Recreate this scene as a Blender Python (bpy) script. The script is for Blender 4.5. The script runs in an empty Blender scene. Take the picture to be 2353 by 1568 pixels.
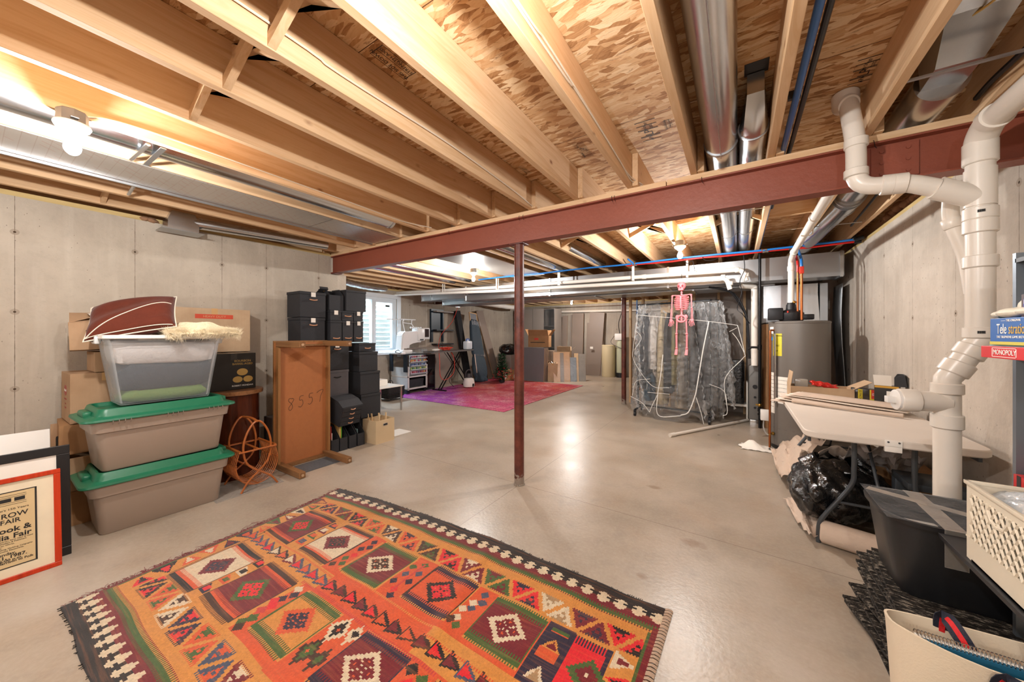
EXPOSURE=0.0; SKY=1.0; WIN_W=60; BULB_W=[55,60,60,60,60,60,60]
EXPOSURE=0.62
SKY=4
WIN_W=260
BULB_W=[46,58,66,70,84,55,50]
import bpy, bmesh, math, random
import numpy as np
from mathutils import Vector, Matrix, Euler
PI=math.pi; R=math.radians
random.seed(7)
sc=bpy.context.scene; C=sc.collection
# ---------------- camera (basement measured in metres; floor z=0, steel beam runs along x, joists along y)
FPX=810.0; CX=1176.5; HY=769.0; EYE=1.35
YAW=math.atan(517.5/FPX)
cam=bpy.data.cameras.new('camera'); camo=bpy.data.objects.new('camera',cam); C.objects.link(camo)
cam.sensor_width=36; cam.lens=36*FPX/2353; cam.shift_y=(769-784)/2353; cam.clip_start=.05
camo.location=(0,0,EYE); camo.rotation_euler=(R(90),0,YAW); sc.camera=camo
sc.view_settings.view_transform='Standard'; sc.view_settings.look='None'; sc.view_settings.gamma=1
sc.view_settings.use_curve_mapping=False; sc.view_settings.exposure=EXPOSURE
# ---------------- world: daylight outside the window well
w=bpy.data.worlds.new('world'); sc.world=w; w.use_nodes=True
bg=w.node_tree.nodes['Background']; bg.inputs[0].default_value=(.72,.86,1,1); bg.inputs[1].default_value=SKY
def plight(x,y,z,e,col=(1,.9,.78),r=.035):
    l=bpy.data.lights.new('bulb_light','POINT'); l.energy=e; l.color=col; l.shadow_soft_size=r
    o=bpy.data.objects.new('bulb_light',l); C.objects.link(o); o.location=(x,y,z); return o
BULBS=[(-2.69,.29,2.30),(-.46,.55,2.30),(-.55,4.42,2.30),(-3.62,4.50,2.30),(-4.03,9.5,2.30),(-2.6,-2.6,2.30),(.35,-2.4,2.30)]  # last two are unseen bulbs added behind the camera as fill light

l=bpy.data.lights.new('window_daylight','AREA'); l.energy=WIN_W; l.color=(.62,.82,1); l.shape='RECTANGLE'; l.size=.6; l.size_y=1.5
o=bpy.data.objects.new('window_daylight',l); C.objects.link(o); o.location=(-7.55,5.04,2.75); o.rotation_euler=(0,R(-18),0)

def W(r,d):
    c,s=math.cos(YAW),math.sin(YAW); return (r*c-d*s, r*s+d*c)
def fl(px,py,z=0.):
    d=FPX*(EYE-z)/(py-HY); x,y=W((px-CX)/FPX*d,d); return Vector((x,y,z))
def wx(px,py,X):
    c,s=math.cos(YAW),math.sin(YAW); k=(px-CX)/FPX; d=X/(k*c-s); return Vector((X,d*(k*s+c),EYE-(py-HY)/FPX*d))
def wy(px,py,Y):
    c,s=math.cos(YAW),math.sin(YAW); k=(px-CX)/FPX; d=Y/(k*s+c); return Vector((d*(k*c-s),Y,EYE-(py-HY)/FPX*d))
# ---------------- materials
def lin(c):
    if isinstance(c,str): c=[int(c[i:i+2],16)/255 for i in (0,2,4)]
    return tuple((v/12.92 if v<=.04045 else ((v+.055)/1.055)**2.4) for v in c)+(1,)
class NT:
    def __init__(s,name):
        s.m=bpy.data.materials.new(name); s.m.use_nodes=True; s.t=s.m.node_tree; s.b=s.t.nodes['Principled BSDF']
    def n(s,typ,ins={},**kw):
        x=s.t.nodes.new('ShaderNode'+typ)
        for k,v in kw.items(): setattr(x,k,v)
        for k,v in ins.items():
            if isinstance(v,bpy.types.NodeSocket): s.t.links.new(v,x.inputs[k])
            else: x.inputs[k].default_value=v
        return x
    def co(s,kind='Object',scale=(1,1,1),rot=(0,0,0)):
        return s.n('Mapping',{0:s.n('TexCoord').outputs[kind],'Scale':scale,'Rotation':rot}).outputs[0]
    def noise(s,vec,scale,detail=3,rough=.55,dist=0): return s.n('TexNoise',{'Vector':vec,'Scale':scale,'Detail':detail,'Roughness':rough,'Distortion':dist}).outputs['Fac']
    def ramp(s,f,stops):
        r=s.n('ValToRGB',{0:f}); e=r.color_ramp.elements
        while len(e)<len(stops): e.new(.5)
        for i,(p,c) in enumerate(stops):
            e[i].position=p; e[i].color=lin(c) if not isinstance(c,(int,float)) else (c,c,c,1)
        return r.outputs[0]
    def mix(s,f,a,b,mode='MIX'):
        x=s.n('Mix',data_type='RGBA',blend_type=mode)
        for i,v in ((0,f),(6,a),(7,b)):
            if isinstance(v,bpy.types.NodeSocket): s.t.links.new(v,x.inputs[i])
            else: x.inputs[i].default_value=v
        return x.outputs[2]
    def math(s,op,a,b=0.,c=0.):
        return s.n('Math',{0:a,1:b,2:c},operation=op).outputs[0]
    def out(s,color=None,rough=None,metal=None,bump=None,**kw):
        def st(k,v):
            if v is None: return
            if isinstance(v,bpy.types.NodeSocket): s.t.links.new(v,s.b.inputs[k])
            else: s.b.inputs[k].default_value=v
        st('Base Color',color); st('Roughness',rough); st('Metallic',metal)
        for k,v in kw.items(): st(k,v)
        if bump: 
            h,st_,d=bump; s.t.links.new(s.n('Bump',{'Height':h,'Strength':st_,'Distance':d}).outputs[0],s.b.inputs['Normal'])
        return s.m
_pm={}
def pm(name,col,rough=.6,metal=0,var=.12,sc_=8,bump=0,bs=60,spec=.5,**kw):
    """plain material with a little procedural tone variation and fine surface relief"""
    if name in _pm: return _pm[name]
    t=NT(name); v=t.co(); c=lin(col); f=t.noise(v,sc_,4)
    dk=tuple(x*(1-var) for x in c[:3])+(1,); lt=tuple(min(1,x*(1+var*.6)) for x in c[:3])+(1,)
    cc=t.mix(f,dk,lt); b=None
    if bump: b=(t.noise(v,bs,4),bump,.01)
    kw['Specular IOR Level']=spec
    _pm[name]=t.out(cc,rough,metal,b,**kw); return _pm[name]
# ---------------- mesh builder
class MB:
    def __init__(s,M=None): s.bm=bmesh.new(); s.M=M or Matrix.Identity(4); s.mi=0; s.nb=0
    def v(s,p): return s.bm.verts.new(s.M@Vector(p))
    def face(s,pts):
        f=s.bm.faces.new([s.v(p) for p in pts]); f.material_index=s.mi; return f
    def box(s,x0,y0,z0,x1,y1,z1,bev=0,seg=2):
        e=(0,-.00013,-.00026,-.00039,-.00007,-.0002,-.00033)[s.nb%7]; s.nb+=1  # neighbouring boards never share an exact plane
        if min(abs(x1-x0),abs(y1-y0),abs(z1-z0))>.0025: x0-=e; y0-=e; z0-=e; x1+=e; y1+=e; z1+=e
        a=[s.v(p) for p in ((x0,y0,z0),(x1,y0,z0),(x1,y1,z0),(x0,y1,z0),(x0,y0,z1),(x1,y0,z1),(x1,y1,z1),(x0,y1,z1))]
        fs=[s.bm.faces.new([a[i] for i in q]) for q in ((0,3,2,1),(4,5,6,7),(0,1,5,4),(1,2,6,5),(2,3,7,6),(3,0,4,7))]
        for f in fs: f.material_index=s.mi
        if bev:
            es=list({e for f in fs for e in f.edges}); r=bmesh.ops.bevel(s.bm,geom=es,offset=bev,segments=seg,affect='EDGES',profile=.5)
            for f in r['faces']: f.material_index=s.mi
        return s
    def cbox(s,cx,cy,z0,wx_,wy_,h,bev=0): return s.box(cx-wx_/2,cy-wy_/2,z0,cx+wx_/2,cy+wy_/2,z0+h,bev)
    def rings(s,rs,cap=True,closed_ring=True,loop=False):
        V=[[s.v(p) for p in r] for r in rs]; n=len(V[0]); m=len(V)
        for i in range(m if loop else m-1):
            A,B=V[i],V[(i+1)%m]
            for j in range(n if closed_ring else n-1):
                f=s.bm.faces.new((A[j],A[(j+1)%n],B[(j+1)%n],B[j])); f.material_index=s.mi
        if cap and not loop and closed_ring:
            for q in (V[0][::-1],V[-1]):
                f=s.bm.faces.new(q); f.material_index=s.mi
        return s
    def tube(s,pts,r,n=10,cap=True,loop=False,sx=1.):
        P=[Vector(p) for p in pts]; m=len(P); rr=r if isinstance(r,(list,tuple)) else [r]*m
        T=[]
        for i in range(m):
            a=P[(i-1)%m] if (i>0 or loop) else P[0]; b=P[(i+1)%m] if (i<m-1 or loop) else P[-1]
            t=(b-a); T.append(t.normalized() if t.length>1e-9 else Vector((0,0,1)))
        up=Vector((0,0,1)) if abs(T[0].z)<.9 else Vector((1,0,0))
        nrm=(up-T[0]*up.dot(T[0])).normalized(); rs=[]
        for i in range(m):
            nrm=(nrm-T[i]*nrm.dot(T[i])).normalized(); b=T[i].cross(nrm)
            rs.append([P[i]+(nrm*math.cos(2*PI*k/n)*sx+b*math.sin(2*PI*k/n))*rr[i] for k in range(n)])
        return s.rings(rs,cap,loop=loop)
    def cyl(s,p0,p1,r,r2=None,n=20,cap=True): return s.tube([p0,p1],[r,r if r2 is None else r2],n,cap)
    def lathe(s,prof,c=(0,0),n=32,cap=True):
        return s.rings([[(c[0]+r*math.cos(2*PI*k/n),c[1]+r*math.sin(2*PI*k/n),z) for k in range(n)] for r,z in prof],cap)
    def prism(s,poly,lo,hi,axis=2):
        """extrude a 2-D polygon between lo and hi along an axis (0,1,2)"""
        def q(p,h): return {2:(p[0],p[1],h),1:(p[0],h,p[1]),0:(h,p[0],p[1])}[axis]
        return s.rings([[q(p,lo) for p in poly],[q(p,hi) for p in poly]])
    def sphere(s,c,r,n=16,m=10,sc=(1,1,1)):
        prof=[]
        rs=[]
        for i in range(m+1):
            a=-PI/2+PI*i/m; rr=max(1e-4,math.cos(a))*r
            rs.append([(c[0]+rr*math.cos(2*PI*k/n)*sc[0],c[1]+rr*math.sin(2*PI*k/n)*sc[1],c[2]+r*math.sin(a)*sc[2]) for k in range(n)])
        return s.rings(rs)
    def grid(s,fn,nu,nv,solid=0):
        V=[[s.v(fn(i/nu,j/nv)) for j in range(nv+1)] for i in range(nu+1)]
        for i in range(nu):
            for j in range(nv):
                f=s.bm.faces.new((V[i][j],V[i+1][j],V[i+1][j+1],V[i][j+1])); f.material_index=s.mi
        return s
    def build(s,name,mats,parent=None,loc=None,rot=None,smooth=35,sub=0,disp=None,solid=0):
        me=bpy.data.meshes.new(name); bmesh.ops.recalc_face_normals(s.bm,faces=s.bm.faces); s.bm.to_mesh(me); s.bm.free()
        for m in (mats if isinstance(mats,(list,tuple)) else [mats]): me.materials.append(m)
        if smooth: me.shade_smooth(); me.set_sharp_from_angle(angle=R(smooth))
        o=bpy.data.objects.new(name,me); C.objects.link(o)
        if loc is not None: o.location=loc
        if rot is not None: o.rotation_euler=rot if isinstance(rot,(tuple,list)) else (0,0,rot)
        if solid: 
            q=o.modifiers.new('thickness','SOLIDIFY'); q.thickness=solid; q.offset=0
        if sub:
            q=o.modifiers.new('smooth','SUBSURF'); q.levels=q.render_levels=sub
        if disp:
            tex=bpy.data.textures.new(name,'CLOUDS'); tex.noise_scale=disp[1]; q=o.modifiers.new('relief','DISPLACE'); q.texture=tex; q.strength=disp[0]; q.mid_level=.5; q.texture_coords='LOCAL'
        if parent: o.parent=parent
        return o
def tag(o,label=None,cat=None,group=None,kind=None):
    if label: o['label']=label
    if cat: o['category']=cat
    if group: o['group']=group
    if kind: o['kind']=kind
    return o
def thing(name,label,cat,loc=(0,0,0),rz=0,group=None,rot=None):
    o=bpy.data.objects.new(name,None); C.objects.link(o); o.empty_display_size=.05; o.location=loc
    o.rotation_euler=rot or (0,0,rz); return tag(o,label,cat,group)
def struct(o): o['kind']='structure'; return o
def dup(root,loc,rz=None,label=None,group=None,scale=None,rot=None):
    r=root.copy(); C.objects.link(r); r.location=loc
    if rz is not None: r.rotation_euler=(0,0,rz)
    if rot is not None: r.rotation_euler=rot
    if label: r['label']=label
    if group: r['group']=group
    if scale: r.scale=scale
    for ch in list(root.children):
        c=ch.copy(); C.objects.link(c); c.parent=r
        for g in list(ch.children):
            d=g.copy(); C.objects.link(d); d.parent=c
    return r
def text(body,size,mat,parent,M,name='lettering',ext=.0006,align='CENTER',sx=1.,bold=0.):
    cu=bpy.data.curves.new(name,'FONT'); cu.body=body; cu.size=size; cu.align_x=align; cu.align_y='CENTER'; cu.extrude=ext; cu.offset=bold; cu.resolution_u=3
    t=bpy.data.objects.new(name,cu); C.objects.link(t); bpy.context.view_layer.update()
    me=bpy.data.meshes.new_from_object(t); C.objects.unlink(t); bpy.data.objects.remove(t)
    me.transform(M@Matrix.Diagonal((sx,1,1,1))); me.materials.append(mat)
    o=bpy.data.objects.new(name,me); C.objects.link(o); o.parent=parent; return o
def face_M(origin,xdir,ydir):
    """matrix that lays local xy text into a plane: xdir = reading direction, ydir = up"""
    x=Vector(xdir).normalized(); y=Vector(ydir); y=(y-x*y.dot(x)).normalized(); z=x.cross(y)
    m=Matrix((x,y,z)).transposed().to_4x4(); m.translation=Vector(origin); return m
def vbox(m,pts_bottom,z0,z1):
    m.rings([[(p[0],p[1],z0) for p in pts_bottom],[(p[0],p[1],z1) for p in pts_bottom]]); return m
def rrect(hx,hy,r,n=5):
    P=[]
    for cx,cy,a0 in ((hx-r,hy-r,0),(-hx+r,hy-r,90),(-hx+r,-hy+r,180),(hx-r,-hy+r,270)):
        for k in range(n+1):
            a=R(a0+90*k/n); P.append((cx+r*math.cos(a),cy+r*math.sin(a)))
    return P
def arc(c,r,a0,a1,n,f): return [f(c[0]+r*math.cos(R(a0+(a1-a0)*k/n)),c[1]+r*math.sin(R(a0+(a1-a0)*k/n))) for k in range(n+1)]
def bez(p,n=24):
    """smooth curve through points (catmull-rom)"""
    P=[Vector(q) for q in p]; P=[P[0]*2-P[1]]+P+[P[-1]*2-P[-2]]; o=[]
    k=max(2,n//(len(P)-3))
    for i in range(1,len(P)-2):
        for j in range(k):
            t=j/k; a,b,c,d=P[i-1],P[i],P[i+1],P[i+2]
            o.append(.5*((2*b)+(c-a)*t+(2*a-5*b+4*c-d)*t*t+(3*b-a-3*c+d)*t**3))
    o.append(P[-2]); return o
def m_concrete(name,axis,joints,base=('b9ada0','cfc4b6'),zt=(.33,.92,1.5,2.1)):
    t=NT(name); v=t.co(); sep=t.n('SeparateXYZ',{0:v}); y=sep.outputs[axis]; z=sep.outputs[2]
    c=t.ramp(t.noise(v,1.3,6,.6),[(.3,base[0]),(.7,base[1])])
    c=t.mix(t.ramp(t.noise(v,5,5),[(.45,0.),(.75,.35)]),c,lin('a89c90'))
    streak=t.noise(t.co(scale=(3,3,.25)),4,3); c=t.mix(t.ramp(streak,[(.52,0.),(.75,.25)]),c,lin('dcd2c4'))
    vn=t.n('TexVoronoi',{'Vector':t.n('Mapping',{0:v,'Scale':(1,1,.6)}).outputs[0],'Scale':34.,'Randomness':1.}); vo=vn.outputs['Distance']; vc=vn.outputs['Color']
    thr=t.math('MULTIPLY',t.n('SeparateColor',{0:vc}).outputs[0],.14); msk=t.math('MULTIPLY',t.math('LESS_THAN',vo,thr),t.math('GREATER_THAN',t.noise(v,2.6,4),.53))
    c=t.mix(t.math('MULTIPLY',msk,.75),c,lin('776d62')); c=t.mix(t.ramp(t.noise(v,14,5,.7),[(.5,0.),(.8,.3)]),c,lin('9a8f82')); c=t.mix(t.ramp(t.noise(t.co(scale=(1,1,2.5)),30,4,.8),[(.62,0.),(.72,.35)]),c,lin('857a6d'))
    h=t.math('MULTIPLY',msk,-1.)
    for j in joints:
        dy=t.math('ABSOLUTE',t.math('SUBTRACT',y,float(j)))
        wob=t.math('MULTIPLY_ADD',t.noise(v,20,2),.004,-.0005)
        ln=t.math('LESS_THAN',dy,wob); c=t.mix(t.math('MULTIPLY',ln,.75),c,lin('5e4f40'))
        for zz in zt:
            dz=t.math('SUBTRACT',z,zz+.02*math.sin(j*7)); d=t.math('SQRT',t.math('ADD',t.math('MULTIPLY',dy,dy),t.math('MULTIPLY',dz,dz)))
            c=t.mix(t.math('MULTIPLY',t.math('LESS_THAN',d,.022),.5),c,lin('8d7d6c')); c=t.mix(t.math('LESS_THAN',d,.007),c,lin('4a3a2c'))
    return t.out(c,.9,0,(t.math('ADD',t.noise(v,35,5),h),.35,.012),**{'Specular IOR Level':.2})
def m_floor():
    t=NT('concrete_floor'); v=t.co()
    c=t.ramp(t.noise(v,.8,5,.6),[(.33,'958979'),(.5,'aa9c8b'),(.68,'b9ad9f')])
    c=t.mix(t.ramp(t.noise(v,2.3,5,.6),[(.48,0.),(.75,.45)]),c,lin('a0866c'))
    c=t.mix(t.ramp(t.noise(v,5.5,5,.65),[(.52,0.),(.78,.4)]),c,lin('877d74'))
    c=t.mix(t.ramp(t.noise(v,48,3,.6),[(.42,0.),(.85,.22)]),c,lin('cfc6ba'))
    sep=t.n('SeparateXYZ',{0:v}); x,y=sep.outputs[0],sep.outputs[1]
    for (sx,sy,rx,ry) in ((-.24,2.55,.11,.075),(-.62,3.3,.09,.06),(-.45,2.05,.05,.04)):
        dx=t.math('DIVIDE',t.math('SUBTRACT',x,sx),rx); dy=t.math('DIVIDE',t.math('SUBTRACT',y,sy),ry)
        d=t.math('ADD',t.math('ADD',t.math('MULTIPLY',dx,dx),t.math('MULTIPLY',dy,dy)),t.math('MULTIPLY',t.noise(v,22,3),.9)); c=t.mix(t.ramp(d,[(.5,.55),(1.,0.)]),c,lin('80664c'))
    wob=t.math('MULTIPLY_ADD',t.noise(v,9,3),.006,-.003)
    for a,off in ((y,2.72),(x,-1.65),(y,7.3),(x,-5.2)):
        # saw-cut control joints, slightly off the beam line
        k=a
        if a is y and off<5: k=t.math('SUBTRACT',y,t.math('MULTIPLY',t.math('ADD',x,1.65),-.03))
        ln=t.math('LESS_THAN',t.math('ABSOLUTE',t.math('ADD',t.math('SUBTRACT',k,off),wob)),.0024)
        c=t.mix(t.math('MULTIPLY',ln,.7),c,lin('5d4c3e'))
    rg=t.math('MULTIPLY_ADD',t.noise(v,1.6,4,.6),.26,.20)
    return t.out(c,rg,0,(t.noise(v,45,4),.10,.01),**{'Specular IOR Level':.42})
def m_lumber(name,axis=1,a='c49a6e',b='d8b690',kn='7a4426',rough=.7):
    if name in _pm: return _pm[name]
    t=NT(name); s=[14.,14.,14.]; s[axis]=.9; rnd=t.n('ObjectInfo').outputs['Random']
    v0=t.n('TexCoord').outputs['Object']; off=t.n('VectorMath',{0:v0,1:t.n('CombineXYZ',{0:t.math('MULTIPLY',rnd,13.),1:t.math('MULTIPLY',rnd,37.),2:t.math('MULTIPLY',rnd,7.)}).outputs[0]},operation='ADD').outputs[0]
    v=t.n('Mapping',{0:off,'Scale':tuple(s)}).outputs[0]
    g=t.noise(v,1.6,6,.6,1.2); c=t.ramp(g,[(.3,a),(.55,b),(.8,a)])
    s3=[70.,70.,70.]; s3[axis]=2.; fg=t.noise(t.n('Mapping',{0:off,'Scale':tuple(s3)}).outputs[0],1.5,3)
    c=t.mix(t.ramp(fg,[(.5,0.),(.75,.28)]),c,lin(a))
    s2=[3.2,3.2,3.2]; s2[axis]=1.9
    vo=t.n('TexVoronoi',{'Vector':t.n('Mapping',{0:off,'Scale':tuple(s2)}).outputs[0],'Scale':1.6}).outputs['Distance']
    c=t.mix(t.ramp(vo,[(.03,.9),(.06,.35),(.1,0.)]),c,lin(kn))
    tone=t.mix(t.math('MULTIPLY',rnd,.4),c,lin(b))
    _pm[name]=t.out(tone,rough,0,(g,.12,.01),**{'Specular IOR Level':.25}); return _pm[name]
def m_osb():
    t=NT('oriented_strand_board'); v=t.co(); wv=t.noise(v,6,2); vv=t.n('VectorMath',{0:v,1:t.n('CombineXYZ',{0:t.math('MULTIPLY',wv,.06),1:t.math('MULTIPLY',wv,-.05),2:0.}).outputs[0]},operation='ADD').outputs[0]
    c=None; fs=None
    for k,(ang,scl,sh) in enumerate(((.35,9.,0.),(-.5,11.,3.1),(1.2,13.,7.7))):
        q=t.n('Mapping',{0:vv,'Rotation':(0,0,ang),'Location':(sh,sh*2,0),'Scale':(1.,3.2,1.)}).outputs[0]
        vo=t.n('TexVoronoi',{'Vector':q,'Scale':scl}); cc=t.n('SeparateColor',{0:vo.outputs['Color']}); g=t.noise(t.n('Mapping',{0:q,'Scale':(3,30,3)}).outputs[0],1.5,3,.6)
        f=t.math('MULTIPLY_ADD',cc.outputs[0],.62,t.math('MULTIPLY',g,.38)); col=t.ramp(f,[(.18,'94683f'),(.4,'c29668'),(.62,'d6b48a'),(.85,'e4cba6')])
        c=col if c is None else t.mix(t.math('GREATER_THAN',cc.outputs[1],.55),c,col); fs=f if fs is None else t.math('MULTIPLY_ADD',f,.5,fs)
    v2=t.noise(t.n('Mapping',{0:vv,'Rotation':(0,0,.3),'Scale':(5,30,5)}).outputs[0],2.,4,.7,.6); c=t.mix(t.ramp(v2,[(.60,0.),(.66,.75),(.70,0.)]),c,lin('7d4f2c'))
    sy=t.n('SeparateXYZ',{0:v}).outputs[1]; fr=t.math('ABSOLUTE',t.math('SUBTRACT',t.math('MODULO',t.math('ADD',sy,20.35),1.22),.61)); c=t.mix(t.math('LESS_THAN',fr,.002),c,lin('4a2d18'))
    return t.out(c,.75,0,(fs,.3,.01),**{'Specular IOR Level':.3})
def m_galv(name='galvanized_steel',rough=.24,col='d2d5d8',sp=1.):
    if name in _pm: return _pm[name]
    t=NT(name); v=t.co(); n=t.noise(v,150,2,.6); c=t.mix(t.math('MULTIPLY',n,.30*sp),lin(col),lin('9da2a8')); r=t.math('MULTIPLY_ADD',t.noise(v,6,2),.14,rough-.07)
    _pm[name]=t.out(c,r,1.,(t.noise(v,2.,1,.3),.05,.01)); return _pm[name]
def m_card(name='cardboard',a='a08062',b='b39374'):
    if name in _pm: return _pm[name]
    t=NT(name); v=t.co(); c=t.ramp(t.noise(v,5,5),[(.3,a),(.7,b)]); fl_=t.noise(t.co(scale=(120,120,3)),1,2); c=t.mix(t.math('MULTIPLY',fl_,.14),c,lin('8a6240'))
    _pm[name]=t.out(c,.8,0,(fl_,.15,.003),**{'Specular IOR Level':.25}); return _pm[name]
def m_clear(name,rough=.06,alpha=.25,col='eef2f4',bump=.6,bs=9,tint=None,metal=.0,gain=1.6):
    """thin clear plastic: see-through film, with glossy wrinkles that show by Fresnel reflection"""
    if name in _pm: return _pm[name]
    t=NT(name); v=t.co(); n=t.math('ADD',t.noise(v,bs,4,.65,1.),t.math('MULTIPLY',t.noise(v,bs*3.3,3,.6,2.),.35)); bp=t.n('Bump',{'Height':n,'Strength':bump,'Distance':.04}).outputs[0]
    t.out(lin(col),rough,metal,None,**{'Specular IOR Level':.9}); t.t.links.new(bp,t.b.inputs['Normal'])
    fr=t.n('Fresnel',{'IOR':1.5,'Normal':bp}).outputs[0]; fac=t.n('Math',{0:t.math('MULTIPLY_ADD',fr,gain,alpha),1:1.},operation='MINIMUM').outputs[0]
    tr=t.n('BsdfTransparent',{0:(.97,.975,.98,1)}).outputs[0]; mx=t.n('MixShader',{0:fac,1:tr,2:t.b.outputs[0]}); t.t.links.new(mx.outputs[0],t.t.nodes['Material Output'].inputs['Surface'])
    _pm[name]=t.m; return t.m
def m_rug():
    t=NT('kilim_wool'); c=t.n('Attribute',attribute_name='weave').outputs['Color']; v=t.co()
    c=t.mix(t.math('MULTIPLY',t.noise(v,25,4),.28),c,lin('3a2418')); ab=t.noise(t.co(scale=(2,40,1)),2,3); c=t.mix(t.ramp(ab,[(.5,0.),(.8,.22)]),c,lin('e08a50'))
    wv=t.n('TexWave',{'Vector':v,'Scale':70.,'Distortion':1.5},bands_direction='X').outputs['Fac']
    return t.out(c,.92,0,(wv,.5,.003),**{'Specular IOR Level':.1,'Sheen Weight':.2})
def m_rug2():
    t=NT('overdyed_wool'); v=t.co(); s=t.n('SeparateXYZ',{0:v}); x,y=s.outputs[0],s.outputs[1]
    c=t.ramp(t.noise(t.co(scale=(1,.8,1)),.9,4,.55),[(.35,'b04450'),(.5,'c65a50'),(.62,'cf7a5a'),(.75,'a86658')])
    g=t.math('ADD',t.math('MULTIPLY_ADD',y,-.42,.28),t.math('MULTIPLY',t.noise(v,1.6,4),.5)); c=t.mix(t.ramp(g,[(.45,0.),(1.,.75)]),c,lin('c85f88'))
    g2=t.math('ADD',t.math('ADD',t.math('MULTIPLY',x,-.40),t.math('MULTIPLY',y,-.42)),t.math('MULTIPLY',t.noise(v,2.,4),.6))
    g3=t.math('ADD',t.math('ADD',t.math('MULTIPLY',x,-.7),t.math('MULTIPLY',y,.25)),0.); c=t.mix(t.ramp(g3,[(.45,0.),(1.1,.6)]),c,lin('a8203c'))
    c=t.mix(t.ramp(g2,[(.72,0.),(1.0,.9)]),c,lin('9a52b8')); dn=t.noise(v,2.4,4,.6); c=t.mix(t.ramp(dn,[(.46,0.),(.68,.6)]),c,lin('e2b4b2'))
    for sc2,op in ((5.,.8),(12.,.7)):
        fig=t.noise(t.co(scale=(sc2,sc2,1)),1.5,3,.7,2.6); c=t.mix(t.ramp(fig,[(.47,0.),(.52,op),(.57,0.)]),c,lin('7c2446'))
    for a,b,w_ in ((1.13,1.57,.012),(1.33,1.78,.010),(1.05,1.49,.006)):
        q=t.math('LESS_THAN',t.math('MINIMUM',t.math('ABSOLUTE',t.math('SUBTRACT',t.math('ABSOLUTE',x),a)),t.math('ABSOLUTE',t.math('SUBTRACT',t.math('ABSOLUTE',y),b))),w_); c=t.mix(t.math('MULTIPLY',q,.55),c,lin('84284c'))
    return t.out(c,.95,0,(t.noise(v,180,2),.3,.003),**{'Specular IOR Level':.1})
LUM=m_lumber('joist_lumber',1); LUMX=m_lumber('plate_lumber',0); LUMZ=m_lumber('stud_lumber',2,'c9a27a','dcbb92')
PT=m_lumber('treated_sill_lumber',1,'b89a62','cfb57e','7d5a2e')
OSB=m_osb(); GALV=m_galv(); GALVD=m_galv('dull_galvanized_steel',.38,'b4b6b8',.8)
PVC=pm('white_pvc','dfd6ca',.32,0,.05,6); PVCB=pm('bright_pvc','efe9e0',.3,0,.04,6)
CARD=m_card(); CARD2=m_card('light_cardboard','b4987a','c8ac8c'); CARD3=m_card('orange_cardboard','96704c','a9805a')
RED=pm('red_oxide_paint','8c4834',.45,0,.15,3,.15,30); RED2=pm('dark_oxide_paint','5c2a22',.42,0,.25,5,.2,40)
BLK=pm('black_plastic','16161a',.45,0,.2,5); BLKM=pm('black_metal','1a1a1c',.35,.6,.15,5); WHT=pm('white_plastic','e6e2dc',.4,0,.05,6)
CHR=pm('chrome','cfcfcf',.18,1,.05,5); COP=pm('copper_pipe','b0663c',.3,1,.25,14); GRN=pm('brass','b08a45',.3,1,.1,9)
GREY=pm('grey_laminate','8b8078',.5,0,.06,4); INK=pm('black_ink','1c1a1a',.7,0,.05,5); INKR=pm('red_ink','c8321e',.6,0,.05,5)
PEXB=pm('blue_pex','1f74c4',.35,0,.08,5); PEXR=pm('red_pex','d0201c',.35,0,.08,5)
PAPER=pm('white_paper','ece6dc',.8,0,.06,5,.1,20); KRAFT=pm('kraft_paper','cdb8a6',.8,0,.1,6,.5,12)
CLR=m_clear('clear_film',.08,.015,'f2f6fa',.5,9,metal=.3,gain=.9)
XL=-4.57; XL2=-6.9; YJ=2.88; YF=11.5; XR=1.2; YB=-4.2; ZW=2.39; ZJ=2.43; ZO=2.665; YBM=2.71
def wallbox(name,x0,y0,x1,y1,mat,z0=-.1,z1=ZW):
    m=MB(); m.box(x0,y0,z0,x1,y1,z1); return struct(m.build(name,mat,smooth=0))
CL=m_concrete('left_wall_concrete',1,[-.39,.22,.847,1.483,1.898,2.5],('ab9f90','c4b8a8'))
CL2=m_concrete('window_wall_concrete',1,[3.3,3.9,6.05,6.66,7.27,7.88,8.49,9.1,9.71,10.32,10.93],('9c9184','b5a999'))
CR=m_concrete('right_wall_concrete',1,[.44,1.05,1.66,2.27,2.88,3.493,4.163,4.822,5.454,6.113,6.7],('b0a598','cbc0b3'))
CF=m_concrete('far_wall_concrete',0,[-6.3,-5.7,-5.1,-4.5,-3.9,-3.3,-2.7,-2.1,-1.5,-.9],('a2978a','b8ac9d'))
m=MB(); m.box(-7.2,YB-.2,-.12,1.5,YF+.2,0); struct(m.build('floor',m_floor(),smooth=0))
m=MB(); m.box(-7.2,YB-.2,ZO,1.5,YF+.2,ZO+.02); struct(m.build('ceiling',OSB,smooth=0))
# left near wall with the pocket that carries the beam
m=MB(); m.box(-4.82,YB,-.1,XL,2.66,ZW); m.box(-4.82,2.66,-.1,XL,YJ,2.165); m.box(-4.82,2.66,2.165,-4.62,YJ,ZW); struct(m.build('wall_left',CL,smooth=0))
wallbox('wall_jog',XL2-.25,2.63,-4.82,YJ,CF)
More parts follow.
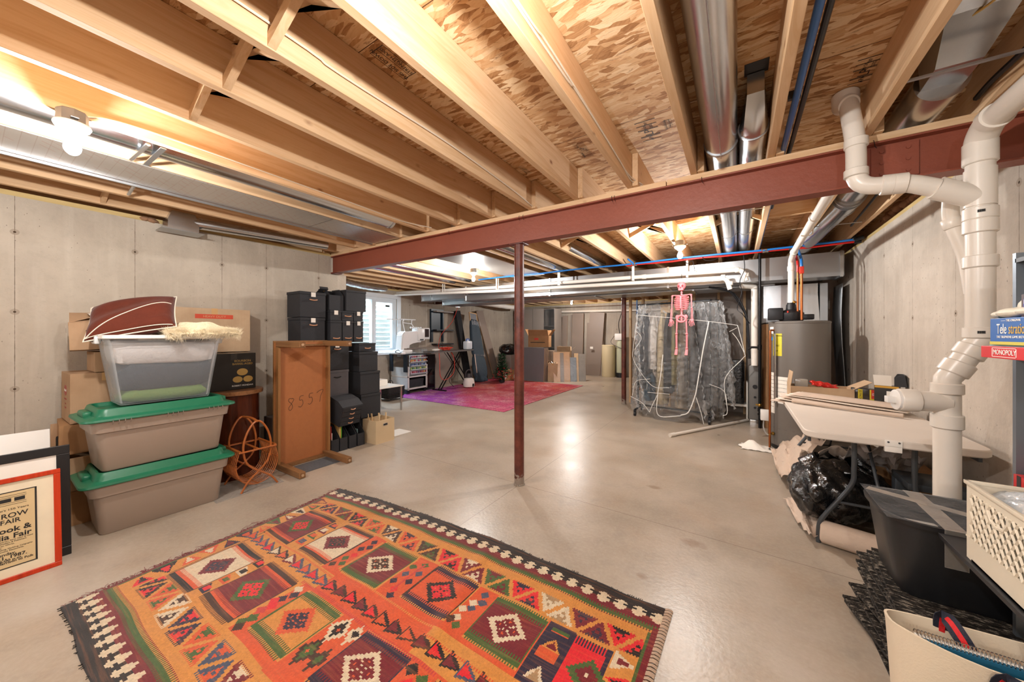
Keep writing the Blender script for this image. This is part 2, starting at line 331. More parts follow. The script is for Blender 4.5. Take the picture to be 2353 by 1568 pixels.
# window wall with opening
WY0,WY1,WZ0,WZ1=4.42,5.66,.93,2.2
m=MB(); m.box(XL2-.25,YJ,-.1,XL2,WY0,ZW); m.box(XL2-.25,WY1,-.1,XL2,YF+.25,ZW); m.box(XL2-.25,WY0,-.1,XL2,WY1,WZ0); m.box(XL2-.25,WY0,WZ1,XL2,WY1,ZW)
struct(m.build('wall_window_side',CL2,smooth=0))
wallbox('wall_far',XL2,YF,XR+.25,YF+.25,CF)
wallbox('wall_right',XR,YB,XR+.25,YF,CR)
wallbox('wall_back',-4.82,YB-.25,XR+.25,YB,CF)
# treated sill plates and rim boards on top of the foundation
n=0
for (x0,y0,x1,y1) in ((-4.76,YB,XL-.012,2.655),(-7.1,YJ-.2,-4.64,YJ-.03),(-7.1,YJ,XL2-.02,YF),(XR+.008,YB,XR+.15,YF),(-7,YF+.02,XR,YF+.16)):
    n+=1; m=MB(); m.box(x0,y0,ZW,x1,y1,ZJ); struct(m.build('trim_%d'%n,PT,smooth=0))
for (x0,y0,x1,y1) in ((-4.80,YB,-4.76,2.65),(-7.14,YJ,-7.1,YF),(XR+.15,YB,XR+.19,YF),(-7.1,YF+.16,XR,YF+.2),(-7.1,2.63,-4.8,2.67)):
    n+=1; m=MB(); m.box(x0,y0,ZW,x1,y1,ZO); struct(m.build('trim_%d'%n,LUM,smooth=0))
# ---- steel beams (wide-flange), nailer plates
def ibeam(name,y,x0,x1,mat,label,z0=2.168,z1=2.39,w=.10):
    m=MB(); t=.009
    pr=[(y-w/2,z0),(y+w/2,z0),(y+w/2,z0+t),(y+.004,z0+t),(y+.004,z1-t),(y+w/2,z1-t),(y+w/2,z1),(y-w/2,z1),(y-w/2,z1-t),(y-.004,z1-t),(y-.004,z0+t),(y-w/2,z0+t)]
    m.prism(pr,x0,x1,0); r=thing(name,label,'beam',(0,0,0)); m.build('web_and_flanges',mat,r,smooth=0)
    # splice plate with bolts
    return r
b=ibeam('steel_beam',YBM,-4.60,1.45,RED,'red oxide painted steel beam spanning the near half of the room on the front post')
m=MB(); m.box(.62,YBM-.016,2.19,.80,YBM-.006,2.37); 
for dx in (0,.1):
    for dz in (0,.06,.12): m.cyl((.66+dx,YBM-.022,2.22+dz),(.66+dx,YBM-.008,2.22+dz),.009,n=6)
m.build('splice_plate',RED,b)
m=MB(); m.box(-4.56,YBM-.05,2.155,-4.47,YBM+.05,2.166); m.build('bearing_plate',RED2,b)
ibeam('steel_beam',6.92,-6.88,-.9,RED2,'dark brown steel beam in the far half of the room behind the sheet-metal trunk duct',2.165,2.385)
def plate(x0,x1,y,label,z=2.391):
    m=MB(); m.box(x0,y-.052,z,x1,y+.052,2.429,.003); return tag(m.build('nailer_plate',LUMX,smooth=0),label,'wood plate')
plate(-4.56,-4.16,YBM,'short left length of wooden nailer plate on top of the red beam beside the wall')
plate(-4.155,-.42,YBM,'long middle length of wooden nailer plate on top of the red beam'); plate(-.415,1.19,YBM,'right length of wooden nailer plate on top of the red beam behind the drain pipes')
plate(-6.88,-.9,6.92,'wooden nailer plate on top of the far dark brown beam',2.387)
# bent nails under the plate
m=MB()
for x in (-3.4,-2.45,-1.62,-1.58,-.8,-.78,-.2,.62):
    y=YBM-.056; m.tube([(x,y+.006,2.40),(x,y-.004,2.395),(x+.004,y-.008,2.36),(x+.012,y-.002,2.352)],.0016,5)
tag(m.build('bent_nail',BLKM),'row of bent nails hanging over the top edge of the red beam','nails',kind='stuff')
# ---- lally columns
def column(x,y,h,label,r=.044):
    t=thing('steel_post',label,'post',(x,y,0)); m=MB(); m.cyl((0,0,0),(0,0,h-.012),r,n=32); m.build('shaft',M_COL,t)
    m=MB(); m.box(-.07,-.055,h-.012,.07,.055,h,.002); m.build('cap_plate',RED2,t)
    m=MB()
    for i in range(14):
        a=random.uniform(0,6.28); a=i*.449+.0; z=random.uniform(.0,.012); rr=r-.002; m.sphere((rr*math.cos(a),rr*math.sin(a),z),random.uniform(.009,.012),6,4)
    m.build('concrete_splatter',pm('cement_splash','9c9082',.9,0,.2,20),t); return t
def _mc():
    t=NT('post_red_paint'); v=t.co(); z=t.n('SeparateXYZ',{0:v}).outputs[2]
    c=t.ramp(t.noise(v,9,5,.7),[(.35,'4c231b'),(.65,'743a2c')]); low=t.math('LESS_THAN',t.math('MULTIPLY_ADD',t.noise(v,28,4,.7),.34,z),.26)
    c=t.mix(low,c,lin('8e8074')); return t.out(c,.42,0,(t.noise(v,40,4),.2,.005))
M_COL=_mc()
column(-1.655,YBM,2.167,'dark red steel post holding up the near red beam')
column(-1.85,6.92,2.164,'dark red steel post holding up the far beam, beside the plastic-wrapped clothes rack')
# ---- joists
XS=[round(-.266+.42*k,3) for k in range(-10,4)]
ORD=['first','second','third','fourth','fifth','sixth','seventh','eighth','ninth','tenth','eleventh','twelfth','thirteenth','fourteenth','fifteenth','sixteenth','seventeenth','eighteenth','nineteenth','twentieth']
for i,x in enumerate(XS):
    m=MB(); m.box(x,YB+.01,ZJ,x+.04,2.60+.19,ZO-.001,.002,1)
    tag(m.build('ceiling_joist',LUM,smooth=0),'%s ceiling joist from the left concrete wall, camera side of the red beam'%ORD[i],'joist','ceiling joists on the camera side of the red beam')
XS2=[round(-.266+.042+.42*k,3) for k in range(-15,4)]
for i,x in enumerate(XS2):
    y0=2.63 if x>-4.56 else YJ-.19
    m=MB(); m.box(x,y0,ZJ,x+.04,7.0,ZO-.001,.002,1)
    tag(m.build('ceiling_joist',LUM,smooth=0),'%s ceiling joist from the window wall, between red beam and far beam'%ORD[i],'joist','ceiling joists between the two beams')
for i,k in enumerate(range(-15,3)):
    x=-.266+.42*k; m=MB(); m.box(x,6.84,ZJ,x+.04,YF+.14,ZO-.001,.002,1)
    tag(m.build('ceiling_joist',LUM,smooth=0),'%s ceiling joist from the window wall, beyond the far dark beam'%ORD[i],'joist','ceiling joists beyond the far beam')
# X bridging between joists (each a pair of thin diagonal struts)
def bridging(x0,y,bay_label):
    t=thing('cross_bridging',bay_label,'bridging',(x0+.04,y,0))
    for s in (0,1):
        m=MB(); a,b=(ZJ+.004,ZO-.012) if s==0 else (ZO-.012,ZJ+.004); m.M=Matrix.Identity(4)
        dy=.034*s; w=.378
        m.rings([[(0,dy,a),(0,dy+.03,a),(0,dy+.03,a+(.05 if a<2.5 else -.05)),(0,dy,a+(.05 if a<2.5 else -.05))],[(w,dy,b+(-.0 if b<2.5 else -.05)),(w,dy+.03,b+(-.0 if b<2.5 else -.05)),(w,dy+.03,b+(.05 if b<2.5 else 0)),(w,dy,b+(.05 if b<2.5 else 0))]])
        m.build('diagonal_strut',LUMX,t,smooth=0)
    return t
for i in (0,5,6,7): bridging(XS[i],.62,'wooden cross bridging in the %s joist bay from the left wall'%ORD[i])
for i in (11,13,15): bridging(XS2[i],4.05,'wooden cross bridging in the %s bay from the window wall beyond the red beam'%ORD[i])
# ---- bulbs in porcelain holders
def _bulb_mat():
    m=bpy.data.materials.new('lit_bulb'); m.use_nodes=True; t=m.node_tree; b=t.nodes['Principled BSDF']
    t.nodes.remove(b); e=t.nodes.new('ShaderNodeEmission'); e.inputs[0].default_value=(1,.93,.82,1); e.inputs[1].default_value=6; tr=t.nodes.new('ShaderNodeBsdfTransparent'); a=t.nodes.new('ShaderNodeAddShader')
    t.links.new(e.outputs[0],a.inputs[0]); t.links.new(tr.outputs[0],a.inputs[1]); t.links.new(a.outputs[0],t.nodes['Material Output'].inputs[0]); return m
BM=_bulb_mat(); PORC=pm('white_porcelain','f0ece4',.3,0,.03,6); BOXM=pm('grey_junction_box','6e6c6a',.5,.2,.1,8)
BL=['lit bare bulb in a grey ceiling box above the brown pillow and storage totes','lit bare bulb nearest the camera, overhead on the camera side of the beam','lit bare bulb between the red beam and the pink skeleton','lit bare bulb above the embroidery machine side, beyond the red beam','farthest lit bare bulb, glowing below the trunk duct over the cardboard boxes','added fill bulb behind the camera on the left, out of view','added fill bulb behind the camera on the right, out of view']
t=thing('ceiling_bulb',BL[0],'light bulb',(BULBS[0][0],BULBS[0][1],2.31))
m=MB(); m.lathe([(.052,.05),(.052,.105),(.048,.11)],n=8); m.box(-.075,-.012,.06,.075,.012,.066); m.build('junction_box',BOXM,t)
m=MB(); m.lathe([(.018,.0),(.030,.004),(.034,.014),(.055,.028),(.062,.042),(.060,.05),(.03,.05)],n=28); m.build('lamp_holder',PORC,t)
m=MB(); m.lathe([(.0008,-.098),(.012,-.096),(.021,-.088),(.028,-.075),(.030,-.062),(.028,-.048),(.021,-.03),(.0145,-.014),(.0135,.002)],n=14); m.build('bulb',BM,t,smooth=80)
for b,l in list(zip(BULBS,BL))[1:]: dup(t,(b[0],b[1],2.31),label=l)
for i,b in enumerate(BULBS): plight(b[0],b[1],2.31-.064,BULB_W[i],(1,.985,.965),.024)
# ---- near-side sheet metal
def ring(m,p,axis,r,w=.01,h=.004,n=32):
    q=list(p); q[axis]+=w; m.cyl(p,q,r+h,n=n)
t=thing('round_duct','galvanized round duct tucked between joists left of the front bulb','duct',(-2.98,0,2.535))
m=MB(); m.cyl((0,YB+.05,0),(0,2.34,0),.1,n=40); m.build('pipe',GALV,t)
m=MB(); m.cyl((0,2.335,0),(0,2.36,0),.106,n=40); m.tube([(0,2.36,0),(0,2.385,0)],[.106,.07],40); m.build('end_cap',GALV,t)
m=MB(); m.box(-.186,.62,-.112,.186,.645,-.106); m.build('hanger_strap',GALVD,t)
FOILP=None
def _foil():
    t=NT('foil_faced_panning'); v=t.co(); s=t.n('SeparateXYZ',{0:v}); br=t.math('LESS_THAN',t.math('ABSOLUTE',t.math('SUBTRACT',t.math('MODULO',t.math('ADD',s.outputs[1],50.),.05),.025)),.0016)
    br2=t.math('LESS_THAN',t.math('ABSOLUTE',t.math('SUBTRACT',t.math('MODULO',t.math('ADD',t.math('ADD',s.outputs[0],s.outputs[1]),50.),.07),.035)),.004)
    msk=t.math('MULTIPLY',br2,t.math('GREATER_THAN',t.noise(v,9,1),.53)); c=t.mix(t.math('MULTIPLY',br,.35),lin('c9c5c0'),lin('a98f84')); c=t.mix(t.math('MULTIPLY',msk,.5),c,lin('c0938a'))
    return t.out(c,.33,.85,(t.noise(v,3,3),.2,.02))
FOILP=_foil()
for (a,b_,lab) in ((YB+.05,1.86,'long foil-faced return air panel nailed under the joists along the left wall'),(1.865,2.63,'short foil-faced return air panel meeting the red beam')):
    m=MB(); m.box(-3.60,a,2.420,-3.17,b_,2.4265); tag(m.build('foil_panning',FOILP,smooth=0),lab,'duct panel','foil panels under the joists')
t=thing('metal_flange','thin bent sheet-metal drive strip along the foil panel edge','metal strip',(-3.605,0,2.41)); m=MB(); m.box(-.012,YB+.05,-.008,.004,2.6,.008); m.build('strip',GALVD,t)
for (pa,pb,lab) in (((341,332),(301,366),'short steel bridging channel hanging below the joists by the front bulb'),((309,424),(295,447),'short steel bridging channel under the second joist, above the left wall')):
    a=fl(*pa,2.424); b=fl(*pb,2.424); m=MB(); d=(b-a); m.tube([a,b],.011,6); tag(m.build('steel_bridging',GALV),lab,'metal strut')
t=thing('outlet_duct','small galvanized duct with a square boot along the top of the left wall','duct',(-4.40,1.12,2.385))
m=MB(); m.rings([[(-.09,-.11,-.07),(.06,-.11,-.07),(.06,.11,-.07),(-.09,.11,-.07)],[(-.09,-.11,.02),(.07,-.11,.02),(.07,.11,.02),(-.09,.11,.02)],[(-.05,-.08,.10),(.06,-.08,.10),(.06,.08,.10),(-.05,.08,.10)]]); m.build('boot',GALV,t)
m=MB(); m.rings([[( -.12,-.15,-.075),(.075,-.15,-.075),(.075,.15,-.075),(-.12,.15,-.075)],[( -.12,-.15,-.068),(.075,-.15,-.068),(.075,.15,-.068),(-.12,.15,-.068)]]); m.build('flange',GALVD,t,smooth=0)
m=MB(); m.cyl((.02,.08,.03),(.16,1.30,.06),.05,n=24); m.build('pipe',GALV,t)
INS=pm('brown_insulation','9c7558',.95,0,.35,14,1,30)
def fluff(name,pts,r,mat,label,n=18,cat='insulation'):
    m=MB()
    for i in range(n):
        a=random.random(); k=min(len(pts)-2,int(a*(len(pts)-1))); f=a*(len(pts)-1)-k; p=Vector(pts[k]).lerp(Vector(pts[k+1]),f)
        m.sphere((p.x+random.uniform(-r,r)*.5,p.y+random.uniform(-r,r)*.6,p.z+random.uniform(-r,r)*.25),r*random.uniform(.5,.9),8,6,(1,1.4,.7))
    return tag(m.build(name,mat,disp=(.03,.05),sub=1,smooth=80),label,cat,kind='stuff')
fluff('insulation_tuft',[(-4.60,.88,2.41),(-4.59,1.02,2.40)],.04,INS,'torn tuft of brown insulation at the top of the left wall beside the duct boot',8)
fluff('rim_insulation',[(1.27,3.3,2.50),(1.27,4.9,2.50)],.07,INS,'brown insulation batts stuffed behind the last joist above the right wall',60)
fluff('rim_insulation',[(-6.98,3.0,2.48),(-6.98,5.9,2.46)],.07,INS,'brown insulation above the basement window wall',36)
# ---- ducts in the bay right of the vanishing point
t=thing('round_duct','large shiny round duct running overhead between joists and over the red beam','duct',(-.085,0,2.535))
m=MB(); m.cyl((0,YB+.05,0),(0,2.55,0),.086,n=48); m.cyl((0,2.53,.0),(0,5.95,0),.088,n=48); m.build('pipe',GALV,t)
m=MB(); m.cyl((0,YB+.05,-.0875),(0,2.55,-.0875),.003,n=6); m.build('seam',GALVD,t)
m=MB(); 
for y in (2.5,3.55,4.7): m.cyl((0,y,0),(0,y+.012,0),.0915,n=48)
m.build('joint_band',GALVD,t)
t=thing('round_duct','smaller round duct ending in a tapered floor boot beside the large overhead duct','duct',(.078,0,2.535))
m=MB(); m.cyl((0,2.44,0),(0,5.95,0),.071,n=40); m.build('pipe',GALV,t)
m=MB(); rs=[]
for i in range(7):
    f=i/6; ring_=[]
    for k in range(32):
        a=2*PI*k/32; cx,cz=math.cos(a),math.sin(a); q=max(abs(cx),abs(cz)); rx=.071*(1-f)+.036*f; p=(cx*(1-f)+cx/q*f, cz*(1-f)+cz/q*f)
        ring_.append((p[0]*rx*(1.0),2.44-f*.30,p[1]*(.071*(1-f)+.05*f)+.075*f*f))
    rs.append(ring_)
m.rings(rs); m.build('tapered_boot',GALV,t)
m=MB()
for y in (2.435,3.6,4.7): m.cyl((0,y,0),(0,y+.014,0),.0755,n=40)
m.build('joint_band',GALVD,t)
m=MB(); m.box(.03,2.06,2.6635,.13,2.16,2.6645); tag(m.build('floor_opening',BLK,smooth=0),'dark register cut-out in the wood subfloor at the tapered duct boot','opening')
for y,lab in ((3.05,'thin wire rod tied under the two round ducts just beyond the beam'),(3.62,'second thin wire rod across the joists beyond the beam')):
    m=MB(); m.cyl((-.27,y,2.422),(.2 if y<3.5 else .2,y+.05,2.424),.0035,n=6); tag(m.build('wire_hanger',CHR),lab,'wire')
PEXN=pm('dark_blue_pex','1d5c9e',.3,0,.1,5)
t=thing('blue_water_line','blue plastic water line clipped along a joist, crossing over the red beam','pipe',(.232,0,2.475))
m=MB(); m.cyl((0,YB+.1,0),(0,5.38,-.03),.0145,n=14); m.build('pipe',PEXN,t)
m=MB(); 
for y in (1.2,2.1,3.6): m.box(-.03,y,-.018,.018,y+.02,.02)
m.build('clip',BLK,t)
m=MB(); m.tube([(.268,YB+.1,2.482),(.266,1.,2.48),(.268,2.6,2.47),(.26,3.9,2.48)],.012,10); tag(m.build('black_cable',BLK),'black cable running beside the blue overhead water line','cable')
# white wires along joists
def wire(pts,r,mat,label,cat='cable',n=40,name='cable'):
    m=MB(); m.tube(bez(pts,n),r,6); return tag(m.build(name,mat),label,cat)
WW=pm('white_cable_jacket','d8cbb8',.5,0,.05,8)
x=XS[9]+.046; wire([(x,YB+.3,2.52),(x,.6,2.50),(x,1.3,2.515),(x,2.0,2.49),(x,2.52,2.47),(x+.05,2.72,2.46)],.0045,WW,'upper white cable stapled along the joist beside the bright ceiling bay',name='white_cable')
wire([(x,YB+.3,2.50),(x,.9,2.485),(x,1.6,2.50),(x,2.3,2.475),(x,2.6,2.455),(x+.06,2.75,2.45)],.0045,WW,'lower white cable stapled along the joist beside the bright ceiling bay',name='white_cable')
x=XS[7]+.050; wire([(x,YB+.3,2.53),(x,.3,2.52),(x,.9,2.50),(x,1.6,2.51),(x,2.3,2.48),(x,2.62,2.45),(x+.03,2.7,2.44)],.0045,WW,'white cable stapled along the eighth joist from the left wall',name='white_cable')
x=XS[4]+.046; wire([(BULBS[0][0]-.05,.29,2.42),(x,.5,2.47),(x,1.2,2.47),(x,1.8,2.46),(x,2.3,2.45),(x+.1,2.6,2.445)],.0045,WW,'white cable running from the front bulb box toward the beam',name='white_cable')
YWW=pm('yellow_cable_jacket','d9b96a',.5,0,.05,8)
wire([(.95,1.2,2.60),(.85,1.7,2.59),(.80,2.1,2.60),(.62,2.2,2.61)],.005,YWW,'pale yellow cable under the subfloor near the drain pipes',name='yellow_cable')
wire([(.975,1.0,2.50),(.972,1.7,2.49),(.970,2.0,2.51),(.970,2.25,2.49),(.972,2.5,2.5),(.972,2.64,2.49)],.012,BLK,'thick black cable sagging in the bay above the drain pipes',name='black_cable')
wire([(.96,2.9,2.50),(.95,3.6,2.50),(.96,4.3,2.47),(.98,4.9,2.46)],.010,BLK,'black cable beyond the beam beside the last joist',name='black_cable')
# boot right of the toilet riser
t=thing('duct_boot','galvanized wedge-shaped duct boot under the subfloor right of the drain riser','duct',(.80,2.25,2.55))
m=MB(); m.rings([[(-.10,-.18,.112),(.10,-.18,.112),(.10,.10,.112),(-.10,.10,.112)],[(-.10,-.14,.06),(.10,-.14,.06),(.10,.12,.03),(-.10,.12,.03)],[(-.07,.05,-.04),(.07,.05,-.04),(.07,.2,-.05),(-.07,.2,-.05)]]); m.build('boot',GALV,t,smooth=20)
m=MB(); m.box(-.185,-.06,-.112,.185,-.045,-.104); m.build('hanger_strap',GALVD,t)
t=thing('round_duct','shiny round duct with a jointed elbow above the water heater','duct',(.80,0,2.53))
m=MB(); m.cyl((0,2.45,0),(0,4.05,0),.092,n=40); m.tube([(0,4.0,0),(0,4.2,-.01),(-.03,4.45,-.03),(-.06,4.75,-.04),(-.1,5.9,-.05)],.10,40); m.build('pipe',GALV,t)
m=MB()
for y in (4.0,4.08,4.3): m.cyl((0,y,-.01),(0,y+.02,-.01),.106,n=40)
m.build('joint_band',GALVD,t)
m=MB(); m.cyl((.3,4.55,2.424),(1.0,4.62,2.424),.004,n=6); tag(m.build('wire_hanger',CHR),'thin wire rod under the shiny duct above the water heater','wire')
# far side: ducts in other bays
for x,y0,y1,r,lab in ((-2.58,2.9,5.8,.075,'round duct between joists just beyond the beam, near the lit bulb by the window'),(-4.68,2.95,5.7,.05,'thin round duct along the joists beyond the beam, fourth bay from the window wall'),(-5.1,2.95,5.7,.05,'thin round duct next bay toward the window wall'),(-1.9,4.3,5.75,.075,'short round duct end behind the front post')):
    m=MB(); m.cyl((x,y0,2.44+r),(x,y1,2.44+r),r,n=28); tag(m.build('round_duct',GALV),lab,'duct')
m=MB(); m.box(-3.56,2.80,2.415,-2.88,5.6,2.426); tag(m.build('sheet_panning',pm('smooth_sheet_metal','b9b4ad',.35,.9,.08,3),smooth=0),'wide smooth sheet-metal panel under the joists beyond the beam, above the second bulb','duct panel')
# silver flex duct sagging above the window
FOIL=pm('crinkled_foil','d4d4d2',.22,1,.1,12,1,45)
m=MB(); P=bez([(-5.3,3.1,2.36),(-6.0,3.6,2.35),(-6.3,4.1,2.34),(-6.45,4.6,2.34),(-6.6,5.1,2.37)],60); m.tube(P,[.06+.007*(i%2) for i in range(len(P))],16); tag(m.build('foil_duct',FOIL,disp=(.02,.06)),'crinkled silver flexible duct sagging above the basement window','duct')
# ---- trunk ducts (run along x beyond the beam)
def rduct(name,label,x0,x1,y0,y1,z0,z1,seams):
    t=thing(name,label,'duct',((x0+x1)/2,(y0+y1)/2,z0)); hx=(x1-x0)/2; hy=(y1-y0)/2; h=z1-z0
    m=MB(); m.box(-hx,-hy,0,hx,hy,h); m.build('duct_body',GALVD,t,smooth=0)
    for s in seams:
        m=MB(); s-=(x0+x1)/2
        for (a,b,c,d) in ((-hy-.012,-hy-.001,0-.012,h+.006),(hy+.001,hy+.012,-.012,h+.006),(-hy-.012,hy+.012,-.013,-.001)): m.box(s,a,c,s+.03,b,d)
        m.build('joint_flange',GALV,t,smooth=0)
    return t
rduct('trunk_duct','main galvanized rectangular trunk duct crossing the room below the joists, right and middle run',-4.9,1.10,5.80,6.16,2.07,2.37,(-4.9,-2.9,-.9,1.06))
rduct('trunk_duct','slimmer left end section of the galvanized trunk duct near the window wall',-6.25,-4.91,5.84,6.14,2.135,2.335,(-6.25,-5.95))
rduct('return_duct','second shiny rectangular duct running behind the main trunk duct',-5.95,.45,6.22,6.80,2.05,2.33,(-5.95,-4.0,-2.2,-.6))
rduct('duct_box','small white-faced duct box hung on the front of the trunk duct',-4.75,-3.4,5.70,5.785,2.20,2.32,(-4.75,))
m=MB()
for x in (-2.2,-1.2): m.cyl((x,5.69,2.08),(x,5.69,2.43),.006,n=6)
# ---- two white vent pipes hung in front of the trunk
def pipe(name,label,pts,r,mat,hubs=(),cat='pipe',hr=.006,n=20,hubmat=None,parts='pipe',bend=.06):
    """pipe run with rounded bends; hubs = list of (point, direction, length) collars"""
    P=[Vector(p) for p in pts]; o=P[0]; t=thing(name,label,cat,o)
    Q=[P[0]]
    for i in range(1,len(P)-1):
        a,b,c=P[i-1],P[i],P[i+1]; u=(a-b).normalized(); w_=(c-b).normalized(); d=min(bend,(a-b).length*.45,(c-b).length*.45)
        s,e=b+u*d,b+w_*d
        for k in range(7):
            f=k/6; Q.append(s*(1-f)**2+b*2*f*(1-f)+e*f*f)
    Q.append(P[-1]); m=MB(); m.tube([q-o for q in Q],r,n); m.build(parts,mat,t,smooth=50)
    for (p,dr,L) in hubs:
        p=Vector(p)-o; dr=Vector(dr).normalized(); m=MB(); m.tube([p-dr*L/2,p-dr*(L/2-.003),p+dr*(L/2-.003),p+dr*L/2],[r+hr*.4,r+hr,r+hr,r+hr*.4],n); m.build('hub',hubmat or mat,t,smooth=50)
    return t
a=pipe('vent_pipe','upper white plastic vent pipe hung along the front of the trunk duct',[(-7.0,5.66,2.36),(-4.0,5.64,2.27),(.06,5.60,2.215),(.10,5.60,2.06)],.031,PVCB,[((.0,5.60,2.215),(1,0,0),.05),((.10,5.60,2.14),(0,0,1),.05),((-3.0,5.63,2.255),(1,0,0),.07),((-1.2,5.618,2.232),(1,0,0),.07)],bend=.08)
pipe('vent_pipe','lower white plastic vent pipe running under the upper one to a shorter elbow',[(-6.95,5.58,2.30),(-4.0,5.56,2.19),(-.12,5.52,2.11),(-.08,5.52,1.95)],.029,PVCB,[((-.16,5.52,2.12),(1,0,0),.05),((-.08,5.52,2.03),(0,0,1),.05)],bend=.08)
for x,lab in ((-5.3,'pipe strap nearest the window, holding the white vent pipes'),(-3.9,'pipe strap by the second bulb on the white vent pipes'),(-2.6,'pipe strap behind the front post on the white vent pipes'),(-1.35,'pipe strap near the plastic tee on the white vent pipes'),(-.6,'pipe strap above the pink skeleton')):
    z=2.30+(x+5.3)*-.018; m=MB()
    for dy in (-.055,.0): m.box(x-.012,5.60+dy,z-.05,x+.012,5.604+dy,2.43)
    m.box(x-.012,5.545,z-.055,x+.012,5.604,z-.05); tag(m.build('pipe_strap',PVCB,smooth=0),lab,'strap','white straps on the vent pipes')
# ---- water lines along x
def hline(y,z,x0,x1,mat,label,fit):
    t=thing('water_line',label,'pipe',(x0,y,z)); m=MB(); m.tube([(i*(x1-x0)/12,0,.006*math.sin(i*1.7)) for i in range(13)],.0125,12); m.build('pipe',mat,t)
    for f in fit:
        m=MB(); m.cyl((f-x0-.03,0,.0),(f-x0-.012,0,0),.017,n=12); m.cyl((f-x0+.012,0,0),(f-x0+.03,0,0),.017,n=12); m.cyl((f-x0-.02,0,0),(f-x0+.02,0,0),.013,n=12); m.build('crimp_ring',CHR,t)
    return t
hline(5.38,2.405,-4.2,1.12,PEXB,'long blue water line running under the joists to the right wall',(-1.3,.28,.62))
hline(5.47,2.398,-1.42,1.12,PEXR,'red water line running beside the long blue one',(-1.3,.30,.56))
m=MB(); m.cyl((1.10,5.38,2.405),(1.18,5.38,2.43),.02,n=12); m.cyl((1.10,5.38,2.405),(1.10,5.38,2.45),.018,n=12); m.cyl((1.12,5.47,2.395),(1.18,5.47,2.40),.017,n=12); tag(m.build('wall_fitting',BLK),'black fitting where the red and blue lines reach the right wall','pipe fitting')
t=thing('water_tee','short blue and red branch fittings on the water lines behind the bulb','pipe fitting',(-1.30,5.42,2.405))
m=MB(); m.cyl((0,-.04,0),(-.05,-.16,.05),.012,n=10); m.build('blue_branch',PEXB,t); m=MB(); m.cyl((-.12,.05,-.005),(.0,.05,-.005),.014,n=10); m.build('red_branch',PEXR,t)
# gas line
t=pipe('gas_pipe','black iron gas pipe dropping from the joists to the floor left of the water heater',[(.25,5.66,2.42),(.25,5.66,.12)],.0165,BLKM,[((.25,5.66,1.18),(0,0,1),.07),((.25,5.66,.36),(0,0,1),.05),((.25,5.66,.30),(0,0,1),.03)],hr=.008)
for nm,mt,z,q in (('valve',GRN,.42,.024),('tee_branch',BLKM,1.18,.02)):
    m=MB(); 
    if nm=='valve': m.sphere((0,0,z-2.42),.026,12,8); m.box(-.045,-.02,z-2.425,-.01,-.012,z-2.405)
    else: m.tube([(0,0,z-2.42),(-.09,.0,z-2.42),(-.13,.0,z-2.45)],.015,10)
    m.build(nm,mt,t)
# condensate / vent run behind the beam and to the heater
pipe('vent_pipe','white plastic vent pipe rising from the water heater and running forward to the beam',[(.53,5.22,1.70),(.53,5.22,2.21),(.53,4.95,2.27),(.50,2.93,2.26),(.40,2.83,2.235),(-1.3,2.83,2.21)],.030,PVCB,[((.53,5.22,2.12),(0,0,1),.06),((.53,4.97,2.265),(0,1,.0),.05),((.51,3.6,2.265),(0,1,0),.05),((.30,2.83,2.234),(1,0,0),.06),((-.05,2.83,2.229),(1,0,0),.03)],bend=.05)
m=MB(); P=[(.56,4.05,2.43),(.565,4.05,2.30),(.56,4.05,2.235),(.515,4.05,2.225),(.48,4.05,2.235)]; m.tube(P,.006,6); tag(m.build('pipe_hook',PVCB),'perforated white hanger hook under the heater vent pipe','strap')
# small J-block timbers beyond the beam
for (x,y,lab) in ((.40,3.35,'diagonal wood brace between joists above the vent pipe'),): 
    m=MB(); m.M=Matrix.Translation((x,y,2.6))@Matrix.Rotation(R(55),4,'Z'); m.box(-.2,-.02,-.04,.2,.0,0); tag(m.build('wood_brace',LUMX,smooth=0),lab,'wood strut')
m=MB(); m.box(.236,4.2,2.48,.615,4.24,2.66); tag(m.build('joist_blocking',LUMX,smooth=0),'solid wood blocking between joists above the heater vent pipe','blocking')
# ---- APA stamps printed on the subfloor
def stamp(px,py,z,s,rot,lines,label,name='panel_stamp'):
    p=fl(px,py,ZO); t=thing(name,label,'printed stamp',(p.x,p.y,ZO-.0008))
    M0=Matrix.Rotation(rot,4,'Z')@Matrix.Scale(-1,4,(1,0,0))
    m=MB(M0)
    for (x0,y0,x1,y1) in lines[0]: m.box(x0*s,y0*s,-.0002,x1*s,y1*s,.0002)
    m.build('printed_bars',INK,t,smooth=0)
    for (txt,x,y,sz) in lines[1]:
        text(txt,sz*s,INK,t,M0@Matrix.Translation((x*s,y*s,-.0002)),'printed_lettering',.0001)
L1=([(-1,-.5,-.96,.5),(-.62,-.5,-.58,.5),(-.54,-.5,-.5,.5),(.1,-.5,.13,.5),(.17,-.5,.2,.5),(.55,-.5,.57,.5),(.6,-.5,.62,.5),(.95,-.5,1,.5)],[('APA',-.78,0,.3),('LP',-.2,0,.6),('24 OC',.36,.1,.2),('23/32',.36,-.2,.2),('EXP 1',.78,0,.2)])
L2=([(-1,-.45,-.97,.45),(.97,-.45,1,.45),(-1,.43,1,.45),(-1,-.45,1,-.43),(-1,-.02,1,.0)],[('THIS SIDE DOWN',0,.25,.28),('STRENGTH AXIS',0,-.2,.26),('2 SPAN',0,-.34,.14)])
L3=([(-1+.14*i,-.35,-.985+.14*i,.35) for i in range(15)],[('TONGUE',-.6,.2,.16),('LP',.2,0,.34),('23/32',-.1,-.2,.16),('24 oc',.6,.15,.16)])
stamp(1490,300,ZO,.12,R(90),L1,'black grade stamp on the subfloor in the bright ceiling bay'); stamp(1340,345,ZO,.11,R(90),L3,'second black grade stamp left of the joist in the bright bay')
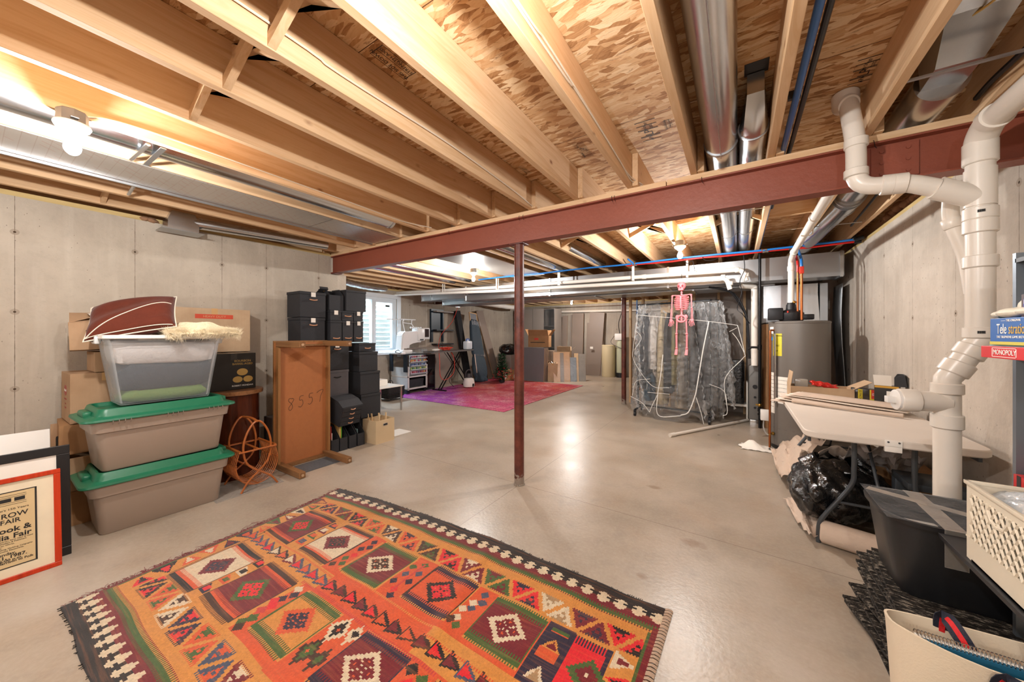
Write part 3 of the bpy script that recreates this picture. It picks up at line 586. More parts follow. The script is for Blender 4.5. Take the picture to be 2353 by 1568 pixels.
stamp(1990,160,ZO,.10,R(90),L1,'black grade stamp on the subfloor right of the blue water line'); stamp(2230,80,ZO,.2,R(90),L3,'long printed stamp on the subfloor at the top right corner')
stamp(905,145,ZO,.10,R(90),L2,'boxed side-down stamp on the subfloor between joists, upper left of centre'); stamp(1535,285,ZO,.05,R(90),L2,'small boxed stamp near the bright bay joist'); stamp(1205,390,ZO,.07,R(90),L3,'faint stamp on the shaded subfloor near the beam')
# ================= plumbing stack (front right)
SY=2.50; D3=.0445
def hubp(t,o,p,d,L,r=.0515,mat=PVC,n=28):
    p=Vector(p)-o; d=Vector(d).normalized(); m=MB(); m.tube([p-d*L/2,p-d*(L/2-.004),p+d*(L/2-.004),p+d*L/2],[r-.004,r,r,r-.004],n); m.build('hub',mat,t,smooth=40)
A=wy(2176,1000,SY); B=wy(2252,600,SY); xa,xb=A.x,B.x
zz=lambda px,py: wy(px,py,SY).z
z1,z2=zz(2190,872),zz(2240,782)
o=Vector((xa,SY,0)); t=thing('drain_stack','thick white plastic drain stack with an offset bend, standing right of the folding table','drain pipe',o)
m=MB(); m.tube([(0,0,.001),(0,0,z1-.02),(0,0,z1),(.012,0,z1+.02),(xb-xa-.012,0,z2-.02),(xb-xa,0,z2),(xb-xa,0,z2+.02),(xb-xa,0,2.16)],D3,28); m.build('pipe',PVC,t,smooth=50)
for (x,z,L) in ((xa,zz(2176,968),.065),(xa,zz(2176,893),.05),(xb,zz(2252,765),.05),(xb,zz(2252,602),.055),(xb,zz(2252,521),.062),(xb,zz(2252,492),.055),(xb,zz(2252,352),.10)): hubp(t,o,(x,SY,z),(0,0,1),L,.0535)
dd=Vector((xb-xa,0,z2-z1)).normalized(); mid=Vector(((xa+xb)/2,SY,(z1+z2)/2)); hubp(t,o,mid-dd*.045,dd,.06,.055); hubp(t,o,mid+dd*.045,dd,.055,.0545)
# cleanout branch
c0=Vector((0,0,zz(2176,925))); cd=Vector((-.80,-.12,.0)).normalized()
m=MB(); m.tube([c0,c0+cd*.115],.048,28); m.build('cleanout_branch',PVC,t)
m=MB(); m.tube([c0+cd*.10,c0+cd*.105,c0+cd*.165,c0+cd*.17],[.050,.0545,.0545,.051],32); m.build('cleanout_adapter',PVC,t)
m=MB(); m.tube([c0+cd*.168,c0+cd*.18,c0+cd*.182],[.050,.049,.044],32); e=c0+cd*.195; s=.016
m.M=Matrix.Translation(c0+cd*.182)@cd.to_track_quat('Z','Y').to_matrix().to_4x4(); m.box(-s,-s,-.002,s,s,.032,.003); m.build('cleanout_plug',WHT,t)
# wye body and barcodes
wyc=Vector((xb-xa,0,zz(2252,440)))
m=MB(); m.tube([wyc+Vector((0,0,-.07)),wyc+Vector((0,0,.10))],.049,28); q0=wyc+Vector((-.005,0,-.03)); q1=wy(2150,432,SY-.02)-o; m.tube([q0,q1],[.046,.050],28); m.build('wye_body',PVC,t)
m=MB()
for i in range(12):
    a=R(-118+i*2.0); 
    for zc in (zz(2252,490),zz(2252,764)): m.box(0,0,0,0,0,0) if False else m.tube([(xb-xa+.0538*math.cos(a),.0538*math.sin(a),zc-.006),(xb-xa+.0538*math.cos(a),.0538*math.sin(a),zc+.006)],.0006+.0004*(i%3),4)
m.build('printed_barcode',INK,t)
# top elbow toward the camera
e0=Vector((xb-xa,0,2.16)); m=MB(); P=[e0,e0+Vector((0,0,.05)),e0+Vector((0,-.015,.085)),e0+Vector((0,-.06,.115)),e0+Vector((0,-.11,.125))]; m.tube(bez(P,20),.050,28); m.build('top_elbow',PVC,t)
t2=thing('drain_pipe','thick white drain pipe running toward the camera from the top of the stack','drain pipe',o+e0+Vector((0,-.10,.125)))
m=MB(); m.tube([(0,0,0),(.0,-2.6,.03)],D3,28); m.build('pipe',PVC,t2); m=MB(); m.tube([(0,.015,0),(0,-.03,0)],.0535,28); m.build('hub',PVC,t2)
m=MB()
for i in range(9): m.cyl((.018*math.sin(i),-.25-.03*i,.042),(.018*math.sin(i),-.262-.03*i,.0425),.0035,n=5)
m.build('printed_lettering',INK,t2)
m=MB(); q=o+e0; m.box(q.x-.012,q.y-.42,2.33,q.x+.012,q.y-.417,2.46); 
for i in range(5): m.cyl((q.x,q.y-.423,2.35+.02*i),(q.x,q.y-.4165,2.35+.02*i),.003,n=6)
tag(m.build('pipe_strap',PVCB,smooth=0),'perforated white strap holding the big drain pipe at the top right','strap')
# toilet riser run
rp=[wy(1937,252,2.66),wy(1942,290,2.62)]
p_top=Vector((.497,2.60,2.655)); p1=Vector((.503,2.56,2.575)); p2=wy(1967,330,2.50); p3=wy(1967,432,2.48); p4=wy(2085,420,SY-.03); p5=wy(2150,432,SY-.02)
t=pipe('drain_branch','white drain branch dropping from the subfloor and looping into the thick stack',[p_top,p1,p2,p3,p4,p5],D3*.92,PVC,[(p2+Vector((0,0,.0)),(0,0,1),.045),(p3+Vector((0,0,.075)),(0,0,1),.04),(p3.lerp(p4,.62),(p4-p3),.045),(p3.lerp(p4,.86),(p4-p3),.05)],bend=.09,hr=.007,n=28)
m=MB(); o3=Vector(t.location); m.tube([p_top-o3,p_top-o3+Vector((0,-.008,-.055)),p1-o3+Vector((0,-.01,.0))],[.058,.058,.045],28); m.build('closet_flange',PVC,t)
q=wy(1975,372,2.455)-o3; text('PVC 1120',.014,pm('teal_ink','3aa39b',.6),t,face_M(q,(0,0,1),(-1,0,0)),'printed_lettering')
s0=wy(2172,470,2.66); s1=wy(2182,500,2.66); s2=wy(2222,590,2.66); pipe('drain_branch','thinner white pipe slanting down behind the stack against the right wall',[s0+Vector((0,-.06,.04)),s1,s2,s2+Vector((.02,0,-.18))],.030,PVC,[(s1.lerp(s2,.15),(s2-s1),.05)],bend=.05)
# ================= folding table
TT=.745
t=thing('folding_table','white plastic folding table against the right wall, cluttered with paper and an open box','table',(.745,3.74,0))
PLW=pm('worn_white_tabletop','ddd2c6',.55,0,.1,3,.1,20)
m=MB(); hx,hy=.385,.88
rr=rrect(hx,hy,.075); m.rings([[(x*.985,y*.993,TT-.042) for x,y in rr],[(x,y,TT-.035) for x,y in rr],[(x,y,TT-.006) for x,y in rr],[(x*.99,y*.995,TT) for x,y in rr]]); m.build('tabletop',PLW,t,smooth=30)
GM=pm('grey_powder_coat','4e5256',.35,.5,.1,6)
m=MB(); m.box(-.36,-.80,TT-.08,-.345,.80,TT-.043); m.box(.345,-.80,TT-.08,.36,.80,TT-.043); m.build('frame_rail',GM,t,smooth=0)
for sy in (-1,1):
    for sx in (-1,1):
        m=MB(); y=sy*.735; m.tube(bez([(sx*.13,y,TT-.045),(sx*.13,y,.52),(sx*.145,y,.40),(sx*.26,y,.20),(sx*.295,y,.12),(sx*.30,y,.0)],40),.0135,14); m.build('leg',GM,t)
    m=MB(); y=sy*.735; m.tube([(-.20,y,.285),(.20,y,.285)],.009,8); m.tube([(0,y-sy*.0,.285),(0,y-sy*.0,.285),(0,sy*.36,TT-.05)],.009,8); m.build('leg_brace',GM,t)
hp=wy(2053,1022,2.857)-Vector((.745,3.74,0)); m=MB(); m.box(hp.x-.035,hp.y-.006,hp.z-.012,hp.x+.035,hp.y+.002,hp.z+.022,.001); m.box(hp.x-.035,hp.y-.002,hp.z-.045,hp.x+.035,hp.y+.02,hp.z-.012,.001); m.build('edge_latch',PVCB,t)
m=MB(); 
for s in (-1,1): m.cyl((hp.x+s*.022,hp.y-.009,hp.z+.012),(hp.x+s*.022,hp.y-.005,hp.z+.012),.005,n=8)
m.build('rivet',GM,t)
# folded kraft paper bundle on the table
def crumple(name,pts,mat,label,cat,z=0,amp=.03,th=.002,nu=18,nv=10,seed=1,loc=(0,0,0),hgt=None,group=None):
    """loose sheet: bilinear patch between four corners with random folds"""
    rnd=random.Random(seed); P=[Vector(p) for p in pts]; ph=[rnd.uniform(0,6.28) for _ in range(8)]
    def f(u,v):
        p=(P[0]*(1-u)+P[1]*u)*(1-v)+(P[3]*(1-u)+P[2]*u)*v
        k=abs(math.sin(u*9+ph[0]+v*3))*.5+abs(math.sin(v*11+ph[1]-u*4))*.35+abs(math.sin((u+v)*17+ph[2]))*.2+rnd.uniform(-.06,.06)
        return (p.x+rnd.uniform(-.004,.004),p.y+rnd.uniform(-.004,.004),p.z+k*amp+(hgt(u,v) if hgt else 0))
    m=MB(); m.grid(f,nu,nv); return tag(m.build(name,mat,loc=loc,solid=th,smooth=25),label,cat,group)
SL=pm('cream_paper','e6d8c8',.8,0,.08,6,.3,14)
a0=Vector((.455,4.14,.75)); a1=Vector((1.11,3.80,.75))
LBL=['topmost','second from top','third from top','fourth from top','bottom']
ax=(a1-a0).normalized(); pr=Vector((-ax.y,ax.x,0))
for i in range(5):
    L=(a1-a0).length*(1-.02*i)+.03*(i%2); w=.125+.016*i; m=MB(); zt=TT+.080-.0180*i
    def f(u,v,i=i,L=L,w=w,zt=zt):
        p=a0+ax*(-.03*i+u*L)+pr*((v-.5)*w*2*(1-.1*u)+.01*math.sin(u*5+i)); return (p.x,p.y,zt-.004*abs(math.sin(v*6+i))-.012*(1-u)*(i==0)-.006*(v<.2)-.018*u)
    m.grid(f,24,6); tag(m.build('folded_paper',SL if i%2 else KRAFT,solid=.005,smooth=30),'long folded cream paper strip on the folding table, %s of its pile'%LBL[i],'paper','folded paper strips on the folding table')
m=MB(); b0=a0+ax*.05+pr*-.20; b1=a1+ax*-.02+pr*-.19
m.tube(bez([b0+Vector((0,0,.018)),b0.lerp(b1,.5)+Vector((0,0,.015)),b1+Vector((0,0,.016))],20),[.015+.0008*math.sin(i) for i in range(len(bez([b0,b0.lerp(b1,.5),b1],20)))],8); tag(m.build('paper_roll',KRAFT),'thin rolled kraft paper lying along the front of the folded strips on the table','paper roll')
# open cardboard box on the table
def carton(name,label,cat,loc,rz,w,d,h,mat=CARD,flaps=(60,60,60,60),group=None,rot=None,open_=True,tape=None,flapl=None):
    """carton: w along x, d along y, h up; flaps = opening angles (0 flat shut, 90 upright, >90 folded out)"""
    t=thing(name,label,cat,loc,rz,group,rot); T=.004; m=MB(); hx,hy=w/2,d/2
    if open_: m.box(-hx+T,-hy+T,0,hx-T,hy-T,T); m.box(-hx,-hy,0,-hx+T,hy,h); m.box(hx-T,-hy,0,hx,hy,h); m.box(-hx+T,-hy,0,hx-T,-hy+T,h); m.box(-hx+T,hy-T,0,hx-T,hy,h)
    else: m.box(-hx,-hy,0,hx,hy,h,.002)
    m.build('body',mat,t,smooth=0)
    if open_:
        for i,(ang,(ex,ey),L,s) in enumerate(zip(flaps,((-1,0),(1,0),(0,-1),(0,1)),(d,d,w,w),(w,w,d,d))):
            if ang is None: continue
            fl_=(flapl or min(s/2,.5*min(w,d)+.02)); m=MB(); hing=Vector((ex*hx,ey*hy,h)); inw=Vector((-ex,-ey,0)); al=Vector((-ey,ex,0)); a=R(ang); dr=inw*math.cos(a)+Vector((0,0,1))*math.sin(a); n_=dr.cross(al).normalized()*T*.5
            c=[hing-al*L/2*.97,hing+al*L/2*.97,hing+al*L/2*.95+dr*fl_,hing-al*L/2*.95+dr*fl_]
            m.rings([[p-n_ for p in c],[p+n_ for p in c]]); m.build('flap',mat,t,smooth=0)
    else:
        m=MB(); m.box(-hx*.99,-.025,h,hx*.99,.025,h+.0006); m.box(hx,-.025,h-.06,hx+.0006,.025,h); m.box(-hx-.0006,-.025,h-.06,-hx,.025,h); m.build('tape',tape or pm('packing_tape','c9a06e',.25,0,.05,9),t,smooth=0)
    return t
t=carton('open_carton','open low cardboard box on the folding table holding a red snack bag','box',(.665,4.475,TT),R(2),.46,.22,.105,CARD2,(82,150,None,None),flapl=.14)
q=carton  # alias keeps helper in scope
m=MB(); m.grid(lambda u,v:((u-.5)*.20+.01*math.sin(v*7),(v-.5)*.07,.03*math.sin(u*PI)*math.sin(v*PI)+.005*math.sin(u*21)),16,8); o_=tag(m.build('snack_bag',pm('red_foil_bag','c9281e',.25,.3,.15,14,.5,30),solid=.004,loc=(.70,4.46,TT+.12),rot=(R(35),R(10),R(5))),'crinkled red and white snack bag lying in the open box on the table','snack bag')
m=MB(); m.box(-.05,-.04,0,.05,.04,.11,.004); tag(m.build('clear_container',pm('milky_plastic','a9a196',.2,0,.1,9,.3,20),loc=(.53,4.475,TT+.055)),'milky clear square container in the left end of the open box on the table','container')
# batteries pack and black gadget box
t=thing('battery_pack','black and yellow battery multipack standing on the table between box and gadget box','battery pack',(.985,4.42,TT),R(-10)); m=MB(); m.box(-.10,-.04,0,.10,.04,.115,.004); m.build('pack',pm('dark_shrink_wrap','3a302a',.2,0,.4,18,.3,30),t)
m=MB(); m.box(-.055,-.0415,.005,-.025,-.0405,.11); m.box(.02,-.0415,.005,.05,-.0405,.11); m.build('yellow_label',pm('yellow_print','d8c21c',.5),t,smooth=0); m=MB(); m.box(.03,-.0425,.03,.052,-.0416,.11); m.build('red_label',INKR,t,smooth=0)
text('32 PACK',.022,INK,t,face_M((-.040,-.0425,.06),(0,0,-1),(1,0,0)),'printed_lettering'); text('AA',.02,WHT,t,face_M((.041,-.0435,.07),(0,0,-1),(1,0,0)),'printed_lettering')
t=thing('gadget_box','black and yellow retail box with its top flap open, standing against the right wall','box',(1.09,4.30,TT),R(-22))
BB=pm('black_printed_card','26231f',.35,0,.15,9); m=MB(); m.box(-.075,-.035,0,.075,.035,.165,.001); m.build('body',BB,t,smooth=0)
m=MB(); m.box(-.072,-.0365,.145,.072,-.0355,.163); m.build('yellow_band',pm('orange_yellow_print','c8962e',.5),t,smooth=0)
m=MB(); m.box(.0,-.0365,.01,.072,-.0355,.12); m.build('white_panel',PAPER,t,smooth=0)
m=MB(); m.rings([[(-.075,-.034,.165),(.03,-.034,.165),(.03,-.034,.167),(-.075,-.034,.167)],[(-.08,-.05,.255),(.03,-.05,.255),(.03,-.052,.255),(-.08,-.052,.255)]]); m.build('top_flap',PAPER,t,smooth=0)
m=MB(); m.rings([[(.045,-.034,.165),(.12,-.034,.165),(.12,.03,.165),(.045,.03,.165)],[(.045,-.034,.24),(.105,-.034,.26),(.105,.03,.26),(.045,.03,.24)],[(.06,-.02,.27),(.09,-.02,.27),(.09,.02,.27),(.06,.02,.27)]]); m.build('black_insert',BLK,t,smooth=20)
m=MB(); m.tube([(-.05,-.037,.02),(-.02,-.037,.045),(.0,-.037,.02)],.004,5); m.build('printed_mark',INK,t)
# ================= under the table
def blob(name,fn,nu,nv,mat,label,cat,loc,disp=None,sub=1,rz=0,parts=None):
    m=MB(); m.grid(fn,nu,nv); bmesh.ops.remove_doubles(m.bm,verts=m.bm.verts,dist=.0008); return tag(m.build(name,mat,loc=loc,disp=disp,sub=sub,smooth=80,rot=rz),label,cat)
BAG=pm('black_bin_liner','0c0c0e',.16,0,.3,8,1,26,spec=.8)
rnd=random.Random(5)
def bagf(u,v):
    a=2*PI*u; b=v*PI; r=math.sin(b)**.62; z=(1-math.cos(b))/2
    rx=.275*(1+.10*math.sin(3*a+1)+.04*math.sin(9*a+v*9)); ry=.44*(1+.08*math.sin(2*a)+.04*math.sin(11*a-v*7))
    zz_=.42*(z**.8)*(1-.35*(math.sin(a)*.5+.5)*(r)); k=.02*math.sin(a*13+v*22)*r
    return ((rx+k)*r*math.cos(a),(ry+k)*r*math.sin(a),max(.002,zz_+.012*math.sin(a*17+v*31)*r))
t=thing('trash_bag','bulging shiny black trash bag on crumpled paper under the folding table','trash bag',(.60,3.44,.03),R(-14))
m=MB(); m.grid(bagf,64,26); bmesh.ops.remove_doubles(m.bm,verts=m.bm.verts,dist=.001); m.build('bag',BAG,t,disp=(.05,.09),sub=1,smooth=80)
m=MB(); m.grid(lambda u,v:(.2*math.cos(u*2*PI)*(1-.5*v)+.02*math.sin(u*40),-.05+.2*math.sin(u*2*PI)*(1-.5*v)+.02*math.cos(u*34),.36+.06*v+.035*math.sin(u*25)),60,6); m.build('gathered_neck',BAG,t,solid=.002,smooth=60)
KR2=pm('crumpled_kraft','d2bca9',.85,0,.12,7,.7,16)
pk=lambda px,py,z=0: fl(px,py,z)
crumple('crumpled_paper',[pk(1800,1160),pk(1905,1178),pk(1930,1235),pk(1860,1252)],KR2,'crumpled kraft paper sheet spilling out in front of the black trash bag','paper',amp=.07,seed=3,hgt=lambda u,v:.07*math.sin(u*PI)*(1-v))
crumple('crumpled_paper',[pk(1770,1045),pk(1850,1030,.05),pk(1900,1060,.3),pk(1795,1120)],KR2,'torn kraft paper fanned out left of the black trash bag','paper',amp=.09,seed=4,nu=22,hgt=lambda u,v:.12*u)
crumple('crumpled_paper',[Vector((.40,3.9,.02)),Vector((.95,3.9,.02)),Vector((.95,3.55,.50)),Vector((.42,3.5,.38))],KR2,'large pale paper sheet propped under the table behind the black bag','paper',amp=.10,seed=6,nu=24,nv=16)
crumple('plastic_sheet',[Vector((.62,3.72,.25)),Vector((1.02,3.70,.2)),Vector((1.0,3.25,.52)),Vector((.66,3.2,.56))],pm('grey_poly_film','b7aca6',.15,0,.2,9,1,20),'translucent grey plastic film heaped beside the black bag under the table','plastic sheet',amp=.1,seed=8,nu=24,nv=16)
m=MB(); p=pk(1735,1030); 
def tissue(u,v): return (p.x+(u-.5)*.30+.02*math.sin(v*9),p.y+(v-.5)*.26,.004+.085*math.exp(-((u-.45)**2+(v-.5)**2)*14)+.006*math.sin(u*13+v*7)**2)
m.grid(tissue,16,12); tag(m.build('crumpled_paper',PAPER,solid=.002,smooth=25),'crumpled white tissue on the floor left of the water heater','paper')
t=thing('paper_roll','fat roll of kraft masking paper on the floor in front of the trash bag','paper roll',(.46,3.02,.072),0); a=Vector((0,0,0)); m=MB(); e1=Vector((.46,-.12,0))
m.tube([a,e1*.02,e1*.98,e1],[.058,.071,.070,.066],28); m.build('roll',KR2,t,disp=(.008,.08)); m=MB(); m.tube([a+e1*-.01,a+e1*.02],.018,12); m.build('core',CARD,t)
# small white package + wooden crate back under the table
m=MB(); m.box(.84,3.55,0,1.15,3.95,.40,.004); tag(m.build('brown_carton',CARD3,smooth=0),'brown cardboard box in shadow at the back under the folding table','box')
m=MB(); m.box(.86,3.25,0,.93,3.32,.42,.004); m.box(1.05,3.05,0,1.12,3.12,.42,.004); m.box(.86,3.05,.42,1.12,3.32,.46,.004); tag(m.build('step_stool',GM),'small grey step stool in shadow under the right end of the folding table','stool')
# ================= carpet tile stack, tub, shelf, crate, games, tote bag
TILE=None
def _tile():
    t=NT('speckled_carpet_tile'); v=t.co(scale=(1,3.2,1)); f=t.noise(v,26,4,.8); c=t.ramp(f,[(.42,'14110f'),(.55,'3a342e'),(.62,'9a8f80'),(.7,'2a2622')]); return t.out(c,.9,0,(f,.8,.006),**{'Specular IOR Level':.15})
TILE=_tile(); rnd=random.Random(11); NTILE=22
WORDS=['bottom']+ORD[1:]
m=MB(); m.box(-.25,-.25,-.0045,.25,.25,.001); m.mi=1; m.box(-.25,-.25,.001,.25,.25,.0068)
base=m.build('carpet_tile',[pm('tile_backing','2e2a28',.8),TILE],smooth=0); tag(base,'black speckled carpet tile under the dark tub, bottom of its fanned stack','carpet tile','carpet tiles stacked under the dark tub')
for i in range(NTILE):
    o_=base if i==0 else base.copy()
    if i: C.objects.link(o_); o_['label']='black speckled carpet tile under the dark tub, %s from the bottom of the stack'%(ORD[i] if i<20 else ['twenty-first','twenty-second'][i-20])
    f=i/(NTILE-1); o_.location=(.775+.02*math.sin(i*1.9)+rnd.uniform(-.012,.012)-.02*(i<5),2.165+.012*math.cos(i*2.3),.0050+.0135*i); o_.rotation_euler=(0,0,R(rnd.uniform(-6,6)+ (11 if i in (2,3,9) else 0)))
TZ=.0050+.0135*(NTILE-1)+.008
TUBM=pm('charcoal_tub_plastic','1b1c1f',.38,0,.12,4); t=thing('storage_tub','dark charcoal open plastic tub strapped with clear tape, on the carpet tiles','tub',(.79,2.205,TZ))
m=MB(); H_=.315
def rr_(hx,hy,r,z): return [(x,y,z) for x,y in rrect(hx,hy,r,6)]
m.rings([rr_(.225,.145,.06,0),rr_(.232,.152,.065,.012),rr_(.275,.185,.12,H_-.02),rr_(.288,.198,.13,H_-.018),rr_(.29,.20,.13,H_),rr_(.275,.185,.12,H_),rr_(.26,.175,.11,H_-.03),rr_(.222,.142,.058,.012)]); m.build('tub_body',TUBM,t,smooth=40)
TAPE=m_clear('clear_packing_tape',.1,.10,'efe6da',.12,22,gain=.8)
for (x0,x1) in ((-.13,-.07),):
    m=MB(); m.box(x0,-.204,H_+.001,x1,.20,H_+.002); m.box(x0,-.206,H_-.14,x1,-.203,H_+.002); m.build('packing_tape',TAPE,t,smooth=0)
m=MB(); m.M=Matrix.Rotation(R(-28),4,'Z'); m.box(-.30,-.02,H_+.0025,.26,.03,H_+.0032); m.build('packing_tape',TAPE,t,smooth=0)
m=MB(); m.grid(lambda u,v:((u-.5)*.56,(v-.5)*.38,H_+.003+.003*math.sin(u*19)*math.sin(v*13)),20,14); m.build('stretch_film',m_clear('taut_film',.08,.0,'f4f6f8',.25,6,gain=.5),t)
m=MB(); m.cyl((.02,-.02,.12),(.10,.06,.285),.03,n=20); tag(m.build('pipe_offcut',PVC,loc=(.79,2.205,TZ)),'short white plastic pipe offcut sticking up inside the dark tub','pipe')
for k,(x,y,z,sx,sy,sz) in enumerate(((-.12,.0,.02,.09,.06,.22),(-.02,-.06,.02,.07,.05,.19),(.14,-.02,.02,.06,.07,.20))):
    m=MB(); m.box(x-sx,y-sy,z,x+sx*.6,y+sy,z+sz,.012); tag(m.build('white_package',PAPER,loc=(.79,2.205,TZ),rot=R(8*k-8) if 0 else None),'white plastic-wrapped package inside the dark tub, %s'%(['left one','middle one','right one'][k]),'package')
# black shelving unit
t=thing('shelf_unit','black shelving unit with grey metal edges at the right edge of the photo','shelf',(.82,1.99,0)); FR=pm('grey_metal_edge','7f8891',.35,.7,.1,6)
for nm,z,x0 in (('shelf_board',.585,-.18),('shelf_board',.80,.0),('shelf_board',1.262,.0),('top_board',1.60,.0)):
    m=MB(); m.box(x0,-.80,z,.36,.0,z+.016,.001); m.build(nm,BLK,t,smooth=0)
for (x,y) in ((.0,.0),(.34,.0),(.0,-.80),(.34,-.80)): m=MB(); m.box(x-.0,y-.006,0,x+.022,y+.012,1.635); m.build('upright',FR,t,smooth=0)
m=MB(); m.box(.02,.0,.02,.345,.008,1.62); m.build('side_panel',pm('black_panel','0b0908',.5,0,.2,4),t,smooth=0)
# games
def gbox(name,label,loc,rz,w,d,h,mat,lines,extras=()):
    t=thing(name,label,'board game',loc,rz); m=MB(); m.box(0,0,0,w,d,h,.0015); m.build('game_box',mat,t,smooth=0)
    for (s,x,z,sz,mt,sx) in lines: text(s,sz,mt,t,face_M((x,-.0008,z),(1,0,0),(0,0,1)),'printed_lettering',.0003,'LEFT',sx)
    for (nm,x0,z0,x1,z1,mt) in extras: m=MB(); m.box(x0,-.0007,z0,x1,.0005,z1); m.build(nm,mt,t,smooth=0)
    return t
GX,GY,GZ=.650,1.739,1.279
WT=pm('white_print','f2efe8',.5); GLD=pm('gold_print','d0a850',.5); RD=pm('game_red','cc1f24',.45,0,.08,9); BU=pm('game_blue','1e5fa8',.45,0,.1,6)
gbox('board_game','red MONOPOLY board game box on the black shelf, below the blue game',(GX,GY,GZ),R(-90),.40,.27,.036,RD,[('MONOPOLY',.064,.018,.0215,WT,.86)],[('title_frame',.058,.030,.168,.0315,WT),('title_frame',.058,.0045,.168,.006,WT),('title_frame',.058,.0045,.0595,.0315,WT),('title_frame',.1665,.0045,.168,.0315,WT)])
m=MB(); m.box(GX+.01,GY-.38,GZ+.0362,GX+.25,GY-.02,GZ+.040); tag(m.build('game_board',pm('teal_card','7fb8b0',.5,0,.2,12),smooth=0),'thin pale green game board lying between the red and blue game boxes','game board')
gbox('board_game','blue Telestrations game box stacked on the red one on the black shelf',(GX+.003,1.699,GZ+.041),R(-90),.30,.24,.078,BU,[('Tele',.034,.045,.042,WT,.62),('strations',.088,.045,.042,GLD,.62),('THE ORIGINAL',.077,.070,.0095,WT,1),('THE TELEPHONE GAME SKETCHED OUT',.034,.0225,.0095,WT,.95)],[('yellow_stripe',0,0,.30,.009,pm('yellow_stripe_print','cfc04a',.5)),('rule_line',.054,.0693,.073,.0702,WT)])
# white glove and small dark box on top
t=thing('sports_glove','folded white and green glove lying on the blue game box','glove',(GX+.02,1.70,GZ+.1195),R(-90)); GLV=pm('white_leather','d9d2c0',.6,0,.1,9,.3,25)
m=MB(); m.sphere((.10,.05,.033),.055,20,12,(1.25,.9,.60)); m.build('palm',GLV,t)
for k,(x,y,z,rx) in enumerate(((.02,.0,.012,.040),(.075,-.005,.014,.052),(.04,.03,.020,.05),(.12,-.0,.016,.044))): m=MB(); m.sphere((x,y,z),rx*.55,16,8,(1.9,.8,.5)); m.build('finger',GLV,t)
m=MB(); m.sphere((.045,.01,.006),.03,14,8,(1.9,.8,.3)); m.build('green_trim',pm('green_leather','1e4a35',.5),t)
t=thing('small_box','small dark card box with a blue rounded label beside the glove','box',(GX+.012,1.58,GZ+.1195),R(-90)); m=MB(); m.box(0,0,0,.16,.12,.062,.001); m.build('body',pm('plum_card','4a3438',.5),t,smooth=0)
m=MB(); m.prism([(x*.9+.052,y*.9+.032) for x,y in rrect(.045,.023,.009)],-.001,.0005,1); m.build('blue_label',pm('violet_blue_print','4658c0',.5),t,smooth=0); text('NEW',.017,WT,t,face_M((.014,-.0018,.040),(1,0,0),(0,0,1)),'printed_lettering',.0003,'LEFT'); text('W',.016,WT,t,face_M((.026,-.0018,.022),(1,0,0),(0,0,1)),'printed_lettering',.0003,'LEFT')
t=thing('plaid_box','red and black plaid gift box on the middle shelf of the black unit','box',(.80,1.90,.817)); m=MB(); m.box(0,-.22,0,.26,.05,.055,.002); m.build('body',pm('plaid_red','c4201e',.5,0,.3,20),t); m=MB(); 
for i in range(4): m.box(-.001,-.20+.07*i,.0,.0005,-.18+.07*i,.055); m.box(.02+.07*i,-.2215,0,.035+.07*i,-.2205,.055)
m.build('plaid_stripe',pm('plaid_dark','2a2020',.6),t,smooth=0)
# milk crate
CRM=pm('ivory_crate_plastic','d8cdb8',.42,0,.1,5,.1,20); t=thing('milk_crate','ivory plastic lattice milk crate on the lower shelf of the black unit','crate',(.652,1.485,.602))
CW,CD,CH=.31,.342,.258
def crate_side(L,H,Mx):
    m=MB(Mx); t_=.004
    m.box(.028,0,0,L-.028,t_,.070); m.box(.028,0,H-.035,L-.028,t_,H-.012); m.box(-.005,-.006,H-.012,L+.005,t_+.001,H,.001); m.box(.001,-.003,.0701,L-.001,t_+.0005,.076)
    m.box(0,0,0,.028,t_,.070); m.box(L-.028,0,0,L,t_,.070); m.box(0,0,.0761,.028,t_,H-.0121); m.box(L-.028,0,.0761,L,t_,H-.0121)
    z0,z1=.075,H-.035; n=9; step=(L-.056)/n*1.0
    for k in range(-5,n+5):
        for s in (-1,1):
            x0=.028+k*step; dx=(z1-z0)*.72*s; a=(x0,z0); b=(x0+dx,z1)
            # clip to window
            pts=[]
            for tt in (0,1): pts.append((a[0]+(b[0]-a[0])*tt,a[1]+(b[1]-a[1])*tt))
            lo,hi=.028,L-.028
            def cl(p,q,lim,lower):
                f=(lim-p[0])/(q[0]-p[0]); return (lim,p[1]+(q[1]-p[1])*f)
            P,Q=pts
            if (P[0]<lo and Q[0]<lo) or (P[0]>hi and Q[0]>hi): continue
            if P[0]<lo: P=cl(P,Q,lo,1)
            if Q[0]<lo: Q=cl(P,Q,lo,1)
            if P[0]>hi: P=cl(P,Q,hi,0)
            if Q[0]>hi: Q=cl(P,Q,hi,0)
            if abs(P[1]-Q[1])<.004: continue
            m.tube([(P[0],t_/2-.002,P[1]),(Q[0],t_/2-.002,Q[1])],.0042,4)
    # hand hole arch
    cx=L/2; m.tube([(cx-.05,0,z1),(cx-.05,0,z1-.02),(cx-.03,0,z1-.045),(cx,0,z1-.052),(cx+.03,0,z1-.045),(cx+.05,0,z1-.02),(cx+.05,0,z1)],.006,6)
    return m
for (L,Mx) in ((CD,Matrix.Translation((0,CD,0))@Matrix.Rotation(R(-90),4,'Z')),(CW,Matrix.Identity(4)),(CD,Matrix.Translation((CW,0,0))@Matrix.Rotation(R(90),4,'Z')),(CW,Matrix.Translation((CW,CD,0))@Matrix.Rotation(R(180),4,'Z'))): crate_side(L,CH,Mx).build('side_wall',CRM,t,smooth=30)
m=MB(); m.box(0,0,0,CW,CD,.006); m.build('bottom',CRM,t,smooth=0)
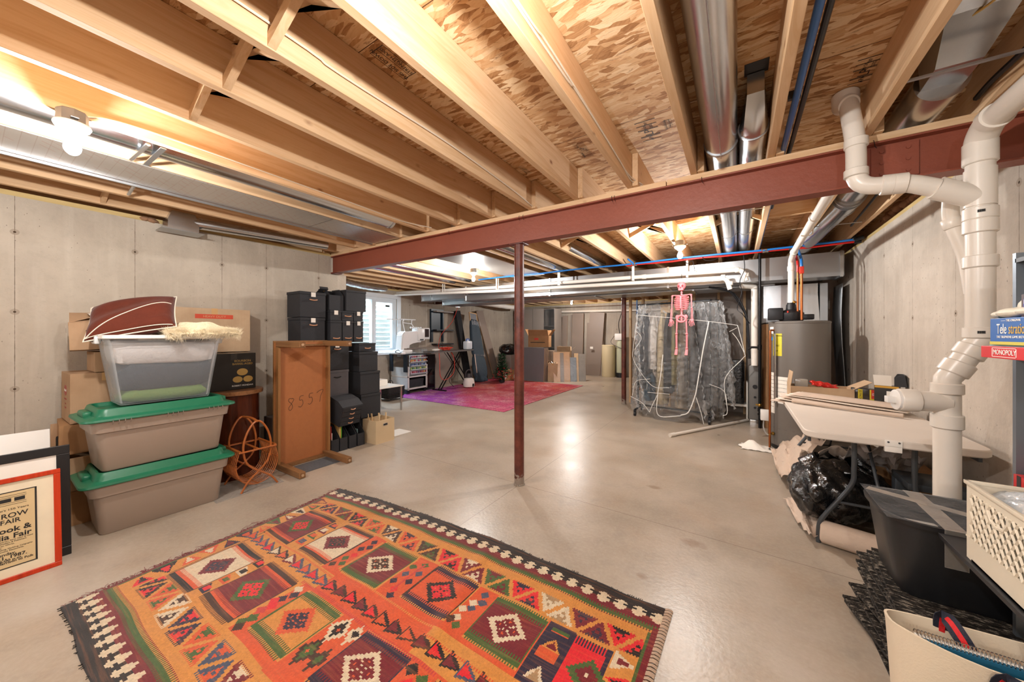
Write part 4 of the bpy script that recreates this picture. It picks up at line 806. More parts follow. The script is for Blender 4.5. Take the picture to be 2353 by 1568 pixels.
m=MB(); m.grid(lambda u,v:(.68+.26*u,1.51+.30*v,.83+.055*math.sin(u*3.1)*math.sin(v*3.0)+.012*math.sin(u*17+v*11)),22,18); tag(m.build('plastic_bag',pm('frosted_bag','c3c9cc',.12,0,.15,6,.9,14,spec=.8,Alpha=.85),solid=.002),'clear frosted plastic bag bulging out of the milk crate','plastic bag')
# canvas tote bag
CAN=pm('natural_canvas','d9c9b0',.85,0,.06,12,.10,180); t=thing('tote_bag','natural canvas tote bag with navy and red striped handles, bottom right corner','tote bag',(.63,1.50,0))
m=MB(); N=40
def bagring(hx,hy,z,wob=0): return [(hx*math.copysign(abs(math.cos(a))**.55,math.cos(a)),hy*math.copysign(abs(math.sin(a))**.7,math.sin(a))*(1+wob*math.sin(3*a)),z+ .012*math.sin(2*a+.5)*(z>.4)) for a in [2*PI*k/N for k in range(N)]]
hb=.50
m.rings([bagring(.20,.06,.004),bagring(.215,.065,.03),bagring(.24,.08,.3),bagring(.25,.088,hb-.02,.05),bagring(.253,.090,hb,.05),bagring(.247,.085,hb,.05),bagring(.24,.08,hb-.05,.05),bagring(.20,.058,.02)]); m.build('bag_body',CAN,t,smooth=60)
NAV=pm('navy_webbing','15192a',.7,0,.1,30,.3,90); RWB=pm('red_webbing','c8161c',.7,0,.1,30,.3,90)
def strap(path,nm='handle',w=.036):
    P=bez(path,36); 
    for (off,ww,mt,dz) in ((0,w,NAV,0),(0,w*.34,RWB,.0012)):
        m=MB(); rs=[]
        for i,p in enumerate(P):
            tg=(P[min(i+1,len(P)-1)]-P[max(i-1,0)]).normalized(); sd=tg.cross(Vector((0,1,.001))).normalized(); nn=sd.cross(tg).normalized()
            rs.append([p-sd*ww/2-nn*(.0012+dz),p+sd*ww/2-nn*(.0012+dz),p+sd*ww/2+nn*(.0012+dz),p-sd*ww/2+nn*(.0012+dz)])
        m.rings(rs); m.build(nm if mt is NAV else 'red_stripe',mt,t,smooth=50)
strap([(-.075,-.092,.06),(-.075,-.094,.30),(-.075,-.096,.46),(-.06,-.125,.50),(-.03,-.15,.42),(.0,-.155,.33),(.06,-.15,.33),(.11,-.11,.44),(.115,-.096,.40),(.115,-.094,.06)])
strap([(-.115,.080,.35),(-.115,.078,.49),(-.11,.06,.515),(-.09,.03,.48),(-.06,.02,.42),(.02,.02,.40),(.07,.035,.47),(.085,.065,.515),(.09,.08,.47),(.09,.08,.35)])
m=MB(); m.box(-.10,-.099,.40,-.05,-.0965,.46,.001); m.build('leather_patch',pm('tan_leather','7a4a2c',.5,0,.1,9),t)
t=thing('spiral_notebook','blue spiral-bound notebook standing in the canvas tote bag','notebook',(.63,1.50,0)); m=MB(); m.box(-.20,-.038,.23,.21,-.026,.488,.001); m.build('cover',pm('teal_cover','1c5f7e',.5),t,smooth=0)
m=MB(); m.box(-.198,-.0255,.235,.208,-.010,.486); m.build('pages',PAPER,t,smooth=0)
m=MB(); n_=58
P=[(-.2+.41*i/(n_*8),-.026+.0125*math.cos(i*2*PI/8),.492+.0125*math.sin(i*2*PI/8)) for i in range(n_*8)]; m.tube(P,.0013,4); m.build('wire_spiral',CHR,t)
t=thing('rope','coil of grey and white braided rope in front of the tote bag','rope',(.50,1.30,.0)); ROPE=pm('braided_rope','b9b0a4',.8,0,.35,60,1,120)
m=MB(); m.tube([(.06*math.cos(a/8*2*PI)*(1+.02*(a//8)),.045*math.sin(a/8*2*PI),.012+.020*(a/8)) for a in range(0,150)],.011,8); m.build('coil',ROPE,t)
# ================= storage totes
TOT=pm('taupe_tote_plastic','9a897b',.42,0,.05,4); LID=pm('green_lid_plastic','1c6b4c',.38,0,.08,4)
def tote(label,loc,rz,group=None,clips=True):
    t=thing('storage_tote',label,'storage tote',loc,rz,group)
    m=MB(); m.rings([rr_(.165,.315,.035,0),rr_(.172,.322,.04,.01),rr_(.195,.352,.05,.265),rr_(.212,.37,.05,.27),rr_(.218,.378,.05,.335),rr_(.225,.385,.05,.338),rr_(.225,.385,.05,.345),rr_(.205,.362,.05,.345),rr_(.165,.315,.035,.02)]); m.build('tote_body',TOT,t,smooth=35)
    m=MB(); m.rings([rr_(.24,.415,.06,.345),rr_(.243,.418,.062,.350),rr_(.24,.415,.06,.362),rr_(.215,.38,.05,.372),rr_(.208,.355,.05,.378),rr_(.195,.34,.045,.42),rr_(.188,.333,.04,.425),rr_(.178,.322,.04,.423),rr_(.172,.315,.04,.400)]); 
    # raised corner handle humps
    for sy in (-1,1): m.box(-.09,sy*.37-.022,.36,.09,sy*.37+.022,.405,.014,3)
    m.build('lid',LID,t,smooth=40)
    if clips:
        for yc in (-.24,.03,.27):
            for k in range(4):
                y=yc+(k-1.5)*.028; m=MB(); m.tube([(.232,y,.356),(.246,y,.352),(.246,y,.338),(.228,y,.322),(.226,y,.326)],.0022,5); m.build('lid_clip',CHR,t)
    return t
tx=-3.745
tote('taupe plastic tote with green lid on the concrete floor, bottom of the stack',(tx,.825,0),R(-1),clips=False)
tote('taupe plastic tote with green lid, second in the stack, under the clear bin',(tx,.825,.427),R(1))
CB=m_clear('cloudy_clear_bin',.2,.07,'e4e8ea',.08,6,gain=.45)
t=thing('clear_bin','cloudy clear plastic bin of folded linens with white lid on the green-lidded totes','storage bin',(-3.76,.845,.854),R(0))
m=MB(); m.rings([rr_(.15,.245,.03,0),rr_(.155,.25,.035,.01),rr_(.185,.305,.04,.42),rr_(.20,.32,.04,.425),rr_(.205,.325,.04,.47),rr_(.198,.318,.04,.47),rr_(.18,.30,.04,.42),rr_(.147,.242,.03,.012)]); m.build('bin_body',CB,t,smooth=40)
m=MB(); m.rings([rr_(.212,.333,.045,.465),rr_(.216,.337,.047,.470),rr_(.214,.335,.046,.490),rr_(.20,.32,.04,.493),rr_(.19,.31,.04,.485)]); m.build('lid',WHT,t,smooth=40)
m=MB(); m.box(-.05,-.352,.43,.05,-.32,.485,.008); m.build('latch',pm('cloudy_latch','cfd2d2',.3),t)
def linen(name,col,z0,z1,label,seed,bump=.02):
    rnd=random.Random(seed); ph=rnd.uniform(0,6); mt=pm(name+'_fabric',col,.9,0,.12,14,.7,30); m=MB(); n=48
    def rg(s,z,wv=0): 
        f=(z/.42); return [(x,y,z+wv*math.sin(i*.37+ph)) for i,(x,y) in enumerate(rrect((.146+.034*f)*s,(.243+.056*f)*s,.06,9))]
    m.rings([rg(.8,z0+.0),rg(.955,z0+.02,.25*bump),rg(.965,(z0+z1)/2),rg(.965,z1-.03,bump),rg(.85,z1,bump),rg(.4,z1+.01)]); return tag(m.build(name,mt,loc=(-3.76,.845,.854),smooth=60),label,'linen')
linen('folded_blanket','7d9a55',.012,.085,'green folded blanket at the bottom of the clear bin',1,.015); linen('folded_sheet','3d444e',.09,.275,'dark slate sheets filling the middle of the clear bin',2,.022); linen('folded_pillow','dcd4d0',.28,.44,'white pillow filling pressed in the top of the clear bin',5,.02)
# pillow
VEL=pm('brown_velvet','5c2616',.8,0,.35,7,.25,40,spec=.2,**{'Sheen Weight':.12}); PIP=pm('cream_piping','e4dac8',.6)
def pillow_pt(u,v,s,W_=.20,D_=.24,H=.09):
    x=(u*2-1); y=(v*2-1); e=(1-abs(x)**3.2)*(1-abs(y)**3.2); e=max(0,e)**.5
    k=1-.10*(1-abs(x*y))*(abs(x)+abs(y))*.5
    return (x*W_*k,y*D_*k,s*H*e+.010*math.sin(x*6+y*3)*e)
t=thing('throw_pillow','brown velvet throw pillow with white piping propped on the clear bin lid','pillow',(-3.80,.70,1.478),rot=(R(17),R(38),R(-14)))
m=MB(); m.grid(lambda u,v:pillow_pt(u,v,1),30,30); m.grid(lambda u,v:pillow_pt(u,v,-1),30,30); bmesh.ops.remove_doubles(m.bm,verts=m.bm.verts,dist=.0006); m.build('cushion',VEL,t,smooth=70)
def ppath(fn,n=60): return [Vector(fn(i/n)) for i in range(n+1)]
def edge(q): 
    q=(q%1)*4; i=int(q)%4; f=q-int(q); return [(f,0),(1,f),(1-f,1),(0,1-f)][i]
m=MB(); m.tube([Vector(pillow_pt(*edge(i/96),0))*1.005 for i in range(96)],.0045,6,loop=True); m.build('piping',PIP,t)
m=MB(); m.tube(ppath(lambda f:tuple(Vector(pillow_pt(.98-.62*f,.02+.96*f,1))+Vector((0,0,.002)))),.0035,5); m.tube(ppath(lambda f:tuple(Vector(pillow_pt(.98,.03+.94*f,1))+Vector((0,0,.002)))),.0035,5); m.build('seam_piping',PIP,t)
m=MB(); m.sphere((-.19,-.225,.0),.014,8,6); m.build('tassel',PIP,t)
# fur throw (hair)
FURB=pm('cream_fur_base','d8c8a6',.95,0,.15,20); 
m=MB(); m.grid(lambda u,v:(( v-.5)*.44-.03*math.sin(u*9),(u-.5)*.44,.095*max(0,math.sin(u*PI))**.5*max(0,math.sin(v*PI))**.5+.006*math.sin(u*14+v*9)),26,26)
m.grid(lambda u,v:((v-.5)*.44-.03*math.sin(u*9),(u-.5)*.44,.0),26,26); bmesh.ops.remove_doubles(m.bm,verts=m.bm.verts,dist=.0008)
fur=m.build('fur_throw',FURB,loc=(-3.69,1.04,1.356),smooth=80); tag(fur,'shaggy cream fur throw draped over the right side of the clear bin lid','throw')
def _furm():
    t_=NT('cream_fur_strands'); return t_.out(lin('efe2c4'),.8,0,None,**{'Specular IOR Level':.2})
fur.data.materials.append(_furm())
ps_=fur.modifiers.new('fur','PARTICLE_SYSTEM'); s_=fur.particle_systems[0].settings; s_.type='HAIR'; s_.count=2200; s_.hair_length=.075; s_.hair_step=4; s_.material=2; s_.child_type='INTERPOLATED'; s_.rendered_child_count=22; s_.child_percent=1; s_.clump_factor=.45; s_.roughness_2=.02; s_.roughness_endpoint=.04; s_.root_radius=.55; s_.tip_radius=.15; s_.radius_scale=.0028; s_.normal_factor=.01; s_.tangent_factor=0; s_.brownian_factor=.012; s_.effector_weights.gravity=1
fur['kind']=None; del fur['kind']
# ================= cardboard boxes behind the totes
cx,cy=-4.22,.47
def lines_on(t,fx,items,mt=INK):
    for (s,y,z,sz) in items: text(s,sz,mt,t,face_M((fx,y,z),(0,1,0),(0,0,1)),'printed_lettering',.0004)
def curve_mark(t,pts,r=.003,mt=INK,nm='printed_mark'): m=MB(); m.tube(bez(pts,20),r,5); m.build(nm,mt,t)
carton('carton','brown carton on the floor by the left wall, bottom of the stack behind the frames','box',(-4.17,.55,0),R(0),.46,.36,.24,CARD3,open_=False)
carton('carton','open brown carton above the floor carton behind the frames','box',(-4.17,.54,.242),R(2),.44,.34,.235,CARD,(100,None,None,120))
t=carton('carton','crushed brown carton, third up in the left wall stack','box',(-4.24,.57,.482),R(-4),.40,.36,.215,CARD3,open_=False); m=MB(); m.box(-.02,-.1815,.02,.05,-.1805,.10); m.tube([(.0,-.182,.10),(.03,-.182,.04),(.06,-.182,.12)],.008,4); m.build('black_mark',INK,t)
t=carton('carton','tan carton with red oval logo, fourth up in left wall stack','box',(-4.24,.60,.703),R(0),.40,.35,.36,CARD,open_=False); LG=pm('brick_red_ink','a04038',.6)
m=MB(); m.prism([(.0+.055*math.cos(a),.23+.04*math.sin(a)) for a in [2*PI*k/24 for k in range(24)]],-.1762,-.1752,1); m.build('oval_logo',LG,t,smooth=0); text('Orchard',.026,PAPER,t,face_M((0,-.1768,.23),(1,0,0),(0,0,1)),'printed_lettering',.0003)
for k,(s,z) in enumerate((('MEDIUM BOX',.165),('NO. 4',.13),('FRAGILE',.10))): text(s,.017,LG,t,face_M((0,-.1758,z),(1,0,0),(0,0,1)),'printed_lettering',.0003)
t=carton('carton','small brown carton with curved arrow, fifth up in the left stack','box',(-4.19,.67,1.068),R(0),.30,.26,.15,CARD,open_=False); curve_mark(t,[(.152,-.09,.075),(.1525,-.03,.055),(.152,.04,.05),(.152,.11,.06)])
t=carton('carton','dented brown carton with loose flaps, topmost in the left stack','box',(-4.20,.60,1.232),R(0),.36,.32,.20,CARD,(12,28,20,16),rot=(R(2),R(-3),R(-6))); curve_mark(t,[(.1825,-.08,.14),(.1825,-.0,.11),(.1825,.08,.11),(.1825,.15,.13)],.004); 
m=MB(); m.box(-.10,-.1712,.06,-.085,-.1705,.20); m.build('white_tape',PAPER,t,smooth=0); text('UP',.05,INK,t,face_M((.02,-.1712,.15),(1,0,0),(0,0,1)),'printed_lettering',.0004)
m=MB(); m.grid(lambda u,v:((u-.5)*.26,(v-.5)*.20,.03*math.sin(u*PI)+.01*math.sin(v*9)),10,8); tag(m.build('plastic_sheet',pm('white_poly','e4e2de',.25,0,.1,9),loc=(-4.20,.62,1.475),solid=.003,rot=(0,R(-8),0)),'crumpled white plastic sticking out of the topmost left carton','plastic sheet')
# big carton against the wall, bourbon-style black box, side table
t=carton('large_carton','large tan carton against the left wall behind the fur throw','box',(-4.42,1.35,1.175),R(0),.16,.60,.43,CARD2,open_=False); m=MB(); m.box(.0805,-.15,.33,.0812,.15,.372); m.build('red_print',pm('orange_red_print','c8482c',.6),t,smooth=0); text('HEAVY DUTY',.03,pm('tan_print','c79a72',.7),t,face_M((.0815,0,.35),(0,1,0),(0,0,1)),'printed_lettering',.0003)
t=carton('black_carton','black carton with gold barrels on the side table','box',(-4.20,1.40,.824),R(0),.34,.36,.345,pm('black_printed_carton','17130f',.3,0,.2,9,.1,9),open_=False,tape=pm('clear_tape_gloss','2a2622',.1,0,.05,9)); GP=pm('gold_ink','a8853f',.45)
for (y,z,r_) in ((-.002,.185,.045),(-.04,.115,.04),(.045,.115,.04)):
    m=MB(); m.prism([(y+r_*1.0*math.cos(a)+.07,z-.02+r_*.75*math.sin(a)) for a in [2*PI*k/20 for k in range(20)]],.1703,.1710,0); m.build('barrel_print',GP,t,smooth=0)
lines_on(t,.1712,[('BOURBON',.07,.272,.028),('BARREL-AGED',.07,.243,.026)],GP); lines_on(t,.1712,[('ROBERT MONDAVI',.07,.035,.020)],PAPER)
WD=m_lumber('dark_glossy_wood',2,'2e120a','4e2212','1a0a05',.18)
t=thing('side_table','dark glossy wooden drum side table behind the rattan rack','table',(-4.10,1.42,0)); m=MB(); m.lathe([(.20,.0),(.205,.02),(.205,.78)],n=36); m.build('drum',WD,t); m=MB(); m.lathe([(.205,.78),(.235,.785),(.238,.80),(.238,.815),(.232,.822)],n=40); m.build('tabletop',m_lumber('brown_table_top',0,'6a4428','8a6040','3a2010',.3),t)
# ================= rattan rack
RAT=pm('rattan_cane','a35a28',.3,0,.3,30,.2,50); t=thing('rattan_rack','orange-brown rattan magazine rack with arched handle between totes and upturned table','magazine rack',(-3.70,1.405,0))
def rt(nm,pts,r,n=8,k=30): m=MB(); m.tube(bez(pts,k) if k else pts,r,n); m.build(nm,RAT,t)
for s in (-1,1):
    for o_ in (-.011,.011):
        # arched hoop that runs into crossed feet
        rt('hoop_leg',[(s*.17,.14+o_,.004),(s*.165,.08+o_,.09),(s*.155,-.07+o_*.3,.22),(s*.15,-.105,.36),(s*.15,-.085,.48),(s*.15,-.04,.565),(s*.15,.0,.59),(s*.15,.04,.565),(s*.15,.085,.48),(s*.15,.105,.36),(s*.155,.07+o_*.3,.22),(s*.165,-.08+o_,.09),(s*.17,-.14+o_,.004)] ,.0085,8,60) if o_>0 else None
rt('handle',[(-.15,0,.588),(-.05,0,.60),(.05,0,.60),(.15,0,.588)],.010)
for s in (-1,1): rt('rim_rail',[(-.17,s*.135,.355),(.17,s*.135,.355)],.009,8,0); rt('end_rail',[(s*.165,-.145,.345),(s*.165,.145,.345)],.008,8,0)
rt('divider_rail',[(-.165,0,.35),(.165,0,.35)],.008,8,0)
for i in range(11):
    x=-.155+.031*i; rt('basket_rib',[(x,-.135,.35),(x,-.16,.22),(x,-.11,.09),(x,0,.045),(x,.11,.09),(x,.16,.22),(x,.135,.35)],.0042,5,24)
for y,z in ((-.158,.24),(-.13,.12),(0,.047),(.13,.12),(.158,.24)): rt('basket_weaver',[(-.165,y,z),(.165,y,z)],.0045,5,0)
# ================= upturned table with hardboard underside
HB=pm('orange_hardboard','a8683a',.65,0,.12,22,.25,70); LW=m_lumber('walnut_leg',0,'6e4a2c','8a6340','3a2010',.4); LWZ=m_lumber('walnut_apron',2,'7a5230','95693f','3a2010',.4)
UX,UY0,UY1,UZ=-3.885,1.695,2.225,1.285
t=thing('upturned_table','small table stood on its side, hardboard underside with pencilled number facing out','table',(UX,(UY0+UY1)/2,0)); hy=(UY1-UY0)/2
m=MB(); m.box(-.02,-hy,.02,0,hy,UZ-.02); m.build('table_underside',HB,t,smooth=0); m=MB(); m.box(-.045,-hy-.005,.0,-.0205,hy+.005,UZ); m.build('tabletop',LWZ,t,smooth=0)
for y in (-hy,hy-.022): m=MB(); m.box(.0005,y,.06,.055,y+.022,UZ-.062); m.build('apron',LWZ,t,smooth=0)
for z in (.0,UZ-.060): m=MB(); m.box(.0005,-hy+.0225,z+.004,.05,hy-.0225,z+.024 if z else z+.03); m.build('apron',LW,t,smooth=0)
for y in (-hy,hy-.058):
    for z in (.002,UZ-.06):
        m=MB(); m.box(.0005,y,z,.46,y+.058,z+.058,.005); l_=m.build('leg',LW,t,smooth=0)
        m=MB(); m.cyl((.4605,y+.029,z+.029),(.466,y+.029,z+.029),.012,n=14); m.build('glide',pm('felt_glide','b89878',.6),l_)
PEN=pm('pencil_line','4a3424',.8)
dg={'8':[(.6,.9),(.2,.95),(.1,.75),(.5,.5),(.6,.2),(.3,.0),(.1,.2),(.5,.55),(.8,.85),(.55,.95)],'5':[(.8,.95),(.3,.9),(.25,.6),(.6,.6),(.7,.3),(.4,.05),(.05,.1)],'7':[(.0,.8),(.4,.95),(.95,1.0),(.6,.5),(.45,0)]}
m=MB()
for i,c_ in enumerate('8557'): m.tube(bez([(.001,-.15+.098*i+.072*px_,.565+.13*py_+.014*i) for px_,py_ in dg[c_]],40),.0024,4)
m.build('pencilled_number',PEN,t)
m=MB(); m.box(-3.80,1.78,.001,-3.55,2.17,.006); tag(m.build('rubber_mat',pm('grey_mat','55585c',.7,0,.3,40,.8,60),smooth=0),'grey textured mat on the floor between the legs of the upturned table','mat')
m=MB(); m.box(-4.15,1.70,0,-3.97,1.99,.50,.004); tag(m.build('dark_box',pm('dark_brown_box','2e2018',.6),smooth=0),'dark box in shadow between the rattan rack and the upturned table','box')
m=MB(); m.box(-3.86,1.10,.0005,-3.50,1.60,.003); tag(m.build('plastic_sheet',m_clear('floor_film',.1,.25,'d9cfc2',.6,20),smooth=0),'clear plastic sheet lying flat on the floor under the rattan rack','plastic sheet')
# ================= black storage boxes
BX=pm('charcoal_canvas_board','26262a',.75,0,.08,9,.25,160); GX2=pm('grey_canvas_board','59565a',.75,0,.08,9,.25,160); LEA=pm('tan_leather_pull','c08a68',.5,0,.1,15); CARDW=pm('label_card','e8e0d6',.7); RIV=pm('brass_rivet','b8925a',.3,1,.05,9)
def sbox(label,x0,y0,z0,w,d,h,lidh=.035,card=None,pull=None,mat=BX,group='black storage boxes behind the upturned table',rz=0,pullm=None,name='storage_box',rot=None,side=False):
    """w along y (front faces +x), d along x"""
    t=thing(name,label,'storage box',(x0,y0,z0),rz,group,rot); hw,hd=w/2,d/2
    m=MB(); m.box(-hd,-hw,0,hd,hw,h-lidh-.001,.0015,1); m.build('box_body',mat,t,smooth=0)
    if lidh: m=MB(); m.box(-hd-.004,-hw-.004,h-lidh,hd+.004,hw+.004,h,.0015,1); m.build('lid',mat,t,smooth=0)
    fx=hd+.0045
    if card:
        zc=card if isinstance(card,float) else h-lidh*.5-.012; cw=min(.05,w*.35)
        m=MB(); m.box(fx,-cw/2,zc-.028,fx+.0015,cw/2,zc+.022); m.build('label_card',CARDW,t,smooth=0)
        if side: m=MB(); m.box(-cw/2,-hw-.006,zc-.028,cw/2,-hw-.0045,zc+.022); m.build('label_card',CARDW,t,smooth=0)
    if pull:
        zc=pull; L=min(.085,w*.62); m=MB(); m.tube(bez([(fx+.001,-L/2,zc+.004),(fx+.008,-L/4,zc-.001),(fx+.010,0,zc-.003),(fx+.008,L/4,zc-.001),(fx+.001,L/2,zc+.004)],16),.0065,6); m.build('leather_pull',pullm or LEA,t)
    return t
bx=-4.19
sbox('large black lidded box, topmost of the left column above the upturned table',-4.185,2.15,1.545,.285,.285,.285,.03,True,.195); sbox('large black lidded box, second from top of the left column above the upturned table',-4.185,2.15,1.255,.27,.28,.285,.03,True,.20)
sbox('black lidded box, third down in the left column, partly hidden by the upturned table',-4.19,2.15,.95,.28,.29,.30,.03,None,None)
sbox('black lidded box, fourth down in the left column behind the upturned table',-4.20,2.15,.64,.28,.29,.305,.03,None,None); sbox('black lidded box near the floor in the left column behind the upturned table',-4.20,2.15,.32,.28,.29,.315,.03,None,None); sbox('black lidded box on the floor in the left column behind the upturned table',-4.20,2.15,0,.28,.29,.315,.03,None,None)
# open box and lid on very top
t=thing('box_lid','black box lid tilted open on top of the left column of boxes','box lid',(-4.19,2.31,1.84),rot=(R(0),R(-28),0)); m=MB(); m.box(-.10,-.05,0,.10,.05,.004); m.box(-.10,-.05,0,-.096,.05,.03); m.box(.096,-.05,0,.10,.05,.03); m.build('lid',BX,t,smooth=0)
m=MB(); m.sphere((.05,.02,.004),.01,8,6); m.build('snap',RIV,t)
t=thing('file_sorter','black angled file sorter on top of the middle boxes','file sorter',(-4.17,2.43,1.64)); 
m=MB(); 
for y in (-.085,.085): m.prism([(-.12,0),(.12,0),(.12,.18),(.04,.26),(-.12,.26)],y-.003,y+.003,1)
m.box(-.12,-.085,0,.12,.085,.005); m.box(.115,-.085,0,.12,.085,.18); m.box(-.12,-.085,.005,-.115,.085,.25); m.build('sorter_body',BX,t,smooth=0)
sbox('tall black box with side label at the top right of the box stacks',-4.17,2.68,1.64,.27,.27,.26,.025,None,None,side=False); 
t=sbox('narrow black box beside the tall one at the top right of the stacks',-4.17,2.68,1.40,.0,.0,.0) if False else None
# rows
ys=[2.405,2.555,2.70]
for i,(y,w,lb) in enumerate(zip(ys,(.135,.145,.125),('left','middle','right'))):
    sbox('small flat black box in the upper row of three, %s one'%lb,-4.14,y,1.518,w,.24,.118,.022,(True if i!=1 else None),(.055 if i==1 else None))
for i,(y,w,lb) in enumerate(zip(ys,(.14,.135,.125),('left','middle','right'))):
    sbox('taller black box in the lower row of three above the upturned table, %s one'%lb,-4.14,y,1.255,w,.25,.26,.025,(True if i else None),.05)
sbox('wide black box with pull just right of the upturned table top',-4.15,2.42,.93,.30,.26,.32,.03,True,.245)
sbox('grey lidded box with black handle below the wide black box',-4.15,2.42,.62,.29,.26,.305,.03,None,.22,GX2,pullm=BLK)
sbox('black box supporting the grey box beside the upturned table',-4.19,2.40,.33,.28,.24,.285,.03,None,None); 
sbox('small black box on top of the right column of boxes',-4.10,2.80,1.135,.235,.24,.105,.022,None,.04)
sbox('black box second in the right column, side label and pull facing the camera',-4.09,2.80,.885,.265,.27,.245,.028,None,None,side=True); sbox('black box third in the right column of boxes, behind the cream fabric bin',-4.08,2.81,.60,.28,.29,.28,.028,None,None,side=True)
sbox('black box fourth in the right column, above the cream fabric bin',-4.08,2.82,.305,.28,.29,.29,.028,None,None); sbox('black box on the floor in the right column behind the cream fabric bin',-4.13,2.83,0,.28,.26,.30,.028,None,None)
for (yy,zz_) in ((2.655,1.08),(2.665,.80)):
    pass
# tilted drawer chest
t=thing('desk_drawers','black four-drawer desk organizer with tan pulls, tilted on the magazine files','drawer chest',(-3.935,2.44,.33),rot=(R(0),R(17),R(4)))
m=MB(); m.box(-.13,-.135,0,.12,.135,.235,.002); m.prism([(-.13,.236),(.12,.236),(.02,.275),(-.13,.275)],-.135,.135,1); m.build('chest_body',BX,t,smooth=0)
for k in range(4):
    m=MB(); m.box(.1205,-.128,.006+.057*k,.128,.128,.058+.057*k,.001); d_=m.build('drawer',BX,t,smooth=0); m=MB(); m.tube(bez([(.129,-.03,.034+.057*k),(.138,0,.030+.057*k),(.129,.03,.034+.057*k)],10),.0055,6); m.build('leather_pull',LEA,d_)
# magazine files
def magfile(y,label,items):
    t=thing('magazine_file',label,'magazine file',(-3.98,y,0)); m=MB(); 
    for s in (-.046,.043): m.prism([(-.13,.0),(.12,.0),(.12,.15),(-.02,.29),(-.13,.29)],s,s+.003,1)
    m.box(-.13,-.046,0,.12,.046,.004); m.box(.117,-.043,.004,.12,.043,.15); m.box(-.13,-.043,.004,-.127,.043,.29); m.build('file_body',BX,t,smooth=0)
    for k,(c_,h,nm,lb) in enumerate(items): 
        m=MB(); m.box(-.10,-.034+.016*k,.006,.09-.01*k,-.026+.016*k,h,.0005); tag(m.build(nm,pm(nm+c_,c_,.6),loc=(-3.98,y,0),rot=(0,0,0),smooth=0),lb,'folder')
magfile(2.30,'black magazine file on the floor, left one, holding bright folders',[('b01e22',.30,'red_folder','red folder in the left black magazine file'),('e2dcd0',.22,'white_folder','white folder in the left black magazine file')])
magfile(2.405,'black magazine file on the floor, second one, stuffed with yellow folders',[('d8b878',.31,'tan_folder','tan folder in the second magazine file'),('d6b438',.33,'yellow_folder','yellow folder standing in the second magazine file'),('4fae3a',.27,'green_folder','bright green folder in the second magazine file')])
magfile(2.52,'empty black magazine file on the floor, third from the left',[]); magfile(2.63,'black magazine file on the floor nearest the cream fabric bin',[('6e8a8a',.20,'magazine','grey-blue magazine in the file nearest the cream bin')])
# cream fabric bin with slats
CRF=pm('cream_fabric','cdb591',.85,0,.05,9,.3,180); t=thing('fabric_bin','cream fabric storage bin with metal grommet on the floor by the black boxes','bin',(-3.85,2.87,0))
m=MB(); hx,hy,h=.132,.138,.285
for (a,b,c_,d_) in ((-hx,-hx+.006,-hy,hy),(hx-.006,hx,-hy,hy),(-hx,hx,-hy,-hy+.006),(-hx,hx,hy-.006,hy)): m.box(a,c_,0,b,d_,h,.001)
m.box(-hx,-hy,0,hx,hy,.006); m.build('bin_body',CRF,t,smooth=0)
m=MB(); P=[(hx+.002,x*1.0,.225+y) for x,y in rrect(.032,.014,.013,5)]; m.tube(P,.004,6,loop=True); m.build('grommet',CHR,t); m=MB(); m.prism([(x*.85,.225+y*.8) for x,y in rrect(.032,.014,.012,5)],hx+.0002,hx+.001,0); m.build('grommet_hole',BLK,t,smooth=0)
for k,(dx,dy,a,b) in enumerate(((-.06,-.05,14,-18),(-.02,-.03,10,-22),(.03,.0,-6,-25),(.06,.05,-12,-14))):
    m=MB(); m.box(-.012,-.004,0,.012,.004,.34,.001); tag(m.build('loose_stake',m_lumber('pale_slat',2,'c9a77c','dfc39a'),loc=(-3.85+dx,2.87+dy,.010),rot=(R(a*.5),R(b*.35),0)),'pale wooden slat sticking up out of the cream fabric bin, %s from the left'%ORD[k],'slat')
m=MB(); m.box(-4.05,3.08,.001,-3.80,3.36,.012,.002); tag(m.build('white_board',WHT,smooth=0),'white board lying flat on the floor behind the cream fabric bin','board')
# ================= framed pictures bottom left
def frame(name,label,x,y0,y1,h,lean,fw,mat,z0=0.0,thick=.022,inner=PAPER,rz=0):
    t=thing(name,label,'picture frame',(x,(y0+y1)/2,z0),rot=(0,R(-lean),R(rz))); hw=(y1-y0)/2
    for (a,b,c_,d_) in ((-hw,hw,0,fw),(-hw,hw,h-fw,h),(-hw,-hw+fw,fw,h-fw),(hw-fw,hw,fw,h-fw)):
        m=MB(); m.box(-thick,a,c_,0,b,d_,.003); m.build('frame_rail',mat,t,smooth=0)
    m=MB(); m.box(-thick+.004,-hw+fw*.8,fw*.8,-.010,hw-fw*.8,h-fw*.8); m.build('mat_board',inner,t,smooth=0)
    return t,hw
BF=pm('black_frame_lacquer','121012',.35,0,.1,9); RF=m_lumber('red_stained_wood',2,'a02c14','c23c1c','6a1c0c',.3); CRM2=pm('cream_mat_board','e3d6bb',.8); POST=pm('aged_poster_paper','d2b98c',.8,0,.06,4)
m=MB(); m.box(-.02,-.40,0,0,.40,.735,.004); tag(m.build('leaning_board',WHT,loc=(-3.72,-.08,0),rot=(0,R(-9),0)),'tall white board leaning behind the picture frames at the left edge','board')
m=MB(); m.prism([(x-.0,y+.31) for x,y in rrect(.40,.31,.07,6)],-.018,0,0); tag(m.build('leaning_board',pm('off_white_panel','d8d0c6',.5),loc=(-3.655,-.045,0),rot=(0,R(-9),0)),'white board with rounded corners leaning just behind the black frame','board')
t,hw=frame('picture_frame','large black picture frame leaning behind the red framed poster',-3.455,-.45,.37,.665,7,.052,BF)
